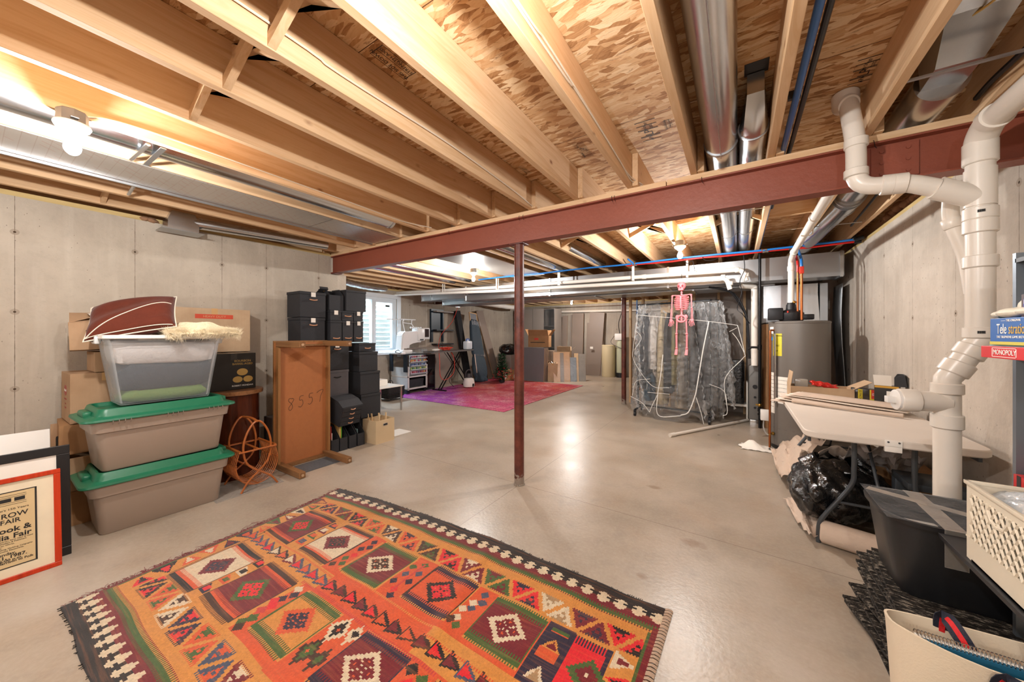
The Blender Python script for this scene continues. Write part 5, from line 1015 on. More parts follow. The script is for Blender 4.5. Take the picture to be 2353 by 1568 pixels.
m=MB(); m.box(-.0095,-hw+.06,.30,-.009,hw-.22,.40); m.build('colour_strip',pm('green_print','4a7a3a',.7),t,smooth=0); m=MB(); m.box(-.0090,-hw+.1,.31,-.0086,hw-.32,.395); m.build('yellow_strip',pm('ochre_print','d8b060',.7),t,smooth=0)
y1=fl(143,1297).y; PH=.555
t,hw=frame('picture_frame','red-framed vintage book fair poster leaning in the bottom left corner',-3.335,y1-.52,y1,PH,8,.026,RF,inner=CRM2)
ex,ez=hw,PH
m=MB(); m.box(-.0095,-hw+.07,.075,-.009,hw-.085,PH-.075); m.build('poster',POST,t,smooth=0)
m=MB(); 
for (a,b,c_,d_) in ((-hw+.07,hw-.085,.075,.080),(-hw+.07,hw-.085,PH-.08,PH-.075),(hw-.092,hw-.085,.08,PH-.08)): m.box(-.0089,a,c_,-.0084,b,d_)
m.build('poster_border',INK,t,smooth=0)
right=hw-.10
def ptx(s,z,sz,dx=0,bold=0,sx=1): text(s,sz*1.2,INK,t,face_M((-.0082,right-dx,z*1.2198),(0,1,0),(0,0,1)),'poster_lettering',.0002,'RIGHT',sx,bold)
ptx("Chicago's 150 Years",.315,.0115,.012,sx=1.25); ptx('PRINTERS ROW',.288,.030,.015,.0004,1.0); ptx('BOOK FAIR',.262,.028,.04,.0004,1.0); ptx('The Book &',.225,.032,.005,.0008,1.1); ptx('Paraphernalia Fair',.196,.032,.005,.0008,1.05)
for k,s in enumerate(('Antiquarian, Rare, New & Used','Booksellers & Publishers.','from their Works.','Presses.','Paper Making, Marbling, Caligraphy,',"Chicago's Famous Restaurants.")): ptx(s,.180-.0085*k,.0082,(0,.02,.06,.10,.0,.03)[k])
ptx('Sunday,',.123,.017,.055,.0003,1.1); ptx('June 21, 1987.',.108,.020,.02,.0005,1.1); ptx('10 a.m. - 6:00 p.m.',.0955+.0,.015,.035,.0003,1.1)
m=MB()
for (z,th) in ((.335,.0015),(.343,.0015),(.368,.0015),(.376,.0015)): z*=1.2198; m.box(-.0082,right-.20,z,-.0080,right-.02,z+th)
m.box(-.0082,right-.13,.425,-.0080,right-.07,.444); m.box(-.0082,right-.06,.425,-.0080,right-.025,.444); m.build('poster_ornament',INK,t,smooth=0)
ptx('Harrison to Polk',.0888-.002,.0135,.0,.0003,1.05) 
# odd red and black items on the wall side
m=MB(); m.box(-4.50,.30,.83,-4.44,.36,.86,.004); m.sphere((-4.46,.35,.87),.016,8,6); 
tag(m.build('red_clip',pm('red_plastic','b02018',.4)),'small red and black clip at the end of a shelf by the left wall','clip') if False else m.bm.free()
# ================= basement window, steel window well
WF=pm('white_window_vinyl','dfe4e8',.35,0,.04,5); wn=bpy.data.objects.new('window_1',None); C.objects.link(wn); wn['kind']='structure'; wn.location=(XL2,WY0,WZ0)
WW_,WH=WY1-WY0,WZ1-WZ0
def wpart(nm,bxs,mat,x0=-.08,x1=-.02):
    m=MB(); 
    for (y0,z0,y1,z1) in bxs: m.box(x0,y0,z0,x1,y1,z1)
    o_=m.build(nm,mat,wn,smooth=0); return o_
wpart('window_casing',[(-.10,-.12,-.0,WH+.09),(WW_,-.12,WW_+.10,WH+.09),(0,WH,WW_,WH+.09)],WF,.0005,.022); wpart('window_sill',[(-.12,-.05,WW_+.12,.0)],WF,-.20,.05)
wpart('window_frame',[(0,0,.06,WH),(WW_-.06,0,WW_,WH),(.06,WH-.06,WW_-.06,WH),(.06,0,WW_-.06,.06),(WW_*.46,.06,WW_*.46+.07,WH-.06)],WF,-.13,-.03)
wpart('window_sash',[(WW_*.46+.07,.06,WW_*.46+.115,WH-.06),(WW_-.105,.06,WW_-.06,WH-.06),(WW_*.46+.115,WH-.105,WW_-.105,WH-.06),(WW_*.46+.115,.06,WW_-.105,.105)],WF,-.10,-.045)
GL=NT('window_glass'); GL.out((.95,.98,1,1),.02,0,None,**{'Alpha':.10,'Specular IOR Level':.6}); wpart('window_pane',[(.06,.06,WW_-.06,WH-.06)],GL.m,-.085,-.08)
m=MB(); m.box(-.044,WW_-.30,WH-.20,-.042,WW_-.18,WH-.16); m.build('window_sticker',INK,wn,smooth=0)
CORR=pm('corrugated_steel','b9beba',.4,.75,.3,5); cor=[]
m=MB(); pts=[]; cy=(WY0+WY1)/2; NZ=150
def well(u,v):
    a=PI*(u); z=.55+2.3*v; r=.03*math.cos(z*2*PI/.112); return (XL2-.27-(.62+r)*math.sin(a)**.7,cy-(.98+r)*math.cos(a),z)
m.grid(well,28,NZ); w_=m.build('steel_window_well',CORR,smooth=80); tag(w_,'curved corrugated steel window well outside the basement window','window well')
m=MB(); m.grid(lambda u,v:(XL2-.26-.75*v,cy-1.0+2.0*u,.62+.03*math.sin(u*17)*math.sin(v*9)),20,10); tag(m.build('gravel',pm('gravel','a39b90',.9,0,.5,40,1,30)),'grey gravel at the bottom of the window well','gravel',kind='stuff')
# ================= white side table, wicker basket
t=thing('white_table','low white table with chrome legs below the basement window','table',(-5.35,3.95,0)); m=MB(); m.box(-.32,-.32,.43,.32,.32,.45,.004); m.build('tabletop',WHT,t,smooth=0)
for x in (-.29,.29):
    for y in (-.29,.29): m=MB(); m.box(x-.012,y-.012,0,x+.012,y+.012,.43); m.build('leg',CHR,t,smooth=0)
m=MB(); m.box(-.10,-.1,0,.10,.1,.10,.003); tag(m.build('white_box',PAPER,loc=(-5.35,4.0,.451),smooth=0),'small white box on the low white table under the window','box')
t=thing('wicker_basket','dark woven basket on the floor between the white table and embroidery cart','basket',(-6.05,4.80,0)); WK=pm('dark_wicker','221e1f',.6,0,.4,60,1,60)
m=MB(); m.rings([rr_(.17,.19,.03,0),rr_(.20,.22,.03,.28),rr_(.19,.21,.03,.28),rr_(.16,.18,.03,.02)]); m.build('basket_body',WK,t,disp=(.01,.02),sub=1); m=MB()
for k in range(9): m.tube([(x*1.0,y,.03+.03*k) for x,y in rrect(.172+.0033*k,.192+.0033*k,.03)],.008,5,loop=True)
m.build('woven_band',WK,t)
m=MB(); m.tube(bez([(-.08,0,.28),(-.06,0,.37),(.0,0,.40),(.06,0,.37),(.08,0,.28)],16),.008,6); m.build('basket_handle',WK,t)
m=MB(); m.box(-5.06,3.66,0,-5.02,3.70,.40); tag(m.build('red_post',pm('dark_red_wood','7a1c1c',.5),smooth=0),'slim dark red upright behind the chrome leg of the white table','post')
# ================= embroidery cart and machine
CW2=pm('cart_white_metal','dcd8d4',.4,.1,.06,6); NVY=pm('navy_panel','0e2230',.4,0,.1,6)
t=thing('utility_cart','white pegboard utility cart with black top by the basement window','cart',(-6.52,5.70,0))
x0,x1,y0,y1=-.30,.29,-.28,.30
for (x,y) in ((x0,y0),(x1-.03,y0),(x0,y1-.03),(x1-.03,y1-.03)): m=MB(); m.box(x,y,.09,x+.03,y+.03,.90 if x<0 else .62); m.build('cart_post',CW2,t,smooth=0)
for z in (.10,.37): m=MB(); m.box(x0,y0,z,x1,y1,z+.03,.003); m.build('cart_shelf',CW2,t,smooth=0)
def _peg():
    q=NT('pegboard'); v=q.co(); s=q.n('SeparateXYZ',{0:v}); a=q.math('SUBTRACT',q.math('MODULO',q.math('ADD',s.outputs[0],10.),.034),.017); b=q.math('SUBTRACT',q.math('MODULO',q.math('ADD',s.outputs[2],10.),.034),.017)
    d=q.math('SQRT',q.math('ADD',q.math('MULTIPLY',a,a),q.math('MULTIPLY',b,b))); return q.out(q.mix(q.math('LESS_THAN',d,.0055),lin('d9e0e4'),lin('4a565e')),.45)
m=MB(); m.box(x0+.03,y0+.002,.13,x1-.03,y0+.006,.60); m.build('pegboard_panel',_peg(),t,smooth=0)
m=MB(); m.box(x0,y0-.05,.885,x1,y1,.90,.003); m.build('cart_top',NVY,t,smooth=0); m=MB(); m.box(x0,y0-.045,.02,x1,y0-.01,.09); m.build('base_rail',NVY,t,smooth=0)
for x in (x0+.0,x1-.11): m=MB(); m.box(x,y0-.045,.50,x+.11,y0-.02,.885); m.build('drop_leaf_leg',NVY,t,smooth=0)
for (x,y) in ((x0+.04,y0+.05),(x1-.04,y0+.05),(x0+.04,y1-.05),(x1-.04,y1-.05)):
    m=MB(); m.cyl((x-.012,y,.038),(x+.012,y,.038),.037,n=20); m.box(x-.016,y-.01,.038,x+.016,y+.01,.09); m.build('caster',BLK,t)
m=MB(); m.box(x0+.05,y0+.05,.131,x1-.05,y1-.06,.32,.02); m.build('fabric_bundle',pm('dark_fabric','2a2a2e',.9,0,.3,14,.8,20),t,disp=(.03,.08),sub=1)
# thread rack and spools
t=thing('thread_rack','clear tiered thread rack on the front of the white cart','thread rack',(-6.225,5.46,.42)); AC=m_clear('clear_acrylic',.05,.18,'e8eef2',.05,5)
for k in range(5): m=MB(); m.box(-.02,.0,.03+.088*k,.045,.50,.034+.088*k); m.box(.043,.0,.034+.088*k,.046,.50,.052+.088*k); m.build('rack_tier',AC,t,smooth=0)
m=MB(); m.box(-.024,0,0,-.02,.50,.46); m.build('rack_back',AC,t,smooth=0)
SPC=[['d9a0a8','c2182c','e85a78','b02a50','7a2a6a','8a1c2c','c43a4a','d9822a','a02838'],['8fae3c','4c8a3a','a8c25a','2f6a3a','6aa04a','c8c84a','3f7a50','88a838','d8d890'],['2a3f7a','5a6ab0','284a8a','7a8ac0','1f2f5a','6a4a8a','88a0c8','3a5a9a','c8cfe0'],['e8872a','f0b040','e05a2a','d8d0c0','c84a8a','e8c050','7a7a8a','e89a30','d86a3a'],['6a3a7a','b04a5a','d03a4a','8a2a3a','c8a0a8','d8c8a0','9a3a5a','7a3a2a','5a2a3a']]
SPC=[SPC[0],SPC[1],SPC[2],SPC[3],SPC[4]]; RN=['bottom','second','middle','fourth','top']
sp=MB(); sp.lathe([(.010,0),(.015,.001),(.015,.008),(.0125,.010),(.0135,.05),(.006,.056),(.006,.060)],n=12); spo=None
for r_ in range(5):
    for k in range(9):
        mt=pm('thread_'+SPC[r_][k],SPC[r_][k],.6)
        if spo is None: spo=sp.build('thread_spool',mt); q_=spo
        else: q_=spo.copy(); q_.data=spo.data.copy(); q_.data.materials[0]=mt; C.objects.link(q_)
        q_.location=(-6.210+.0,5.485+.056*k,.4545+.088*r_); tag(q_,'%s spool from the left in the %s row of the thread rack'%(ORD[k],RN[r_]),'thread spool','thread spools on the clear rack')
m=MB(); m.box(-.14,-.13,0,.14,.15,.10,.01); tag(m.build('clear_tray',CB,loc=(-6.36,5.86,.902)),'clear plastic tray of notions beside the embroidery machine','tray')
EMB=pm('white_machine_shell','e9e7e6',.3,0,.04,5); t=thing('embroidery_machine','white multi-needle embroidery machine with thread tree and screen on the cart','embroidery machine',(-6.5,5.62,.901))
m=MB(); m.box(-.18,-.28,0,.18,.02,.10,.03); m.box(-.20,-.34,0,.22,-.22,.05,.015); m.build('machine_base',EMB,t)
m=MB(); m.prism([(-.26,.05),(-.02,.05),(-.04,.22),(.08,.26),(.36,.26),(.36,.48),(.30,.54),(.10,.52),(-.15,.52),(-.22,.45)],-.11,.11,0); bmesh.ops.bevel(m.bm,geom=m.bm.edges[:],offset=.02,segments=2,affect='EDGES'); m.build('machine_arm',EMB,t)
m=MB(); m.box(-.10,.22,.29,.14,.44,.60,.03); m.build('needle_head',EMB,t); m=MB(); m.box(.141,.27,.31,.145,.38,.34); m.build('head_display',GM,t,smooth=0)
m=MB(); 
for k in range(6): m.box(.0,.24+.03*k,.25,.012,.248+.03*k,.30)
m.build('needle_bar',CHR,t,smooth=0)
for k in range(6): m=MB(); m.sphere((.06,.06+.062*k,.61),.024,10,6); m.lathe([(.012,.59),(.012,.60)],(.06,.06+.062*k),8); m.build('tension_knob',EMB,t)
m=MB(); 
for pth in (((.04,-.10,.52),(.04,-.16,.72),(.04,-.14,.80)),((.04,.22,.56),(.04,.10,.70),(.04,.11,.80)),((.04,-.16,.72),(.04,.10,.70)),((.04,-.20,.80),(.04,.22,.80)),((-.06,-.20,.80),(-.06,.22,.80)),((.04,-.20,.80),(-.06,-.20,.80)),((.04,.22,.80),(-.06,.22,.80)),((-.02,-.55,.79),(-.02,-.15,.79)),((.0,-.28,.50),(.0,-.28,.62))): m.tube(pth,.010,6)
m.build('thread_tree',EMB,t)
m=MB(); m.box(.02,.46,.33,.05,.68,.61,.012); m.tube([(.0,.40,.42),(.03,.50,.42)],.014,8); sc_=m.build('control_screen',EMB,t); m=MB(); m.box(.0503,.495,.385,.052,.645,.585); m.build('screen_glass',pm('dark_screen','3a2f30',.15),t,smooth=0)
m=MB(); m.box(.0,-.10,.115,.16,1.15,.135,.004); m.box(-.06,-.18,.10,.14,.30,.13,.006); m.build('hoop_carriage',GREY,t,smooth=0)
m=MB(); m.box(-.06,-.55,0,.02,-.45,.0,) if False else m.tube(bez([(.10,-.30,.08),(.14,-.38,.10),(.10,-.42,.06),(.16,-.36,.03),(.2,-.33,.05)],20),.008,6); m.build('loose_cable',BLK,t)
# black wall shelf
t=thing('wall_shelf','black metal ladder shelf mounted on the concrete wall behind the embroidery machine','wall shelf',(-6.86,7.05,1.15)); 
m=MB(); m.box(-.03,-.33,0,.03,-.26,.88); m.box(-.03,-.26,.33,-.02,.10,.84); m.box(-.03,.10,0,.03,.14,.88); m.box(-.03,-.33,.84,.03,.14,.88); m.box(-.03,-.33,.28,.03,.14,.33); m.build('shelf_frame',NVY,t,smooth=0)
for z in (.80,.30,-.08): m=MB(); m.box(-.03,-.26,z,.16,.40,z+.035); m.build('shelf_board',BLK if z<.5 else GREY,t,smooth=0)
# ironing board
t=thing('ironing_board','ironing board with black crossed legs in front of the concrete wall','ironing board',(-6.0,6.62,0)); IB=pm('silver_board_cover','6a6562',.5,.3,.1,9)
m=MB(); prof=[(-.18,-.80),(.18,-.80),(.19,.2),(.15,.55),(.07,.76),(0,.80),(-.07,.76),(-.15,.55),(-.19,.2)]
m.rings([[(x,y,.925) for x,y in prof],[(x,y,.955) for x,y in prof]]); m.build('board_top',IB,t,smooth=30)
for s in (-1,1): m=MB(); m.tube([(-.10*s*0+s*.07,.62,.02),(s*.07,-.12,.92)],.014,8); m.build('leg',BLKM,t); m=MB(); m.tube([(s*.04,-.45,.02),(s*.04,.32,.92)],.014,8); m.build('leg',BLKM,t)
for y in (.62,-.45): m=MB(); m.tube([(-.22,y,.018),(.22,y,.018)],.016,8); m.build('foot_bar',BLKM,t)
m=MB(); m.sphere((0,0,0),.05,14,8,(.9,2.6,.6)); tag(m.build('rolled_towel',WHT,loc=(-6.0,6.05,.985)),'white rolled cloth on the left end of the ironing board','cloth')
OR_=pm('orange_red_cord','d23a22',.5)
m=MB(); m.tube(bez([(-6.02,6.9,2.16),(-6.2,6.85,1.7),(-6.35,6.6,1.35),(-6.2,6.35,1.02),(-6.05,6.40,.99)],40),.006,6); m.tube(bez([(-6.02+.09*math.cos(i*1.9)*(.6+.4*math.sin(i)),6.42+.16*math.sin(i*2.3),.975+.03+.03*math.sin(i*1.3)) for i in range(26)],150),.0065,6)
m.tube(bez([(-5.99,6.45,.99),(-5.78,6.40,.85),(-5.80,6.48,.62),(-5.78,6.40,.40),(-5.80,6.15,.28),(-5.79,5.98,.40),(-5.80,5.97,.75),(-5.9,6.05,.97)],60),.0065,6); tag(m.build('extension_cord',OR_),'tangled orange-red extension cord hanging from the duct onto the ironing board','cord')
m=MB(); m.tube(bez([(-6.3,6.45,1.0),(-6.28,6.5,1.12),(-6.25,6.53,1.15),(-6.25,6.55,1.08),(-6.2,6.5,.95),(-5.8,6.5,.5),(-5.85,6.35,.25),(-5.8,6.45,.08)],60),.007,6); tag(m.build('power_cord',BLK),'black cord looping off the ironing board to the floor','cord')
t=thing('white_appliance','white kettle-shaped appliance with dark handle on the pink rug','appliance',(-5.74,6.95,.014)); m=MB(); m.lathe([(.10,0),(.14,.02),(.145,.12),(.12,.22),(.06,.24)],n=28); m.build('body',WHT,t); m=MB(); m.tube(bez([(-.06,-.05,.23),(-.05,-.05,.38),(0,0,.44),(.05,.05,.38),(.06,.05,.23)],18),.014,8); m.lathe([(.055,.24),(.05,.34)],n=16); m.build('handle',pm('smoke_plastic','4a4648',.3),t); m=MB(); m.box(.11,-.03,.03,.148,.03,.10,.004); m.build('dark_port',BLK,t)
t=thing('water_jug','translucent white water jug standing at the far end of the ironing board','jug',(-6.05,7.28,.956)); m=MB(); m.box(-.07,-.12,0,.07,.12,.22,.03); m.lathe([(.03,.22),(.028,.26)],n=12); m.build('jug_body',CB if False else pm('milky_jug','d8dfe6',.3,0,.05,6),t); m=MB(); m.tube(bez([(0,-.06,.22),(0,-.05,.27),(0,.05,.27),(0,.06,.22)],12),.012,6); m.build('handle',pm('blue_cap','3a6ac0',.4),t)
# dark glossy cabinet / pictures behind ironing board
t=thing('dark_cabinet','dark glossy cabinet behind the cart under the embroidery screen','cabinet',(-6.55,6.22,0)); m=MB(); m.box(-.20,-.15,0,.20,.16,.86,.004); m.build('body',BLK,t,smooth=0); m=MB(); m.box(.2003,-.12,.05,.206,.13,.50); m.build('door',pm('black_gloss','0e0d10',.1),t,smooth=0)
BRD=pm('warm_grey_laminate','8a7b70',.5,0,.06,4); EDGE=pm('particle_board_edge','a98662',.7,0,.2,30)
def board(name,label,p0,p1,w,th,top_x,mat=BRD,cat='board',h=None,wall='x',group=None):
    """board standing on the floor at p0, leaning so its top rests near the wall"""
    pass
def lean(label,x,y,w,h,th,deg,rz=0,mat=BRD,name='laminate_board',cat='board',group=None,z=0.0,edge=True,roll=0):
    """w wide, h tall, th thick; face looks along local +x, top tips toward -x"""
    m=MB(); m.box(-th,-w/2,0,0,w/2,h,.001,1)
    if edge: 
        m.mi=1; m.box(-th-.0002,w/2,.0,.0002,w/2+.0012,h); m.box(-th-.0002,-w/2-.0012,.0,.0002,-w/2,h)
    return tag(m.build(name,[mat,EDGE],loc=(x,y,z),rot=(R(roll),R(-deg),R(rz)),smooth=0),label,cat,group)
lean('wide grey laminate panel leaning on the wall behind the ironing board',-6.62,6.85,.95,.88,.018,8)
lean('long black roll-like bag leaning beside the denim-covered board',-6.40,7.80,.20,2.06,.10,9,mat=pm('black_fabric','17171a',.8,0,.3,9,.5,20),name='garment_bag',cat='bag',edge=False,roll=4)
DEN=pm('slate_blue_cover','33424e',.7,0,.25,5,.8,9); t=thing('covered_board','tall board in a slate blue cover tied with plastic, leaning on the concrete wall','covered board',(-6.08,7.92,0),rot=(R(-6),R(-14),0))
m=MB(); rs=[]
for (z,w,d) in ((0.0,.27,.07),(.10,.28,.10),(.14,.20,.08),(.22,.29,.14),(.5,.27,.13),(.72,.25,.12),(.76,.19,.08),(.80,.25,.11),(1.1,.245,.11),(1.5,.21,.10),(1.78,.17,.08),(1.86,.15,.06)): rs.append([(x,y,z+.01*math.sin(i*1.3)) for i,(x,y) in enumerate(rrect(d/2,w,min(d/2-.005,.04),6))])
m.rings(rs); m.build('cover',DEN,t,disp=(.02,.1),sub=1,smooth=80); m=MB(); 
for (a,b,c_,d_) in ((-.17,-.145,1.80,2.06),(.145,.17,1.80,2.06),(-.17,.17,2.03,2.06)): m.box(-.015,a,c_,.015,b,d_)
m.build('wood_frame',LUMZ,t,smooth=0); m=MB(); m.box(-.004,-.145,1.84,.004,.145,2.03); m.build('frame_panel',pm('grey_insert','8e9298',.3),t,smooth=0)
m=MB(); m.grid(lambda u,v:(.07+.012*math.sin(u*40),-.19+.38*u,1.66+.13*v+.01*math.sin(u*23)),30,8); m.grid(lambda u,v:(.072+.01*math.sin(u*36),-.24+.48*u,.74+.05*v),30,4); m.build('plastic_tie',CLR,t)
m=MB(); m.box(.075,-.26,.25,.085,-.235,.78); m.build('pink_strip',pm('pale_pink_tape','d8bdb0',.6),t,smooth=0)
lean('narrow grey laminate board leaning on the wall right of the blue cover, middle height',-6.48,8.90,.20,1.62,.02,11,mat=BRD); lean('tall wide grey laminate board leaning highest on the concrete wall, holes near its top',-6.30,9.02,.34,2.16,.02,12,rz=0,roll=9)
lean('short grey laminate board leaning low beside the tall wide one',-6.36,8.72,.17,.95,.02,14)
lean('square grey laminate panel on the floor behind the artificial plant',-6.0,9.05,.42,.78,.02,10,rz=-20)
# black bin bags on a bench + grey boxed panel near post
t=thing('black_bag','shiny black plastic bag heaped on the grey box behind the post','plastic bag',(-5.95,9.15,.735)); m=MB(); m.grid(lambda u,v:((.28+.05*math.sin(u*25))*math.sin(v*PI)**.7*math.cos(u*2*PI),(.34+.05*math.sin(u*31+v*9))*math.sin(v*PI)**.7*math.sin(u*2*PI),.32*(1-math.cos(v*PI))/2+.02*math.sin(u*37)*math.sin(v*PI)),40,16); bmesh.ops.remove_doubles(m.bm,verts=m.bm.verts,dist=.001); m.build('bag',BAG,t,disp=(.05,.1),sub=1)
m=MB(); m.box(-6.20,8.86,0,-5.70,9.5,.735,.006); tag(m.build('grey_box',GREY,smooth=0),'grey flat-pack box standing behind the artificial plant, under the black bag','box')
for k,(y,h,l) in enumerate(((8.36,.36,'left'),(8.72,.33,'right'))):
    t=carton('carton','low brown carton with white labels on the pink rug, %s of the two by the plant'%l,'box',(-5.66+.05*k,y+.15,.014),R(-14),.12,.33,h-.05,CARD3,open_=False); m=MB(); m.box(.0605,-.09,.05,.0612,-.02,.22) if k==0 else m.box(.0605,-.05,.04,.0612,.03,.15); m.build('white_label',PAPER,t,smooth=0)
# artificial plant
t=thing('artificial_plant','small artificial holiday tree with red berries on the pink rug','plant',(-5.52,8.12,.014)); LEAF=pm('dark_green_leaf','1f4a28',.6,0,.3,30); BER=pm('red_berry','a81820',.4); rnd=random.Random(3)
m=MB(); m.lathe([(.06,0),(.08,.02),(.07,.12),(.03,.14)],n=16); m.cyl((0,0,.12),(0,0,.70),.012,n=8); m.build('pot_and_stem',pm('dark_pot','1a1614',.7),t)
m=MB()
for i in range(760):
    f=rnd.random(); a=rnd.uniform(0,6.28); 
    if i<430: z=.30+.48*f; rad=.13*(1-f*.65)+.02
    else: z=.10+.34*f; rad=.26*(1-abs(f-.5))
    rad*=rnd.uniform(.3,1); p=Vector((rad*math.cos(a),rad*math.sin(a),z)); d=Vector((math.cos(a),math.sin(a),rnd.uniform(-.4,.9))).normalized(); s=d.cross(Vector((0,0,1))).normalized()*.020; e=d*.075
    m.rings([[p,p+s*.4,p+Vector((0,0,.002))],[p+e*.5+s,p+e*.5-s,p+e*.5+Vector((0,0,.006))],[p+e,p+e+s*.05,p+e+Vector((0,0,.001))]])
m.build('foliage',LEAF,t)['kind']='stuff'
m=MB()
for i in range(70): 
    a=rnd.uniform(0,6.28); rad=rnd.uniform(.08,.30); m.sphere((rad*math.cos(a),rad*math.sin(a),rnd.uniform(.10,.42)),.016,8,6)
m.build('berries',BER,t)['kind']='stuff'
# ================= pink rug
t=tag(MB().box(-1.44,-1.87,0,1.44,1.87,.008,.003).build('overdyed_rug',m_rug2(),loc=(-4.85,6.95,.0015),smooth=0),'large pink, red and purple overdyed rug on the far floor','rug')
# ================= grey panels, boxes by the far wall
for k in range(4):
    lean('large grey laminate panel upright right of the post, %s of four from the front'%ORD[k],-5.0+.0*k+.06*k*0,8.93+.07*k,.78,.96,.02,3,rz=-98,mat=pm('cool_grey_laminate','79777a',.45,0,.05,4),group='large grey panels behind the front post')
carton('carton','large open carton with red print on top of the grey panels and boxes','box',(-5.02,9.42,.975),R(-75),.40,.62,.34,CARD3,(125,120,118,125))
q=[o_ for o_ in C.objects if o_.name.startswith('carton')][-1]; big=[o_ for o_ in C.objects if o_.get('label','').startswith('large open carton')][0]
m=MB(); m.box(.2003,-.12,.21,.2012,.0,.27); m.build('red_print',INKR,big,smooth=0)
m=MB(); m.box(.2003,-.24,.13,.2012,.20,.15); m.box(.0,-.3112,.04,.12,-.3103,.14); m.build('black_print',INK,big,smooth=0); m=MB(); m.box(-.02,-.3112,.17,.13,-.3103,.29); m.build('red_print',INKR,big,smooth=0)
carton('carton','open shallow carton right of the large open carton','box',(-4.42,9.86,.62),R(-70),.30,.42,.24,CARD2,(130,120,60,135)); m=MB(); m.box(-4.66,9.66,0,-4.15,10.10,.615,.003); tag(m.build('stacked_carton',CARD3,smooth=0),'large closed carton supporting the shallow open carton','box')
carton('carton','closed grey-brown carton with a printed frame, below the large open carton','box',(-4.84,9.66,.56),R(-78),.34,.36,.30,GREY if False else pm('grey_cardboard','9a8472',.8,0,.1,6),open_=False); m=MB(); m.box(-5.04,9.47,0,-4.68,9.84,.555,.003); tag(m.build('stacked_carton',CARD,smooth=0),'carton on the floor supporting the grey-brown carton','box')
carton('carton','upright tan carton on the floor between grey panels and leaning boards','box',(-4.47,9.22,0),R(-75),.26,.27,.53,CARD2,open_=False); m=MB(); m.box(-.03,-.11,0,.03,.11,.40); tag(m.build('flat_carton',CARD2,loc=(-4.66,9.15,0),rot=R(-75),smooth=0),'narrow tan carton slab beside the upright tan carton','box')
m=MB(); m.grid(lambda u,v:((u-.5)*.2,(v-.5)*.2,.05*math.sin(u*PI)*math.sin(v*PI)+.015*math.sin(u*19+v*7)),16,12); tag(m.build('foil_scrap',FOIL,loc=(-4.47,9.22,.537),solid=.002),'crumpled shiny wrap on top of the upright tan carton','wrap')
SL_=[('c8a07a',.19,.86),('84776c',.17,.84),('b98f66',.30,.86),('8a8078',.10,.68),('7c8288',.22,.70),('c7a67e',.12,.82),('8e867c',.30,.80)]
for k,(c_,w,h) in enumerate(SL_):
    lean('plastic-wrapped board leaning in the row by the far cartons, %s from the left'%ORD[k],-4.30+.085*k-.0,9.10+.085*k,w,h,.045,12,rz=-60,mat=pm('wrapped_board_'+c_,c_,.25,0,.2,9,.3,12),group='wrapped boards leaning by the far cartons')
# tall wrapped cabinet
t=thing('tall_cabinet','tall grey cabinet wrapped in clear film with open upper shelves, far left corner','cabinet',(-5.72,10.88,0)); h=2.22
LG2=pm('light_grey_laminate','958c84',.4,0,.05,4)
for (a,b,c_,d_,e_,f_) in ((-.62,-.30,0,.30,.0,h),(-.60,-.28,-.62,-.29,0,h)): pass
m=MB(); m.box(-.62,-.28,0,.22,.28,h,.002); m.build('cabinet_body',LG2,t,smooth=0); 
m=MB(); m.box(-.21,-.283,0,-.205,-.2805,h); m.build('door_gap',BLK,t,smooth=0)
m=MB(); m.box(.221,-.28,0,.62,.28,.02); m.box(.60,-.28,0,.62,.28,h); m.box(.2215,.26,0,.60,.28,h); 
for z in (.45,.9,1.35,1.62,h-.02): m.box(.2215,-.28,z,.60,.26,z+.018)
m.build('open_shelving',LG2,t,smooth=0); m=MB(); m.grid(lambda u,v:(.22+.40*u,-.286-.006*math.sin(u*9+v*5),.3+1.9*v),16,40); m.build('stretch_film',CLR,t)
# far wall panels
FP=[(-5.05,.20,2.0,3,0),(-4.86,.05,2.05,6,1),(-4.58,.40,2.08,4,0),(-4.22,.10,1.75,5,0),(-4.02,.50,2.09,4,0),(-3.72,.24,2.06,5,0)]
for k,(x,w,h_,dg_,q_) in enumerate(FP):
    lean('tall grey laminate panel leaning on the far concrete wall, %s from the left'%ORD[k],x,11.22+.02*(k%2),w,h_,.02,dg_,rz=-90,mat=BRD if not q_ else GREY,roll=(5 if k==5 else (-3 if k==4 else 0)),group='tall grey panels on the far wall')
m=MB(); m.box(-.05,-.002,0,.05,0,.07); tag(m.build('outlet_plate',PAPER,loc=(-4.02,11.13,.88),smooth=0),'white card stuck on the widest far grey panel','card'); m=MB(); m.box(-.03,-.002,0,.03,0,.09); tag(m.build('outlet_plate',PAPER,loc=(-4.28,11.13,.10),smooth=0),'small white card low on a far grey panel','card')
m=MB(); m.cyl((-6.0,11.38,2.16),(-1.6,11.38,2.10),.04,n=20); tag(m.build('drain_pipe',PVC),'long white drain pipe along the top of the far wall','pipe'); m=MB(); m.cyl((-5.9,11.40,2.30),(-2.0,11.40,2.28),.012,n=8); tag(m.build('conduit',CHR),'thin metal conduit above the far wall drain pipe','pipe')
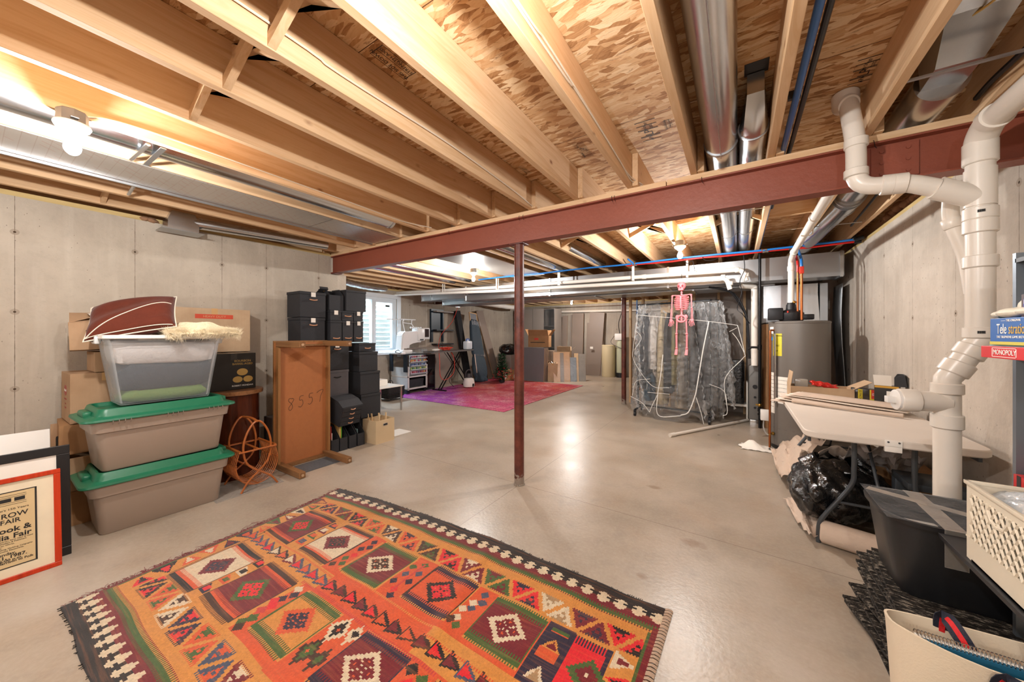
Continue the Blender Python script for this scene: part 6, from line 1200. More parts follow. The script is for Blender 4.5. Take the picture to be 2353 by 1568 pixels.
# softener tanks
t=thing('brine_tank','tall cream water softener brine tank against the far wall','tank',(-3.48,11.20,0)); m=MB(); m.lathe([(.20,0),(.212,.02),(.212,.97),(.216,.975),(.216,1.0),(.20,1.015),(.05,1.02)],n=40); m.build('tank_body',pm('cream_tank','d8c8a2',.5,0,.04,4),t)
t=thing('softener_tank','pale water softener cylinder with white control head, beside the cream tank','tank',(-3.10,11.18,0)); m=MB(); m.lathe([(.12,0),(.125,.15)],n=28); m.build('tank_base',BLK,t); m=MB(); m.lathe([(.115,.151),(.115,1.08),(.09,1.14),(.05,1.17)],n=28); m.build('tank_body',pm('pale_green_tank','b5b69a',.4,0,.05,5),t); m=MB(); m.box(-.15,-.11,1.17,.16,.10,1.38,.02); m.build('control_head',WHT,t); m=MB(); m.lathe([(.06,1.145),(.06,1.17)],n=16); m.build('neck',BLK,t)
m=MB(); m.tube(bez([(-3.14,11.26,1.38),(-3.18,11.28,1.7),(-3.10,11.36,2.06)],20),.012,8); tag(m.build('water_hose',BLK),'black hose rising from the softener head to the ceiling','hose'); m=MB(); m.tube(bez([(-3.27,11.10,1.3),(-3.34,11.0,1.1),(-3.1,11.0,.95),(-2.95,11.05,.90)],24),.008,6); tag(m.build('thin_hose',BLK),'thin black hose curling from the softener head','hose')
m=MB(); m.cyl((-2.62,11.3,.2),(-2.62,11.3,1.75),.014,n=10); tag(m.build('copper_riser',COP),'copper water riser at the far wall beside the second post','pipe'); m=MB(); m.cyl((-2.62,11.3,1.755),(-2.62,11.3,2.42),.014,n=10); tag(m.build('blue_riser',PEXB),'blue plastic riser above the far copper pipe','pipe')
# white duct sleeve, far
m=MB(); m.tube(bez([(-6.75,7.7,2.31),(-6.55,8.7,2.30),(-6.3,9.8,2.25),(-6.2,10.4,2.28)],30),.075,16); tag(m.build('insulated_duct',pm('white_duct_sleeve','d9d2c8',.5,0,.1,6,.4,9),disp=(.02,.12),sub=1),'white insulated flexible duct under the far left joists','duct')
# ================= framed partition behind the rack
SX=[-1.795,-1.555,-1.075,-.66,-.275,.105]
for k,x in enumerate(SX):
    m=MB(); m.box(x-.019,7.16,0,x+.019,7.25,2.16 if k else 2.4); tag(m.build('wall_stud',LUMZ,smooth=0),'%s bare wood stud from the left in the unfinished partition behind the clothes rack'%ORD[k],'stud')
m=MB(); m.box(-1.77,7.155,2.161,.13,7.255,2.20); tag(m.build('stud_plate',LUMX,smooth=0),'wood top plate over the unfinished partition behind the clothes rack','plate')
m=MB(); m.box(-.66,7.28,0,.30,7.295,2.43); tag(m.build('drywall_sheet',pm('grey_drywall','aba19a',.85,0,.05,4),smooth=0),'unpainted grey drywall behind the partition studs','drywall')
m=MB(); m.box(-1.25,7.30,1.1,-.68,7.34,1.98); tag(m.build('plywood_sheet',m_lumber('plywood',0,'c79a66','dcb47e'),smooth=0),'plywood sheet seen between the studs behind the skeleton','plywood')
m=MB(); 
for i in range(5): m.box(-1.78+.02*i,7.5+.27*i,.2+.36*i*.55,-.72,7.77+.27*i,.24+.36*i*.55)
tag(m.build('stair_treads',m_lumber('stair_wood',0,'7a5236','94694a'),smooth=0),'unfinished wooden stair underside beyond the partition studs','stairs')
wallbox('wall_partition',-.64,7.75,XR,7.85,pm('dark_grey_drywall','9a928c',.85))  # partition drywall in a slightly darker grey than the loose sheet
# ================= clothes rack in plastic
t=thing('garment_rack','black rolling garment rack with hanging clothes shrouded in clear plastic','clothes rack',(-.85,6.25,0))
for (x,y) in ((-.58,0),(.50,0),(.60,.35)): m=MB(); m.tube([(x,y,.10),(x,y,1.85)],.014,10); m.build('upright',BLKM,t)
m=MB(); m.tube([(-.58,0,1.85),(.50,0,1.88)],.014,10); m.tube([(.50,0,1.88),(.60,.35,1.90)],.014,10); m.build('top_rail',BLKM,t); m=MB(); m.tube([(-.58,.0,.15),(.50,0,.12)],.014,8); m.tube([(-.58,-.2,.10),(-.58,.3,.10)],.016,8); m.tube([(.50,-.2,.10),(.50,.3,.10)],.016,8); m.build('base_rail',BLKM,t)
for (x,y) in ((-.58,-.22),(-.58,.3),(.50,-.22),(.50,.3)):
    m=MB(); m.cyl((x-.016,y,.038),(x+.016,y,.038),.038,n=18); m.box(x-.02,y-.012,.038,x+.02,y+.012,.10); m.build('caster',BLK,t)
def garment(label,x,w,z0,z1,col,seed,dy=0.,shape=0,cat='garment'):
    rnd=random.Random(seed); ph=rnd.uniform(0,6); mt=pm('cloth_'+col,col,.8,0,.15,9,.5,25); m=MB(); n=28; rs=[]
    for k in range(9):
        f=k/8; z=z1+(z0-z1)*f; ww=w*(.35+.65*min(1,f*5)) if shape==0 else w; dd=.02+.06*min(1,f*3)
        rs.append([(x*1.0+dd*math.cos(2*PI*i/n)*(1+.3*math.sin(i*1.7+ph)),dy+ww*math.sin(2*PI*i/n)+.01*math.sin(f*9+i),z-.03*abs(math.sin(2*PI*i/n))*(k==0)) for i in range(n)])
    m.rings(rs); return tag(m.build('hanging_garment',mt,loc=(-.85,6.25,0),smooth=60),label,cat,None)
GR=[('white dress shirt in a bag hanging left on the covered rack',-.33,.21,.78,1.70,'c9c2bb'),('cream long gown hanging left of the skeleton legs',-.20,.24,.22,1.72,'c4b08e'),('olive jacket hanging behind the skeleton legs',.0,.22,.55,1.72,'7f7448'),('floral blouse hanging right of the skeleton legs',.14,.21,1.0,1.72,'a8988c'),('dark coat hanging toward the right of the covered rack',.30,.22,.5,1.74,'3d3836'),('black garment hanging between gown and olive jacket',-.10,.22,.40,1.72,'1f2024'),('beige skirt hanging low in the middle of the rack',.08,.2,.18,1.4,'a3927c'),('charcoal trousers hanging leftmost on the covered rack',-.46,.2,.45,1.72,'2b3038'),('blue sequin garment low at the left of the rack',-.40,.19,.25,.75,'2a4a5e'),('grey garment bag rightmost on the rack',.42,.22,.35,1.75,'5a5654')]
for i,g in enumerate(GR): garment(g[0],g[1],g[2],g[3],g[4],g[5],i,dy=.06)
m=MB()
for i in range(14): x=-.5+.075*i; m.tube(bez([(x,.0,1.895),(x,.02,1.85),(x,0,1.80)],6),.003,5)
m.build('hanger_hook',CHR,t)['kind']='stuff'
PL=m_clear('rack_cover_film',.12,.02,'ffffff',.35,7,metal=.15,gain=1.5)
# film cover: pleated irregular tent
def crinkle(m,a,seed):
    rnd=random.Random(seed); bmesh.ops.triangulate(m.bm,faces=m.bm.faces)
    for v in m.bm.verts: v.co+=Vector((rnd.gauss(0,a),rnd.gauss(0,a),rnd.gauss(0,a*.8)))
def film(cx_,cy_,wx_,wy_,z0,z1,seed,nu=110,nv=34):
    rnd=random.Random(seed); ph=[rnd.uniform(0,6.28) for _ in range(6)]
    def f(u,v):
        a=2*PI*u; z=z0+(z1-z0)*v; fl_=1-.30*v+.14*math.sin(a*3+ph[0]+v*2)*(1-v*.4)+.05*math.sin(a*11+ph[1]+v*5)+.022*math.sin(a*29+ph[2]+v*3)+(.10*math.sin(v*PI*1.1+ph[4]))
        return (cx_+wx_*fl_*math.copysign(abs(math.cos(a))**.6,math.cos(a)),cy_+wy_*fl_*math.copysign(abs(math.sin(a))**.7,math.sin(a)),z+(.05*math.sin(a*5+ph[3])+.04*math.sin(a*13))*(1-v))
    return f
m=MB(); m.grid(film(-.02,.08,.70,.36,.06,1.84,2),84,40); bmesh.ops.remove_doubles(m.bm,verts=m.bm.verts,dist=.001); crinkle(m,.010,1); m.build('plastic_cover',PL,t,smooth=0)
m=MB(); m.grid(film(.42,.10,.36,.34,.30,1.86,9),60,34); bmesh.ops.remove_doubles(m.bm,verts=m.bm.verts,dist=.001); crinkle(m,.010,2); m.build('plastic_cover',PL,t,smooth=0)
SEAM=pm('white_cover_seam','eceae4',.4); fc=lambda px,py,Y=5.86: wy(px,py,Y)-Vector((-.85,6.25,0))
def zr(x,y): return (1400+x*.2935,560+y*.2935)
SE=[([(225,560),(340,570),(520,585),(780,610),(1005,640)],.005),([(780,610),(735,830),(690,1100),(670,1200),(620,1320),(560,1345)],.011),([(680,1205),(720,1330),(740,1415)],.006),([(420,870),(400,1050),(380,1180),(385,1345),(560,1350)],.008),([(380,1180),(340,1260),(315,1320)],.006),([(1005,640),(1060,860),(1045,900),(905,1065),(925,1310),(890,1350)],.006),([(180,1190),(210,1080),(320,1060)],.004),([(165,1195),(260,1250),(315,1320)],.005),([(225,560),(190,800),(195,920),(330,1110),(470,1130)],.004),([(780,1100),(900,1160),(925,1310)],.004),([(205,680),(250,740),(200,830)],.004),([(965,700),(1010,760),(1060,860)],.006),([(300,1165),(470,1180)],.004),([(1000,660),(940,690)],.004)]
for pts,r_ in SE: m=MB(); m.tube(bez([fc(*zr(*p)) for p in pts],30),r_*.72,6); m.build('cover_seam',SEAM,t)
m=MB(); a=Vector((.37,-.30,.06)); 
m.bm.free()
# second covered rail behind right
t=thing('shoe_rack','low black shelf with glossy dark bags behind the right end of the covered rack','shelf',(-.02,6.75,0)); m=MB(); m.box(-.18,-.15,.22,.16,.15,.25); m.box(-.18,-.15,0,-.16,.15,.6); m.box(.14,-.15,0,.16,.15,.6); m.build('shelf_frame',PAPER,t,smooth=0); m=MB(); m.box(-.14,-.12,.251,.12,.12,.95,.03); m.build('dark_bag',BAG,t,disp=(.03,.1),sub=1)
# ================= pink skeleton
SKM=pm('pink_plastic_bone','e8858c',.45,0,.06,9); t=thing('toy_skeleton','pink plastic skeleton hanging from the white vent pipe in front of the clothes rack','skeleton',(-.67,5.55,0),rz=R(-8)); Z0=2.115
Z=lambda py: 1.35-(py-769)*5.02/810*1.0
def sk(nm,f): m=MB(); f(m); return m.build(nm,SKM,t,smooth=60)
zs,zn,zr_,zp,zk,za=2.08,1.965,1.935,1.60,1.43,1.25
sk('skull',lambda m:(m.sphere((0,0,2.045),.062,18,12,(.92,.95,.98)),m.box(-.035,-.055,1.975,.035,.01,2.01,.012)))
E_=MB(); E_.sphere((-.024,-.052,2.04),.014,10,6); E_.sphere((.024,-.052,2.04),.014,10,6); E_.sphere((0,-.058,2.015),.008,8,5); E_.build('eye_sockets',pm('dark_pink','9a3a44',.6),t)
sk('spine',lambda m:[m.cyl((0,.0,1.55+.028*i),(0,0,1.568+.028*i),.016,.013,10) for i in range(15)]+[m.cyl((0,0,1.54),(0,0,1.98),.009,n=8)])
def ribs(m):
    for i in range(8):
        z=1.90-.026*i; w=.055+.030*math.sin((i+1)/9*PI)
        for s in (-1,1): m.tube(bez([(0,.02,z+.008),(s*w,.012,z),(s*(w+.008),-.02,z-.01),(s*w*.5,-.048,z-.016),(s*.008,-.05,z-.012)],14),.0055,5)
    m.box(-.010,-.056,1.72,.010,-.048,1.90,.003)
    for s in (-1,1): m.tube([(s*.01,-.048,1.905),(s*.12,-.01,1.915)],.007,6); m.sphere((s*.075,.03,1.88),.018,10,6,(.8,.3,1.2))
sk('rib_cage',ribs)
sk('pelvis',lambda m:[m.tube([(.058*math.cos(a)*1.0,-.01,1.575+.045*math.sin(a)) for a in [2*PI*k/24 for k in range(24)]],.014,7,loop=True)]+[m.sphere((s*.055,0,1.60),.028,10,6,(1,.5,1.2)) for s in (-1,1)])
for s in (-1,1):
    def arm(m,s=s):
        m.sphere((s*.125,0,1.905),.016,10,6); m.tube([(s*.127,0,1.90),(s*.132,0,1.735)],[.010,.008],8); m.sphere((s*.132,0,1.725),.013,8,6); m.tube([(s*.128,0,1.72),(s*.130,-.01,1.575)],.0055,6); m.tube([(s*.142,0,1.72),(s*.148,-.01,1.575)],.0055,6)
    sk('arm',arm)
    def hand(m,s=s):
        m.box(s*.140-.02,-.018,1.525,s*.140+.02,-.004,1.572,.005)
        for k in range(4): x=s*.140+(k-1.5)*.013; L=(.055,.065,.06,.048)[k]; m.tube(bez([(x,-.011,1.528),(x+(k-1.5)*.004,-.016,1.528-L*.5),(x+(k-1.5)*.008,-.024,1.528-L)],8),[.0045]*9 if False else .0042,5)
        m.tube(bez([(s*.118,-.011,1.555),(s*.104,-.016,1.535),(s*.100,-.02,1.508)],8),.0045,5)
    sk('hand',hand)
    def leg(m,s=s):
        m.sphere((s*.06,0,1.56),.018,10,6); m.tube([(s*.062,0,1.555),(s*.068,-.0,1.375)],[.012,.010],8); m.sphere((s*.068,0,1.36),.018,10,6); m.tube([(s*.064,0,1.35),(s*.064,.0,1.165)],.008,6); m.tube([(s*.076,0,1.35),(s*.074,.0,1.165)],.0055,6)
    sk('leg',leg)
    sk('foot',lambda m,s=s:(m.sphere((s*.068,0,1.155),.017,10,6),m.rings([[(s*.068-.014,.0,1.15),(s*.068+.014,.0,1.15),(s*.068+.014,.02,1.14),(s*.068-.014,.02,1.14)],[(s*.068-.020,-.035,1.06),(s*.068+.020,-.035,1.06),(s*.068+.018,-.02,1.055),(s*.068-.018,-.02,1.055)]])))
m=MB(); m.tube([(0,0,2.10),(0,.0,2.22)],.003,5); m.build('hanging_hook',BLKM,t)
m=MB(); m.cyl((-.70,5.10,.025),(.14,6.58,.022),.021,n=14); m.cyl((-.70,5.10,.0251),(-.745,5.02,.0253),.026,n=14); tag(m.build('loose_pipe',PVC),'length of white plastic pipe lying on the floor in front of the clothes rack','pipe')
# ================= water heater
WHM=pm('grey_heater_enamel','6f6963',.38,.15,.04,3); t=thing('water_heater','tall grey cylindrical water heater with yellow energy label','water heater',(.61,5.325,0)); r0=.285
m=MB(); m.lathe([(r0-.01,.05),(r0,.055),(r0,1.475),(r0+.004,1.48),(r0+.004,1.497),(r0-.01,1.505),(.02,1.51)],n=64); m.build('tank_jacket',WHM,t); m=MB(); m.lathe([(r0-.02,0),(r0-.02,.05)],n=48); m.build('base',BLK,t)
def cyl_patch(nm,a0,a1,z0,z1,mat,rr=r0+.0012): m=MB(); m.grid(lambda u,v:(rr*math.cos(R(a0+(a1-a0)*u)),rr*math.sin(R(a0+(a1-a0)*u)),z0+(z1-z0)*v),12,1); return m.build(nm,mat,t)
cyl_patch('energy_label',-151,-128,1.10,1.36,pm('yellow_label','cfc23a',.5)); cyl_patch('warning_label',-166,-146,.42,.90,PAPER); cyl_patch('warning_label',-138,-116,.55,.86,PAPER); cyl_patch('maker_plate',-165,-150,1.36,1.44,PAPER); cyl_patch('bottom_band',-180,0,.25,.255,pm('band_grey','5a5550',.5)); cyl_patch('blue_star_sticker',-157,-152,1.28,1.32,PEXB,r0+.0025)
def on_cyl(a,z,s,sz): 
    th=R(a); text(s,sz,INK,t,face_M(((r0+.003)*math.cos(th),(r0+.003)*math.sin(th),z),(-math.sin(th),math.cos(th),0),(0,0,1)),'printed_lettering',.0003)
on_cyl(-139,1.335,'ENERGYGUIDE',.018); on_cyl(-139,1.22,'$361',.03); on_cyl(-140,1.16,'200',.02)
for k in range(9): on_cyl(-156,.86-.045*k,'WARNING hot water safety' if k%3==0 else 'can cause injury read manual',.0075)
for k in range(5): on_cyl(-127,.82-.045*k,'INSTALLATION installation notes',.0075)
m=MB(); m.lathe([(.11,1.51),(.12,1.53),(.12,1.60),(.08,1.63),(.05,1.64),(.045,1.70)],(-.08,-.10),24); m.box(-.30,-.20,1.52,-.16,-.06,1.66,.01); m.box(.0,-.18,1.52,.12,-.06,1.58,.01); m.build('draft_inducer',BLK,t)
m=MB(); m.cyl((-.08,-.10,1.70),(-.08,-.10,1.72),.038,n=20); m.build('rubber_boot',BLK,t)
m=MB(); m.lathe([(.008,1.60),(.008,1.62)],(-.12,-.215),10); m.build('red_light',INKR,t)
HX=Vector((.61,5.325,0))
def cpipe(label,pts,r,mat,name='copper_pipe'): return pipe(name,label,pts,r,mat,bend=.03,n=12)
p1=wy(1833,700,5.15); p2=wy(1841,700,5.13)
t1=cpipe('left copper pipe rising from the top of the water heater',[(p1.x,5.15,1.515),(p1.x,5.15,2.06)],.011,COP); t2=cpipe('right copper pipe with a red valve tag on top of the water heater',[(p2.x,5.10,1.515),(p2.x,5.10,2.04)],.0125,COP)
m=MB(); m.box(-.02,-.02,-.26,.02,.02,-.18,.004); m.build('red_tag',INKR,t2); bpy.data.objects[t2.name].children[-1].location=(0,0,.52+.26-.0)
m=MB(); m.sphere((p1.x-.03,5.15,1.72),.018,8,6); tag(m.build('brass_valve',GRN),'small brass valve on the left copper pipe above the heater','valve')
m=MB(); m.tube(bez([(p1.x,5.15,2.061),(p1.x,5.18,2.2),(p1.x,5.47,2.37)],20),.0125,10); tag(m.build('red_riser',PEXR),'short red plastic riser above the left copper pipe','pipe'); m=MB(); m.tube(bez([(p2.x,5.10,2.042),(p2.x,5.13,2.2),(p2.x,5.38,2.37)],20),.0135,10); tag(m.build('blue_riser',PEXB),'short blue plastic riser above the right copper pipe','pipe')
a=R(-148); ax_,ay_=.61+(r0+.03)*math.cos(a),5.325+(r0+.03)*math.sin(a)
pipe('discharge_pipe','reddish copper discharge pipe running down the left front of the water heater',[(ax_+.02,ay_+.02,1.40),(ax_-.015,ay_-.02,1.40),(ax_-.02,ay_-.025,.02)],.0115,COP,bend=.02,n=12)
m=MB(); m.cyl((ax_+.03,ay_-.035,.55),(ax_+.03,ay_-.035,1.36),.011,n=12); tag(m.build('chrome_pipe',CHR),'thin grey pipe beside the reddish discharge pipe on the heater','pipe')
t=thing('gas_control','white gas control box with cables low on the left of the water heater','control box',(.30,5.42,.28)); m=MB(); m.box(-.055,-.05,0,.035,.03,.13,.008); m.build('case',WHT,t); m=MB(); m.lathe([(.04,-.0),(.04,.10)],(.055,.02),16); m.build('knob',BLK,t); m=MB(); m.tube(bez([(-.02,0,0),(-.02,0,-.10),(.02,0,-.18),(.1,-.02,-.16),(.14,0,-.24)],24),.008,6); m.tube(bez([(.03,0,.0),(.05,-.02,-.08),(.10,0,-.06),(.12,.02,.02)],20),.006,6); m.build('cable',pm('light_grey_cable','b9b2aa',.5),t)
m=MB(); m.sphere((.355,5.17,.18),.02,10,8); m.cyl((.355,5.17,.18),(.32,5.12,.175),.01,n=8); tag(m.build('drain_valve',GRN),'brass drain valve low on the water heater','valve')
# ================= furnace
t=thing('furnace','tall dark furnace cabinet with galvanized plenum behind the water heater','furnace',(.66,6.5,0)); m=MB(); m.box(-.10,-.25,0,.36,.25,1.50,.006); m.build('cabinet',pm('furnace_charcoal','2c2a2a',.5,.2,.1,5),t,smooth=0); m=MB(); m.rings([[(-.34,-.25,1.52),(.28,-.25,1.52),(.28,.2,1.52),(-.34,.2,1.52)],[(-.34,-.25,1.90),(.26,-.25,1.90),(.26,.2,1.90),(-.34,.2,1.90)],[(-.34,-.25,2.045),(.26,-.25,2.045),(.26,.2,2.045),(-.34,.2,2.045)]]); m.build('plenum',GALV,t,smooth=0)
m=MB(); m.box(.28,-.255,1.50,.36,.2,2.04); m.build('plenum_flange',GALVD,t,smooth=0); m=MB(); m.box(-.34,-.24,.0,-.11,.22,1.50,.004); m.build('cabinet_side',CARD3,t,smooth=0)
t=thing('utility_cabinet','narrow grey equipment cabinet with round knockouts left of the gas pipe','cabinet',(.215,6.25,0)); m=MB(); m.box(-.075,-.12,.12,.075,.12,.905,.02); m.build('cabinet_shell',pm('mid_grey_paint','6b6966',.45,.1,.05,5),t); 
for z in (.60,.45,.30): m=MB(); m.cyl((0,-.1215,z),(0,-.125,z),.03 if z==.6 else .016,n=18); m.build('knockout',BLK,t)
m=MB(); m.box(-.06,-.10,0,.06,.10,.119,.004); m.build('cabinet_base',CHR,t)
m=MB(); m.cyl((.205,6.05,.91),(.205,6.05,1.99),.04,n=20); m.tube(bez([(.205,6.05,1.99),(.19,6.05,2.03),(.05,5.95,2.04)],10),.04,20); tag(m.build('intake_pipe',PVCB),'thick white plastic pipe dropping to the grey equipment cabinet','pipe')
m=MB(); m.tube(bez([(-.35,5.9,2.04),(-.1,6.0,1.98),(.05,6.1,1.75),(.12,6.15,1.55),(.15,6.15,1.0)],40),.016,8); m.tube(bez([(-.3,5.95,2.04),(-.05,6.05,1.95),(.08,6.1,1.72),(.13,6.12,1.5)],30),.014,8); tag(m.build('black_hose',BLK),'pair of black hoses arching down beside the gas pipe','hose')
m=MB(); m.tube(bez([(.07,5.5,2.38),(.08,5.5,2.2),(.03,5.5,2.05),(.05,5.55,1.9),(-.0,5.6,1.70),(.06,5.6,1.62),(.14,5.7,1.5)],50),.005,6); tag(m.build('thin_black_wire',BLK),'thin black wire dangling in front of the vent pipe elbows','wire')
m=MB(); m.tube(bez([(-.62,5.42,2.38),(-.58,5.40,2.33),(-.52,5.40,2.36),(-.5,5.4,2.30),(-.49,5.42,2.22)],24),.004,5); m.tube(bez([(-.4,5.42,2.40),(-.36,5.40,2.35),(-.28,5.40,2.34),(-.2,5.4,2.37)],20),.004,5); tag(m.build('thin_black_wire',BLK),'thin black wires curling over the red and blue water lines','wire')
m=MB(); m.box(.44,5.95,.01,.56,6.08,1.48,.003); tag(m.build('tall_carton',CARD3,loc=(-.09,-.1,0),smooth=0),'tall narrow brown carton standing between gas pipe and water heater','box')
# foil insulation wrap on right wall behind the heater
m=MB(); m.grid(lambda u,v:(1.13+.02*math.sin(v*6),6.0+.5*u,.0+2.0*v),10,30); tag(m.build('metal_flashing',GALVD,solid=.003),'tall sheet of galvanized flashing standing by the right wall behind the heater','sheet metal')
# ================= kilim rug: woven pattern as one coloured cell per stitch block
PALS=dict(K='1c1816',W='dcc8a8',M='761a24',G='44602c',Y='d48c40',O='d8562c',R='e0202a',B='44291c',N='2a2338',L='465064',T='a88862',P='c8403a',E='8a7a40')
PK=list(PALS); CELL=.0065; U0,V0=0.,-.045; UW,VW=2.60,1.61; NU,NV=int(UW/CELL),int(VW/CELL)
A=np.full((NU,NV),PK.index('Y'),dtype=np.int16); UU,VV=np.meshgrid((np.arange(NU)+.5)*CELL+U0,(np.arange(NV)+.5)*CELL+V0,indexing='ij'); IU,IV=np.meshgrid(np.arange(NU),np.arange(NV),indexing='ij')
def put(mask,c): A[mask]=PK.index(c)
def rect(u0,v0,u1,v1,c): put((UU>=u0)&(UU<u1)&(VV>=v0)&(VV<v1),c)
def comb(u0,u1,v0,v1,c): put((UU>=u0)&(UU<u1)&(VV>=v0)&(VV<v1)&(IU%2==0),c)
def dia(uc,vc,hu,hv,c,st=2):
    q=lambda a:np.round(a/(CELL*st))*CELL*st
    put((np.abs(q(UU-uc))/hu+np.abs(VV-vc)/hv)<1,c)
def cross4(uc,vc,hu,hv,c,c2=None):
    for du,dv in ((0,-.42),(0,.42),(-.42,0),(.42,0)):
        dia(uc+du*hu,vc+dv*hv,hu*.36,hv*.36,c); 
        if c2: rect(uc+du*hu-CELL,vc+dv*hv-CELL*.8,uc+du*hu+CELL*.9,vc+dv*hv+CELL*.8,c2)
    put((np.abs(UU-uc)<hu*.42)&(np.abs(VV-vc)<CELL*.9),c); put((np.abs(VV-vc)<hv*.42)&(np.abs(UU-uc)<CELL*.9),c)
def tri_up(uc,w,vtop,vbot,c,apex=0): # apex at vtop
    f=(VV-vtop)/(vbot-vtop); f=np.floor(f*8)/8; put((f>=0)&(f<=.999)&(np.abs(UU-uc-apex*(1-f))<w*(f+.08)),c)
def tri_dn(uc,w,vtop,vbot,c): 
    f=(vbot-VV)/(vbot-vtop); f=np.floor(f*8)/8; put((f>=0)&(f<=.999)&(np.abs(UU-uc)<w*(f+.08)),c)
# borders far side and near side
def border(vf,sgn):
    V=lambda x: vf+sgn*x
    def R_(u0,a,u1,b,c): lo,hi=sorted((V(a),V(b))); rect(u0,lo,u1,hi,c)
    R_(0,0,UW,.045,'K'); R_(0,.045,UW,.20,'M')
    p=.088
    t=(VV-vf)*sgn; 
    # white stars row with black crosses between, zigzag lower edge
    ph=(UU+.02)%p-p/2; tri=np.abs(ph)/(p/2)
    tz=np.floor(tri*4)/4
    put((t>.035)&(t<.125-.045*tz),'W'); put((t>.035)&(t<.052+.028*tz),'K')
    for k in range(int(UW/p)+2):
        uc=k*p-.02; 
        for (a,b) in ((0,0),(-1,0),(1,0),(0,-1),(0,1)):
            hu,hv=.016,.009; m_=(np.abs(UU-(uc+a*.017))<.0125)&(np.abs(t-(.077+b*.015))<.0085); put(m_,'K')
    R_(0,.155,UW,.185,'G'); lo,hi=sorted((V(.143),V(.156))); comb(0,UW,lo,hi,'G')
    lo,hi=sorted((V(.175),V(.19))); comb(0,UW,lo,hi,'Y'); R_(0,.19,UW,.21,'Y')
border(-.045,1); border(1.565,-1)
rect(0,.165,UW,1.36,'Y')
# triangle bands
def tband(v0,v1,seq,ph,flip=False):
    P=.1755; n=len(seq); vm=(v0+v1)/2
    for k,(a,b) in enumerate(seq):
        uc=ph+P*k
        tri_dn(uc,P*.40,v0+.005,vm+.048,a); tri_dn(uc,P*.24,v0+.008,vm+.010,b); rect(uc-.012,vm-.028,uc+.010,vm-.012,a); rect(uc-.03,v0+.022,uc-.018,v0+.035,a); rect(uc+.018,v0+.022,uc+.03,v0+.035,a)
        u2=uc+P*.5; tri_up(u2,P*.40,vm-.048,v1-.005,a); tri_up(u2,P*.24,vm-.010,v1-.008,b); rect(u2-.012,vm+.012,u2+.010,vm+.028,a); rect(u2-.03,v1-.035,u2-.018,v1-.022,a); rect(u2+.018,v1-.035,u2+.03,v1-.022,a)
    comb(0,UW,v0-.002,v0+.014,'Y'); comb(0,UW,v1-.014,v1+.002,'Y')
SQ=[('N','O'),('M','G'),('K','R'),('O','G'),('B','W'),('O','N'),('B','G'),('R','K'),('M','W'),('G','M'),('R','N'),('W','T'),('M','N'),('R','K'),('M','W')]
tband(.19,.325,SQ,.17); SQ2=[('K','R'),('O','G'),('W','B'),('N','R'),('O','G'),('L','O'),('M','W'),('R','K'),('O','G'),('M','W'),('N','R'),('G','M'),('R','K'),('M','N'),('O','G')]
tband(1.20,1.335,SQ2,.17)
# left side band triangles running along v
rect(0,.16,.022,1.39,'M'); rect(.022,.17,.030,1.37,'G'); rect(.03,.17,.155,1.37,'Y')
LQ=[('M','Y'),('G','O'),('W','K'),('M','W'),('G','M'),('O','Y'),('N','O'),('N','M'),('O','W'),('O','W'),('K','R'),('R','K')]
for k,(a,b) in enumerate(LQ):
    vc=.21+.098*k; 
    f=(UU-.035)/.10; ff=np.floor(f*7)/7; s=1 if k%2 else -1; g=ff if s>0 else 1-ff
    put((f>=0)&(f<1)&(np.abs(VV-vc)<.047*(g+.05)),a); put((f>=.15)&(f<.85)&(np.abs(VV-vc)<.024*(g+.05)),b)
put((UU>.150)&(UU<.158)&(VV>.35)&(VV<1.19),'B')
# right side band
rect(2.46,.325,2.55,1.20,'Y'); 
for k in range(9):
    vc=.375+.098*k; a,b=(('W','M'),('R','K'),('M','W'),('O','G'))[k%4]; f=(UU-2.465)/.08; ff=np.floor(f*6)/6; g=ff if k%2 else 1-ff
    put((f>=0)&(f<1)&(np.abs(VV-vc)<.045*(g+.05)),a); put((f>=.2)&(f<.8)&(np.abs(VV-vc)<.02*(g+.05)),b)
rect(2.552,.15,2.566,1.38,'G'); rect(2.566,.11,2.60,1.42,'M')
# panels
def panel(u0,u1,v0,v1,field,frame,dc,cc,pc,edge='O',side='B',fh=.026):
    rect(u0-.012,v0-.012,u1+.012,v1+.012,'Y'); put((((UU>u0-.008)&(UU<u0-.000))|((UU>u1)&(UU<u1+.008)))&(VV>v0)&(VV<v1),side)
    rect(u0,v0,u1,v1,field)
    rect(u0,v0,u1,v0+fh,frame); rect(u0,v1-fh,u1,v1,frame); comb(u0,u1,v0-.014,v0,frame); comb(u0,u1,v1,v1+.014,frame)
    rect(u0,v0+fh,u1,v0+fh+.016,edge) if edge else None; rect(u0,v1-fh-.016,u1,v1-fh,edge) if edge else None
    e=.016 if edge else 0; comb(u0,u1,v0+fh+e,v0+fh+e+.02,edge or frame); comb(u0,u1,v1-fh-e-.02,v1-fh-e,edge or frame)
    uc,vc=(u0+u1)/2,(v0+v1)/2; dia(uc,vc,.108,.092,dc); cross4(uc,vc,.092,.076,cc,pc)
rect(1.28,.33,2.16,1.18,'O'); rect(.855,.34,1.28,.70,'O'); rect(.92,.82,1.30,1.17,'O')
panel(.145,.445,.355,.705,'M','B','G','R','K'); panel(.572,.848,.350,.685,'W','B','M','K','R'); panel(.985,1.268,.350,.650,'M','G','W','B','O',None,'G')
panel(1.44,1.728,.340,.605,'O','N','K','R','Y',None,'B'); panel(1.868,2.142,.345,.620,'M','G','W','M','O',None,'G')
panel(.172,.475,.85,1.195,'W','K','M','N','O'); panel(.575,.885,.845,1.160,'M','B','G','R','N'); panel(1.005,1.288,.850,1.115,'Y','G','O','N','O',None,'G')
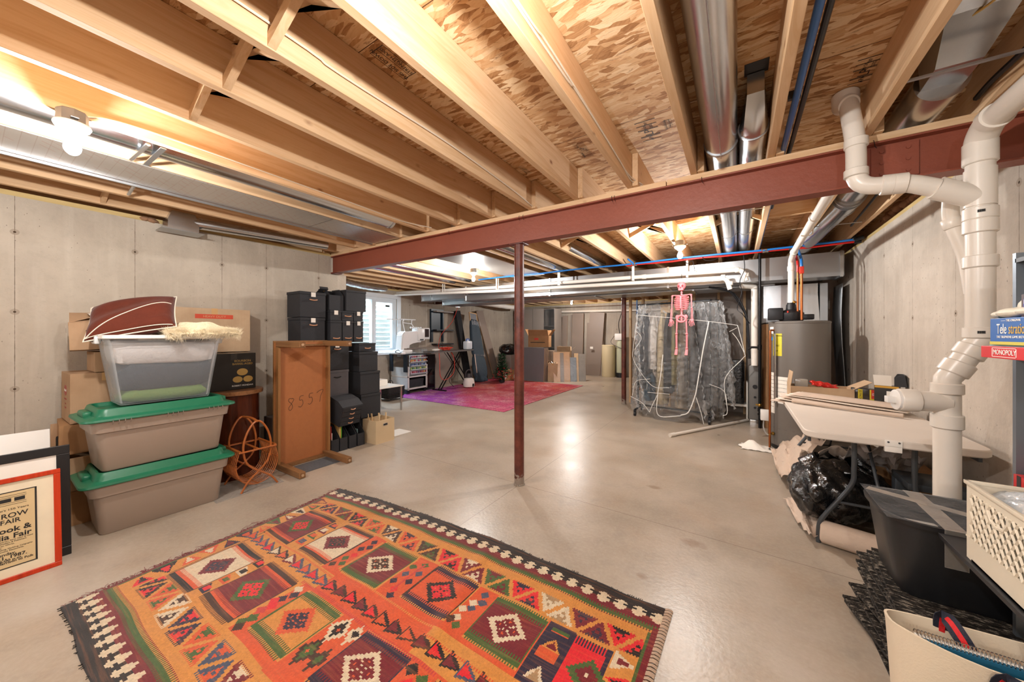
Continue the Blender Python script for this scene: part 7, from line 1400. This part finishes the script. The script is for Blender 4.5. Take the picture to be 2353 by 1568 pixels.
panel(1.485,1.752,.825,1.10,'M','N','W','M','O',None,'N'); panel(1.92,2.19,.84,1.12,'W','B','M','N','R')
# navy strip and red panel at right
rect(2.16,.335,2.285,1.16,'N'); rect(2.185,.355,2.27,.375,'G'); rect(2.185,.375,2.27,.387,'O'); tri_up(2.225,.045,.415,.475,'Y'); tri_up(2.225,.025,.43,.468,'M'); rect(2.18,.478,2.27,.525,'O'); tri_up(2.225,.045,.56,.63,'W'); tri_up(2.225,.028,.575,.63,'T'); rect(2.18,.66,2.27,.70,'L')
rect(2.29,.345,2.45,.66,'R'); comb(2.29,2.45,.34,.385,'N'); put((UU>2.285)&(UU<2.296)&(VV>.34)&(VV<.66),'N'); put((UU>2.44)&(UU<2.455)&(VV>.34)&(VV<.66),'N'); dia(2.40,.505,.085,.085,'G'); dia(2.40,.505,.05,.05,'M'); rect(2.392,.495,2.408,.515,'W')
# strips between upper panels
rect(.455,.36,.562,.69,'Y')
for k,(a,b) in enumerate((('N','O'),('M','W'),('G','O'),('O','L'))):
    v=.40+.075*k; f=(UU-.465)/.085; put((f>=0)&(f<1)&(VV>v-.03)&(VV<v+.03)&((VV-(v+.03))/-.06<1.0-f*.0)&(f+ (v+.03-VV)/.06*0.55<1.05-.0)&((v+.03-VV)/.06<1-f*.55),a); put((f>=.15)&(f<.72)&(VV>v-.018)&(VV<v+.018),b)
def motif(uc,vc,c,s=.026): dia(uc,vc,s,s*.95,c,1)
for (u,v,c) in ((.915,.39,'N'),(.93,.435,'N'),(.90,.475,'N'),(.92,.535,'R'),(.90,.58,'G'),(.93,.62,'G'),(.89,.65,'B'),(1.31,.42,'G'),(1.36,.375,'G'),(1.32,.49,'L'),(1.31,.56,'N'),(1.39,.45,'L'),(1.39,.52,'N'),(1.36,.60,'R'),(1.38,.635,'N'),(1.80,.37,'L'),(1.815,.42,'L'),(1.79,.475,'L'),(1.775,.44,'W'),(1.76,.50,'W'),(1.77,.56,'W'),(1.755,.585,'B'),(1.80,.60,'G')): motif(u,v,c,.027)
rect(1.352,.37,1.362,.62,'P'); rect(.955,.36,.968,.66,'Y'); rect(1.275,.36,1.287,.66,'Y')
# strips between lower panels
for k,(a,b) in enumerate((('K','R'),('W','K'),('O','G'),('N','R'))):
    v=.88+.082*k; f=(UU-.487)/.075; put((f>=0)&(f<1)&((v+.03-VV)/.06<1-f*.55)&(VV>v-.03)&(VV<v+.03),a); put((f>=.18)&(f<.7)&(VV>v-.012)&(VV<v+.018),b)
for (u,v,c) in ((.94,.865,'W'),(.965,.90,'N'),(.94,.945,'N'),(.92,.975,'R'),(.955,1.00,'R'),(.93,1.04,'P'),(.95,1.08,'G'),(.93,1.12,'G'),(.955,1.14,'B')): motif(u,v,c,.03)
dia(1.36,.90,.055,.075,'W'); dia(1.36,.90,.03,.045,'K'); motif(1.36,.90,'O',.01); dia(1.44,.875,.035,.06,'W'); motif(1.445,.87,'K',.022); dia(1.35,1.03,.05,.075,'B'); dia(1.35,1.03,.03,.05,'G'); motif(1.35,1.03,'O',.01); dia(1.43,1.03,.038,.06,'B'); motif(1.43,1.03,'G',.025)
for (u,v,c) in ((1.80,.86,'K'),(1.83,.92,'R'),(1.86,1.0,'R'),(1.80,1.05,'B'),(1.87,.87,'G')): motif(u,v,c,.035)
# tooth row
put((UU>1.0)&(UU<2.0)&(VV>.67)&(VV<.82),'O'); put((UU>1.72)&(UU<2.3)&(VV>.66)&(VV<.81),'Y'); put((UU>.158)&(UU<2.45)&(VV>.70)&(VV<.715)&(UU<.9),'Y')
TC=['O','O','O','R','W','O','W','R','O','R','O','R','M','R','M','R','O','M','O','M','R','M','R','M','R','M','R']; TO=['L','L','L','L','K','K','M','L','L','L','L','K','B','K','K','B','K','K','B','B','K','K','L','B','K','K','N']
for k in range(27):
    u0=.10+.0845*k; vb=.818-.0335*(u0/2.0)-.0; vt=vb-.082
    f=(UU-u0)/.088; fq=np.floor(f*8)/8; lo=vt+.0; mid_=vt+.052
    msk=(f>=0)&(f<1)&(VV>vt+fq*.048)&(VV<vb-fq*.028); put(msk,TO[k]); msk=(f>=.08)&(f<.78)&(VV>vt+.014+fq*.054)&(VV<vb-.012-fq*.026); put(msk,TC[k])
comb(.16,2.45,.706,.722,'O'); comb(1.0,2.3,.655,.672,'Y'); comb(.9,1.9,.815,.832,'P')
put((UU<.022)&(VV>.12)&(VV<1.42),'M')
# build mesh with a colour per cell, gently wavy edges
me=bpy.data.meshes.new('kilim_rug'); nu1,nv1=NU+1,NV+1
gu,gv=np.meshgrid(np.arange(nu1)*CELL,np.arange(nv1)*CELL+V0,indexing='ij')
skew=np.clip(1-gu/.5,0,1)*(.07*np.clip(gv/1.45,0,1.1)-.03*np.clip(1-gv/.4,0,1)) 
X=-2.89+gu+skew+.006*np.sin(gv*9)*np.clip(1-gu,0,1)+.014*np.clip(gu/2.6,0,1)**3*np.sin(gv*2.2)*-1
Y=1.83-gv -.012*np.sin(gu*3.1)*(np.clip(.3-gv,0,1)/.3) -.09*np.clip(1-gu/.9,0,1)**2*np.clip(1-gv/.7,0,1)-.004*np.sin(gu*11+gv*5)
Z=.004+.0016*np.sin(gu*7+1)*np.sin(gv*9)+.0015*np.sin(gu*23+gv*17); Z=Z+.010*np.exp(-((gu-1.55-gv*.3)/.05)**2)*np.clip((1.1-np.abs(gv-.5)*1.6),0,1)
co=np.stack([X,Y,Z],-1).reshape(-1,3).astype(np.float32)
i=np.arange(NU)[:,None]; j=np.arange(NV)[None,:]; a_=(i*nv1+j).reshape(-1); quads=np.stack([a_,a_+1,a_+1+nv1,a_+nv1],-1).astype(np.int32)
me.vertices.add(len(co)); me.vertices.foreach_set('co',co.ravel()); me.loops.add(quads.size); me.loops.foreach_set('vertex_index',quads.ravel()); me.polygons.add(len(quads)); me.polygons.foreach_set('loop_start',np.arange(0,quads.size,4,dtype=np.int32)); me.polygons.foreach_set('loop_total',np.full(len(quads),4,dtype=np.int32)); me.update(); me.validate()
pal=np.array([lin(PALS[k]) for k in PK],dtype=np.float32); colf=pal[A.reshape(-1)]
rng=np.random.RandomState(4); colf[:,:3]*=(1+rng.uniform(-.10,.10,(len(colf),1))).astype(np.float32)
at=me.color_attributes.new('weave','FLOAT_COLOR','CORNER'); at.data.foreach_set('color',np.repeat(colf,4,axis=0).ravel())
me.materials.append(m_rug()); ro=bpy.data.objects.new('kilim_rug',me); C.objects.link(ro); tag(ro,'orange, red and black patterned flat-woven kilim rug on the near concrete floor','rug')
q=ro.modifiers.new('thickness','SOLIDIFY'); q.thickness=.0035; q.offset=-1
# fringes
rnd=random.Random(9); m=MB()
def edgept(g,v):
    k=int(np.clip(v/ CELL,0,NV)); gi=0 if g==0 else NU; return Vector((float(X[gi,k]),float(Y[gi,k]),.004))
for n_ in range(420):
    p=edgept(0,rnd.uniform(.0,1.6)); L=rnd.uniform(.008,.03)*(2.2 if rnd.random()<.06 else 1); a=rnd.uniform(-1,1); m.tube([p+Vector((.003,0,0)),p+Vector((-L*.6,L*.4*a,.002)),p+Vector((-L,L*a,-.0015))],.0009,4)
m.build('side_fringe',pm('maroon_fringe','7c3038',.9),ro)['kind']='stuff'
m=MB()
for n_ in range(170):
    p=edgept(1,.01+1.58*n_/170); m.tube([p+Vector((-.006,0,.003)),p+Vector((.006,.002,.007)),p+Vector((.018,.003,.005)),p+Vector((.026,.004,0.0))],.0034,5)
m.build('bound_selvedge',pm('beige_binding','b89e88',.9,0,.2,30),ro)['kind']='stuff'
m=MB()
for n_ in range(300):
    u=rnd.uniform(0,2.55); k=int(u/CELL); e=rnd.random()<.5; kk=0 if e else NV; p=Vector((float(X[k,kk]),float(Y[k,kk]),.003)); s=1 if e else -1; L=rnd.uniform(.003,.012); m.tube([p-Vector((0,s*.003,0)),p+Vector((rnd.uniform(-.006,.006),s*L,0))],.0015,4)
m.build('end_fuzz',pm('black_wool','1a1614',.95),ro)['kind']='stuff'
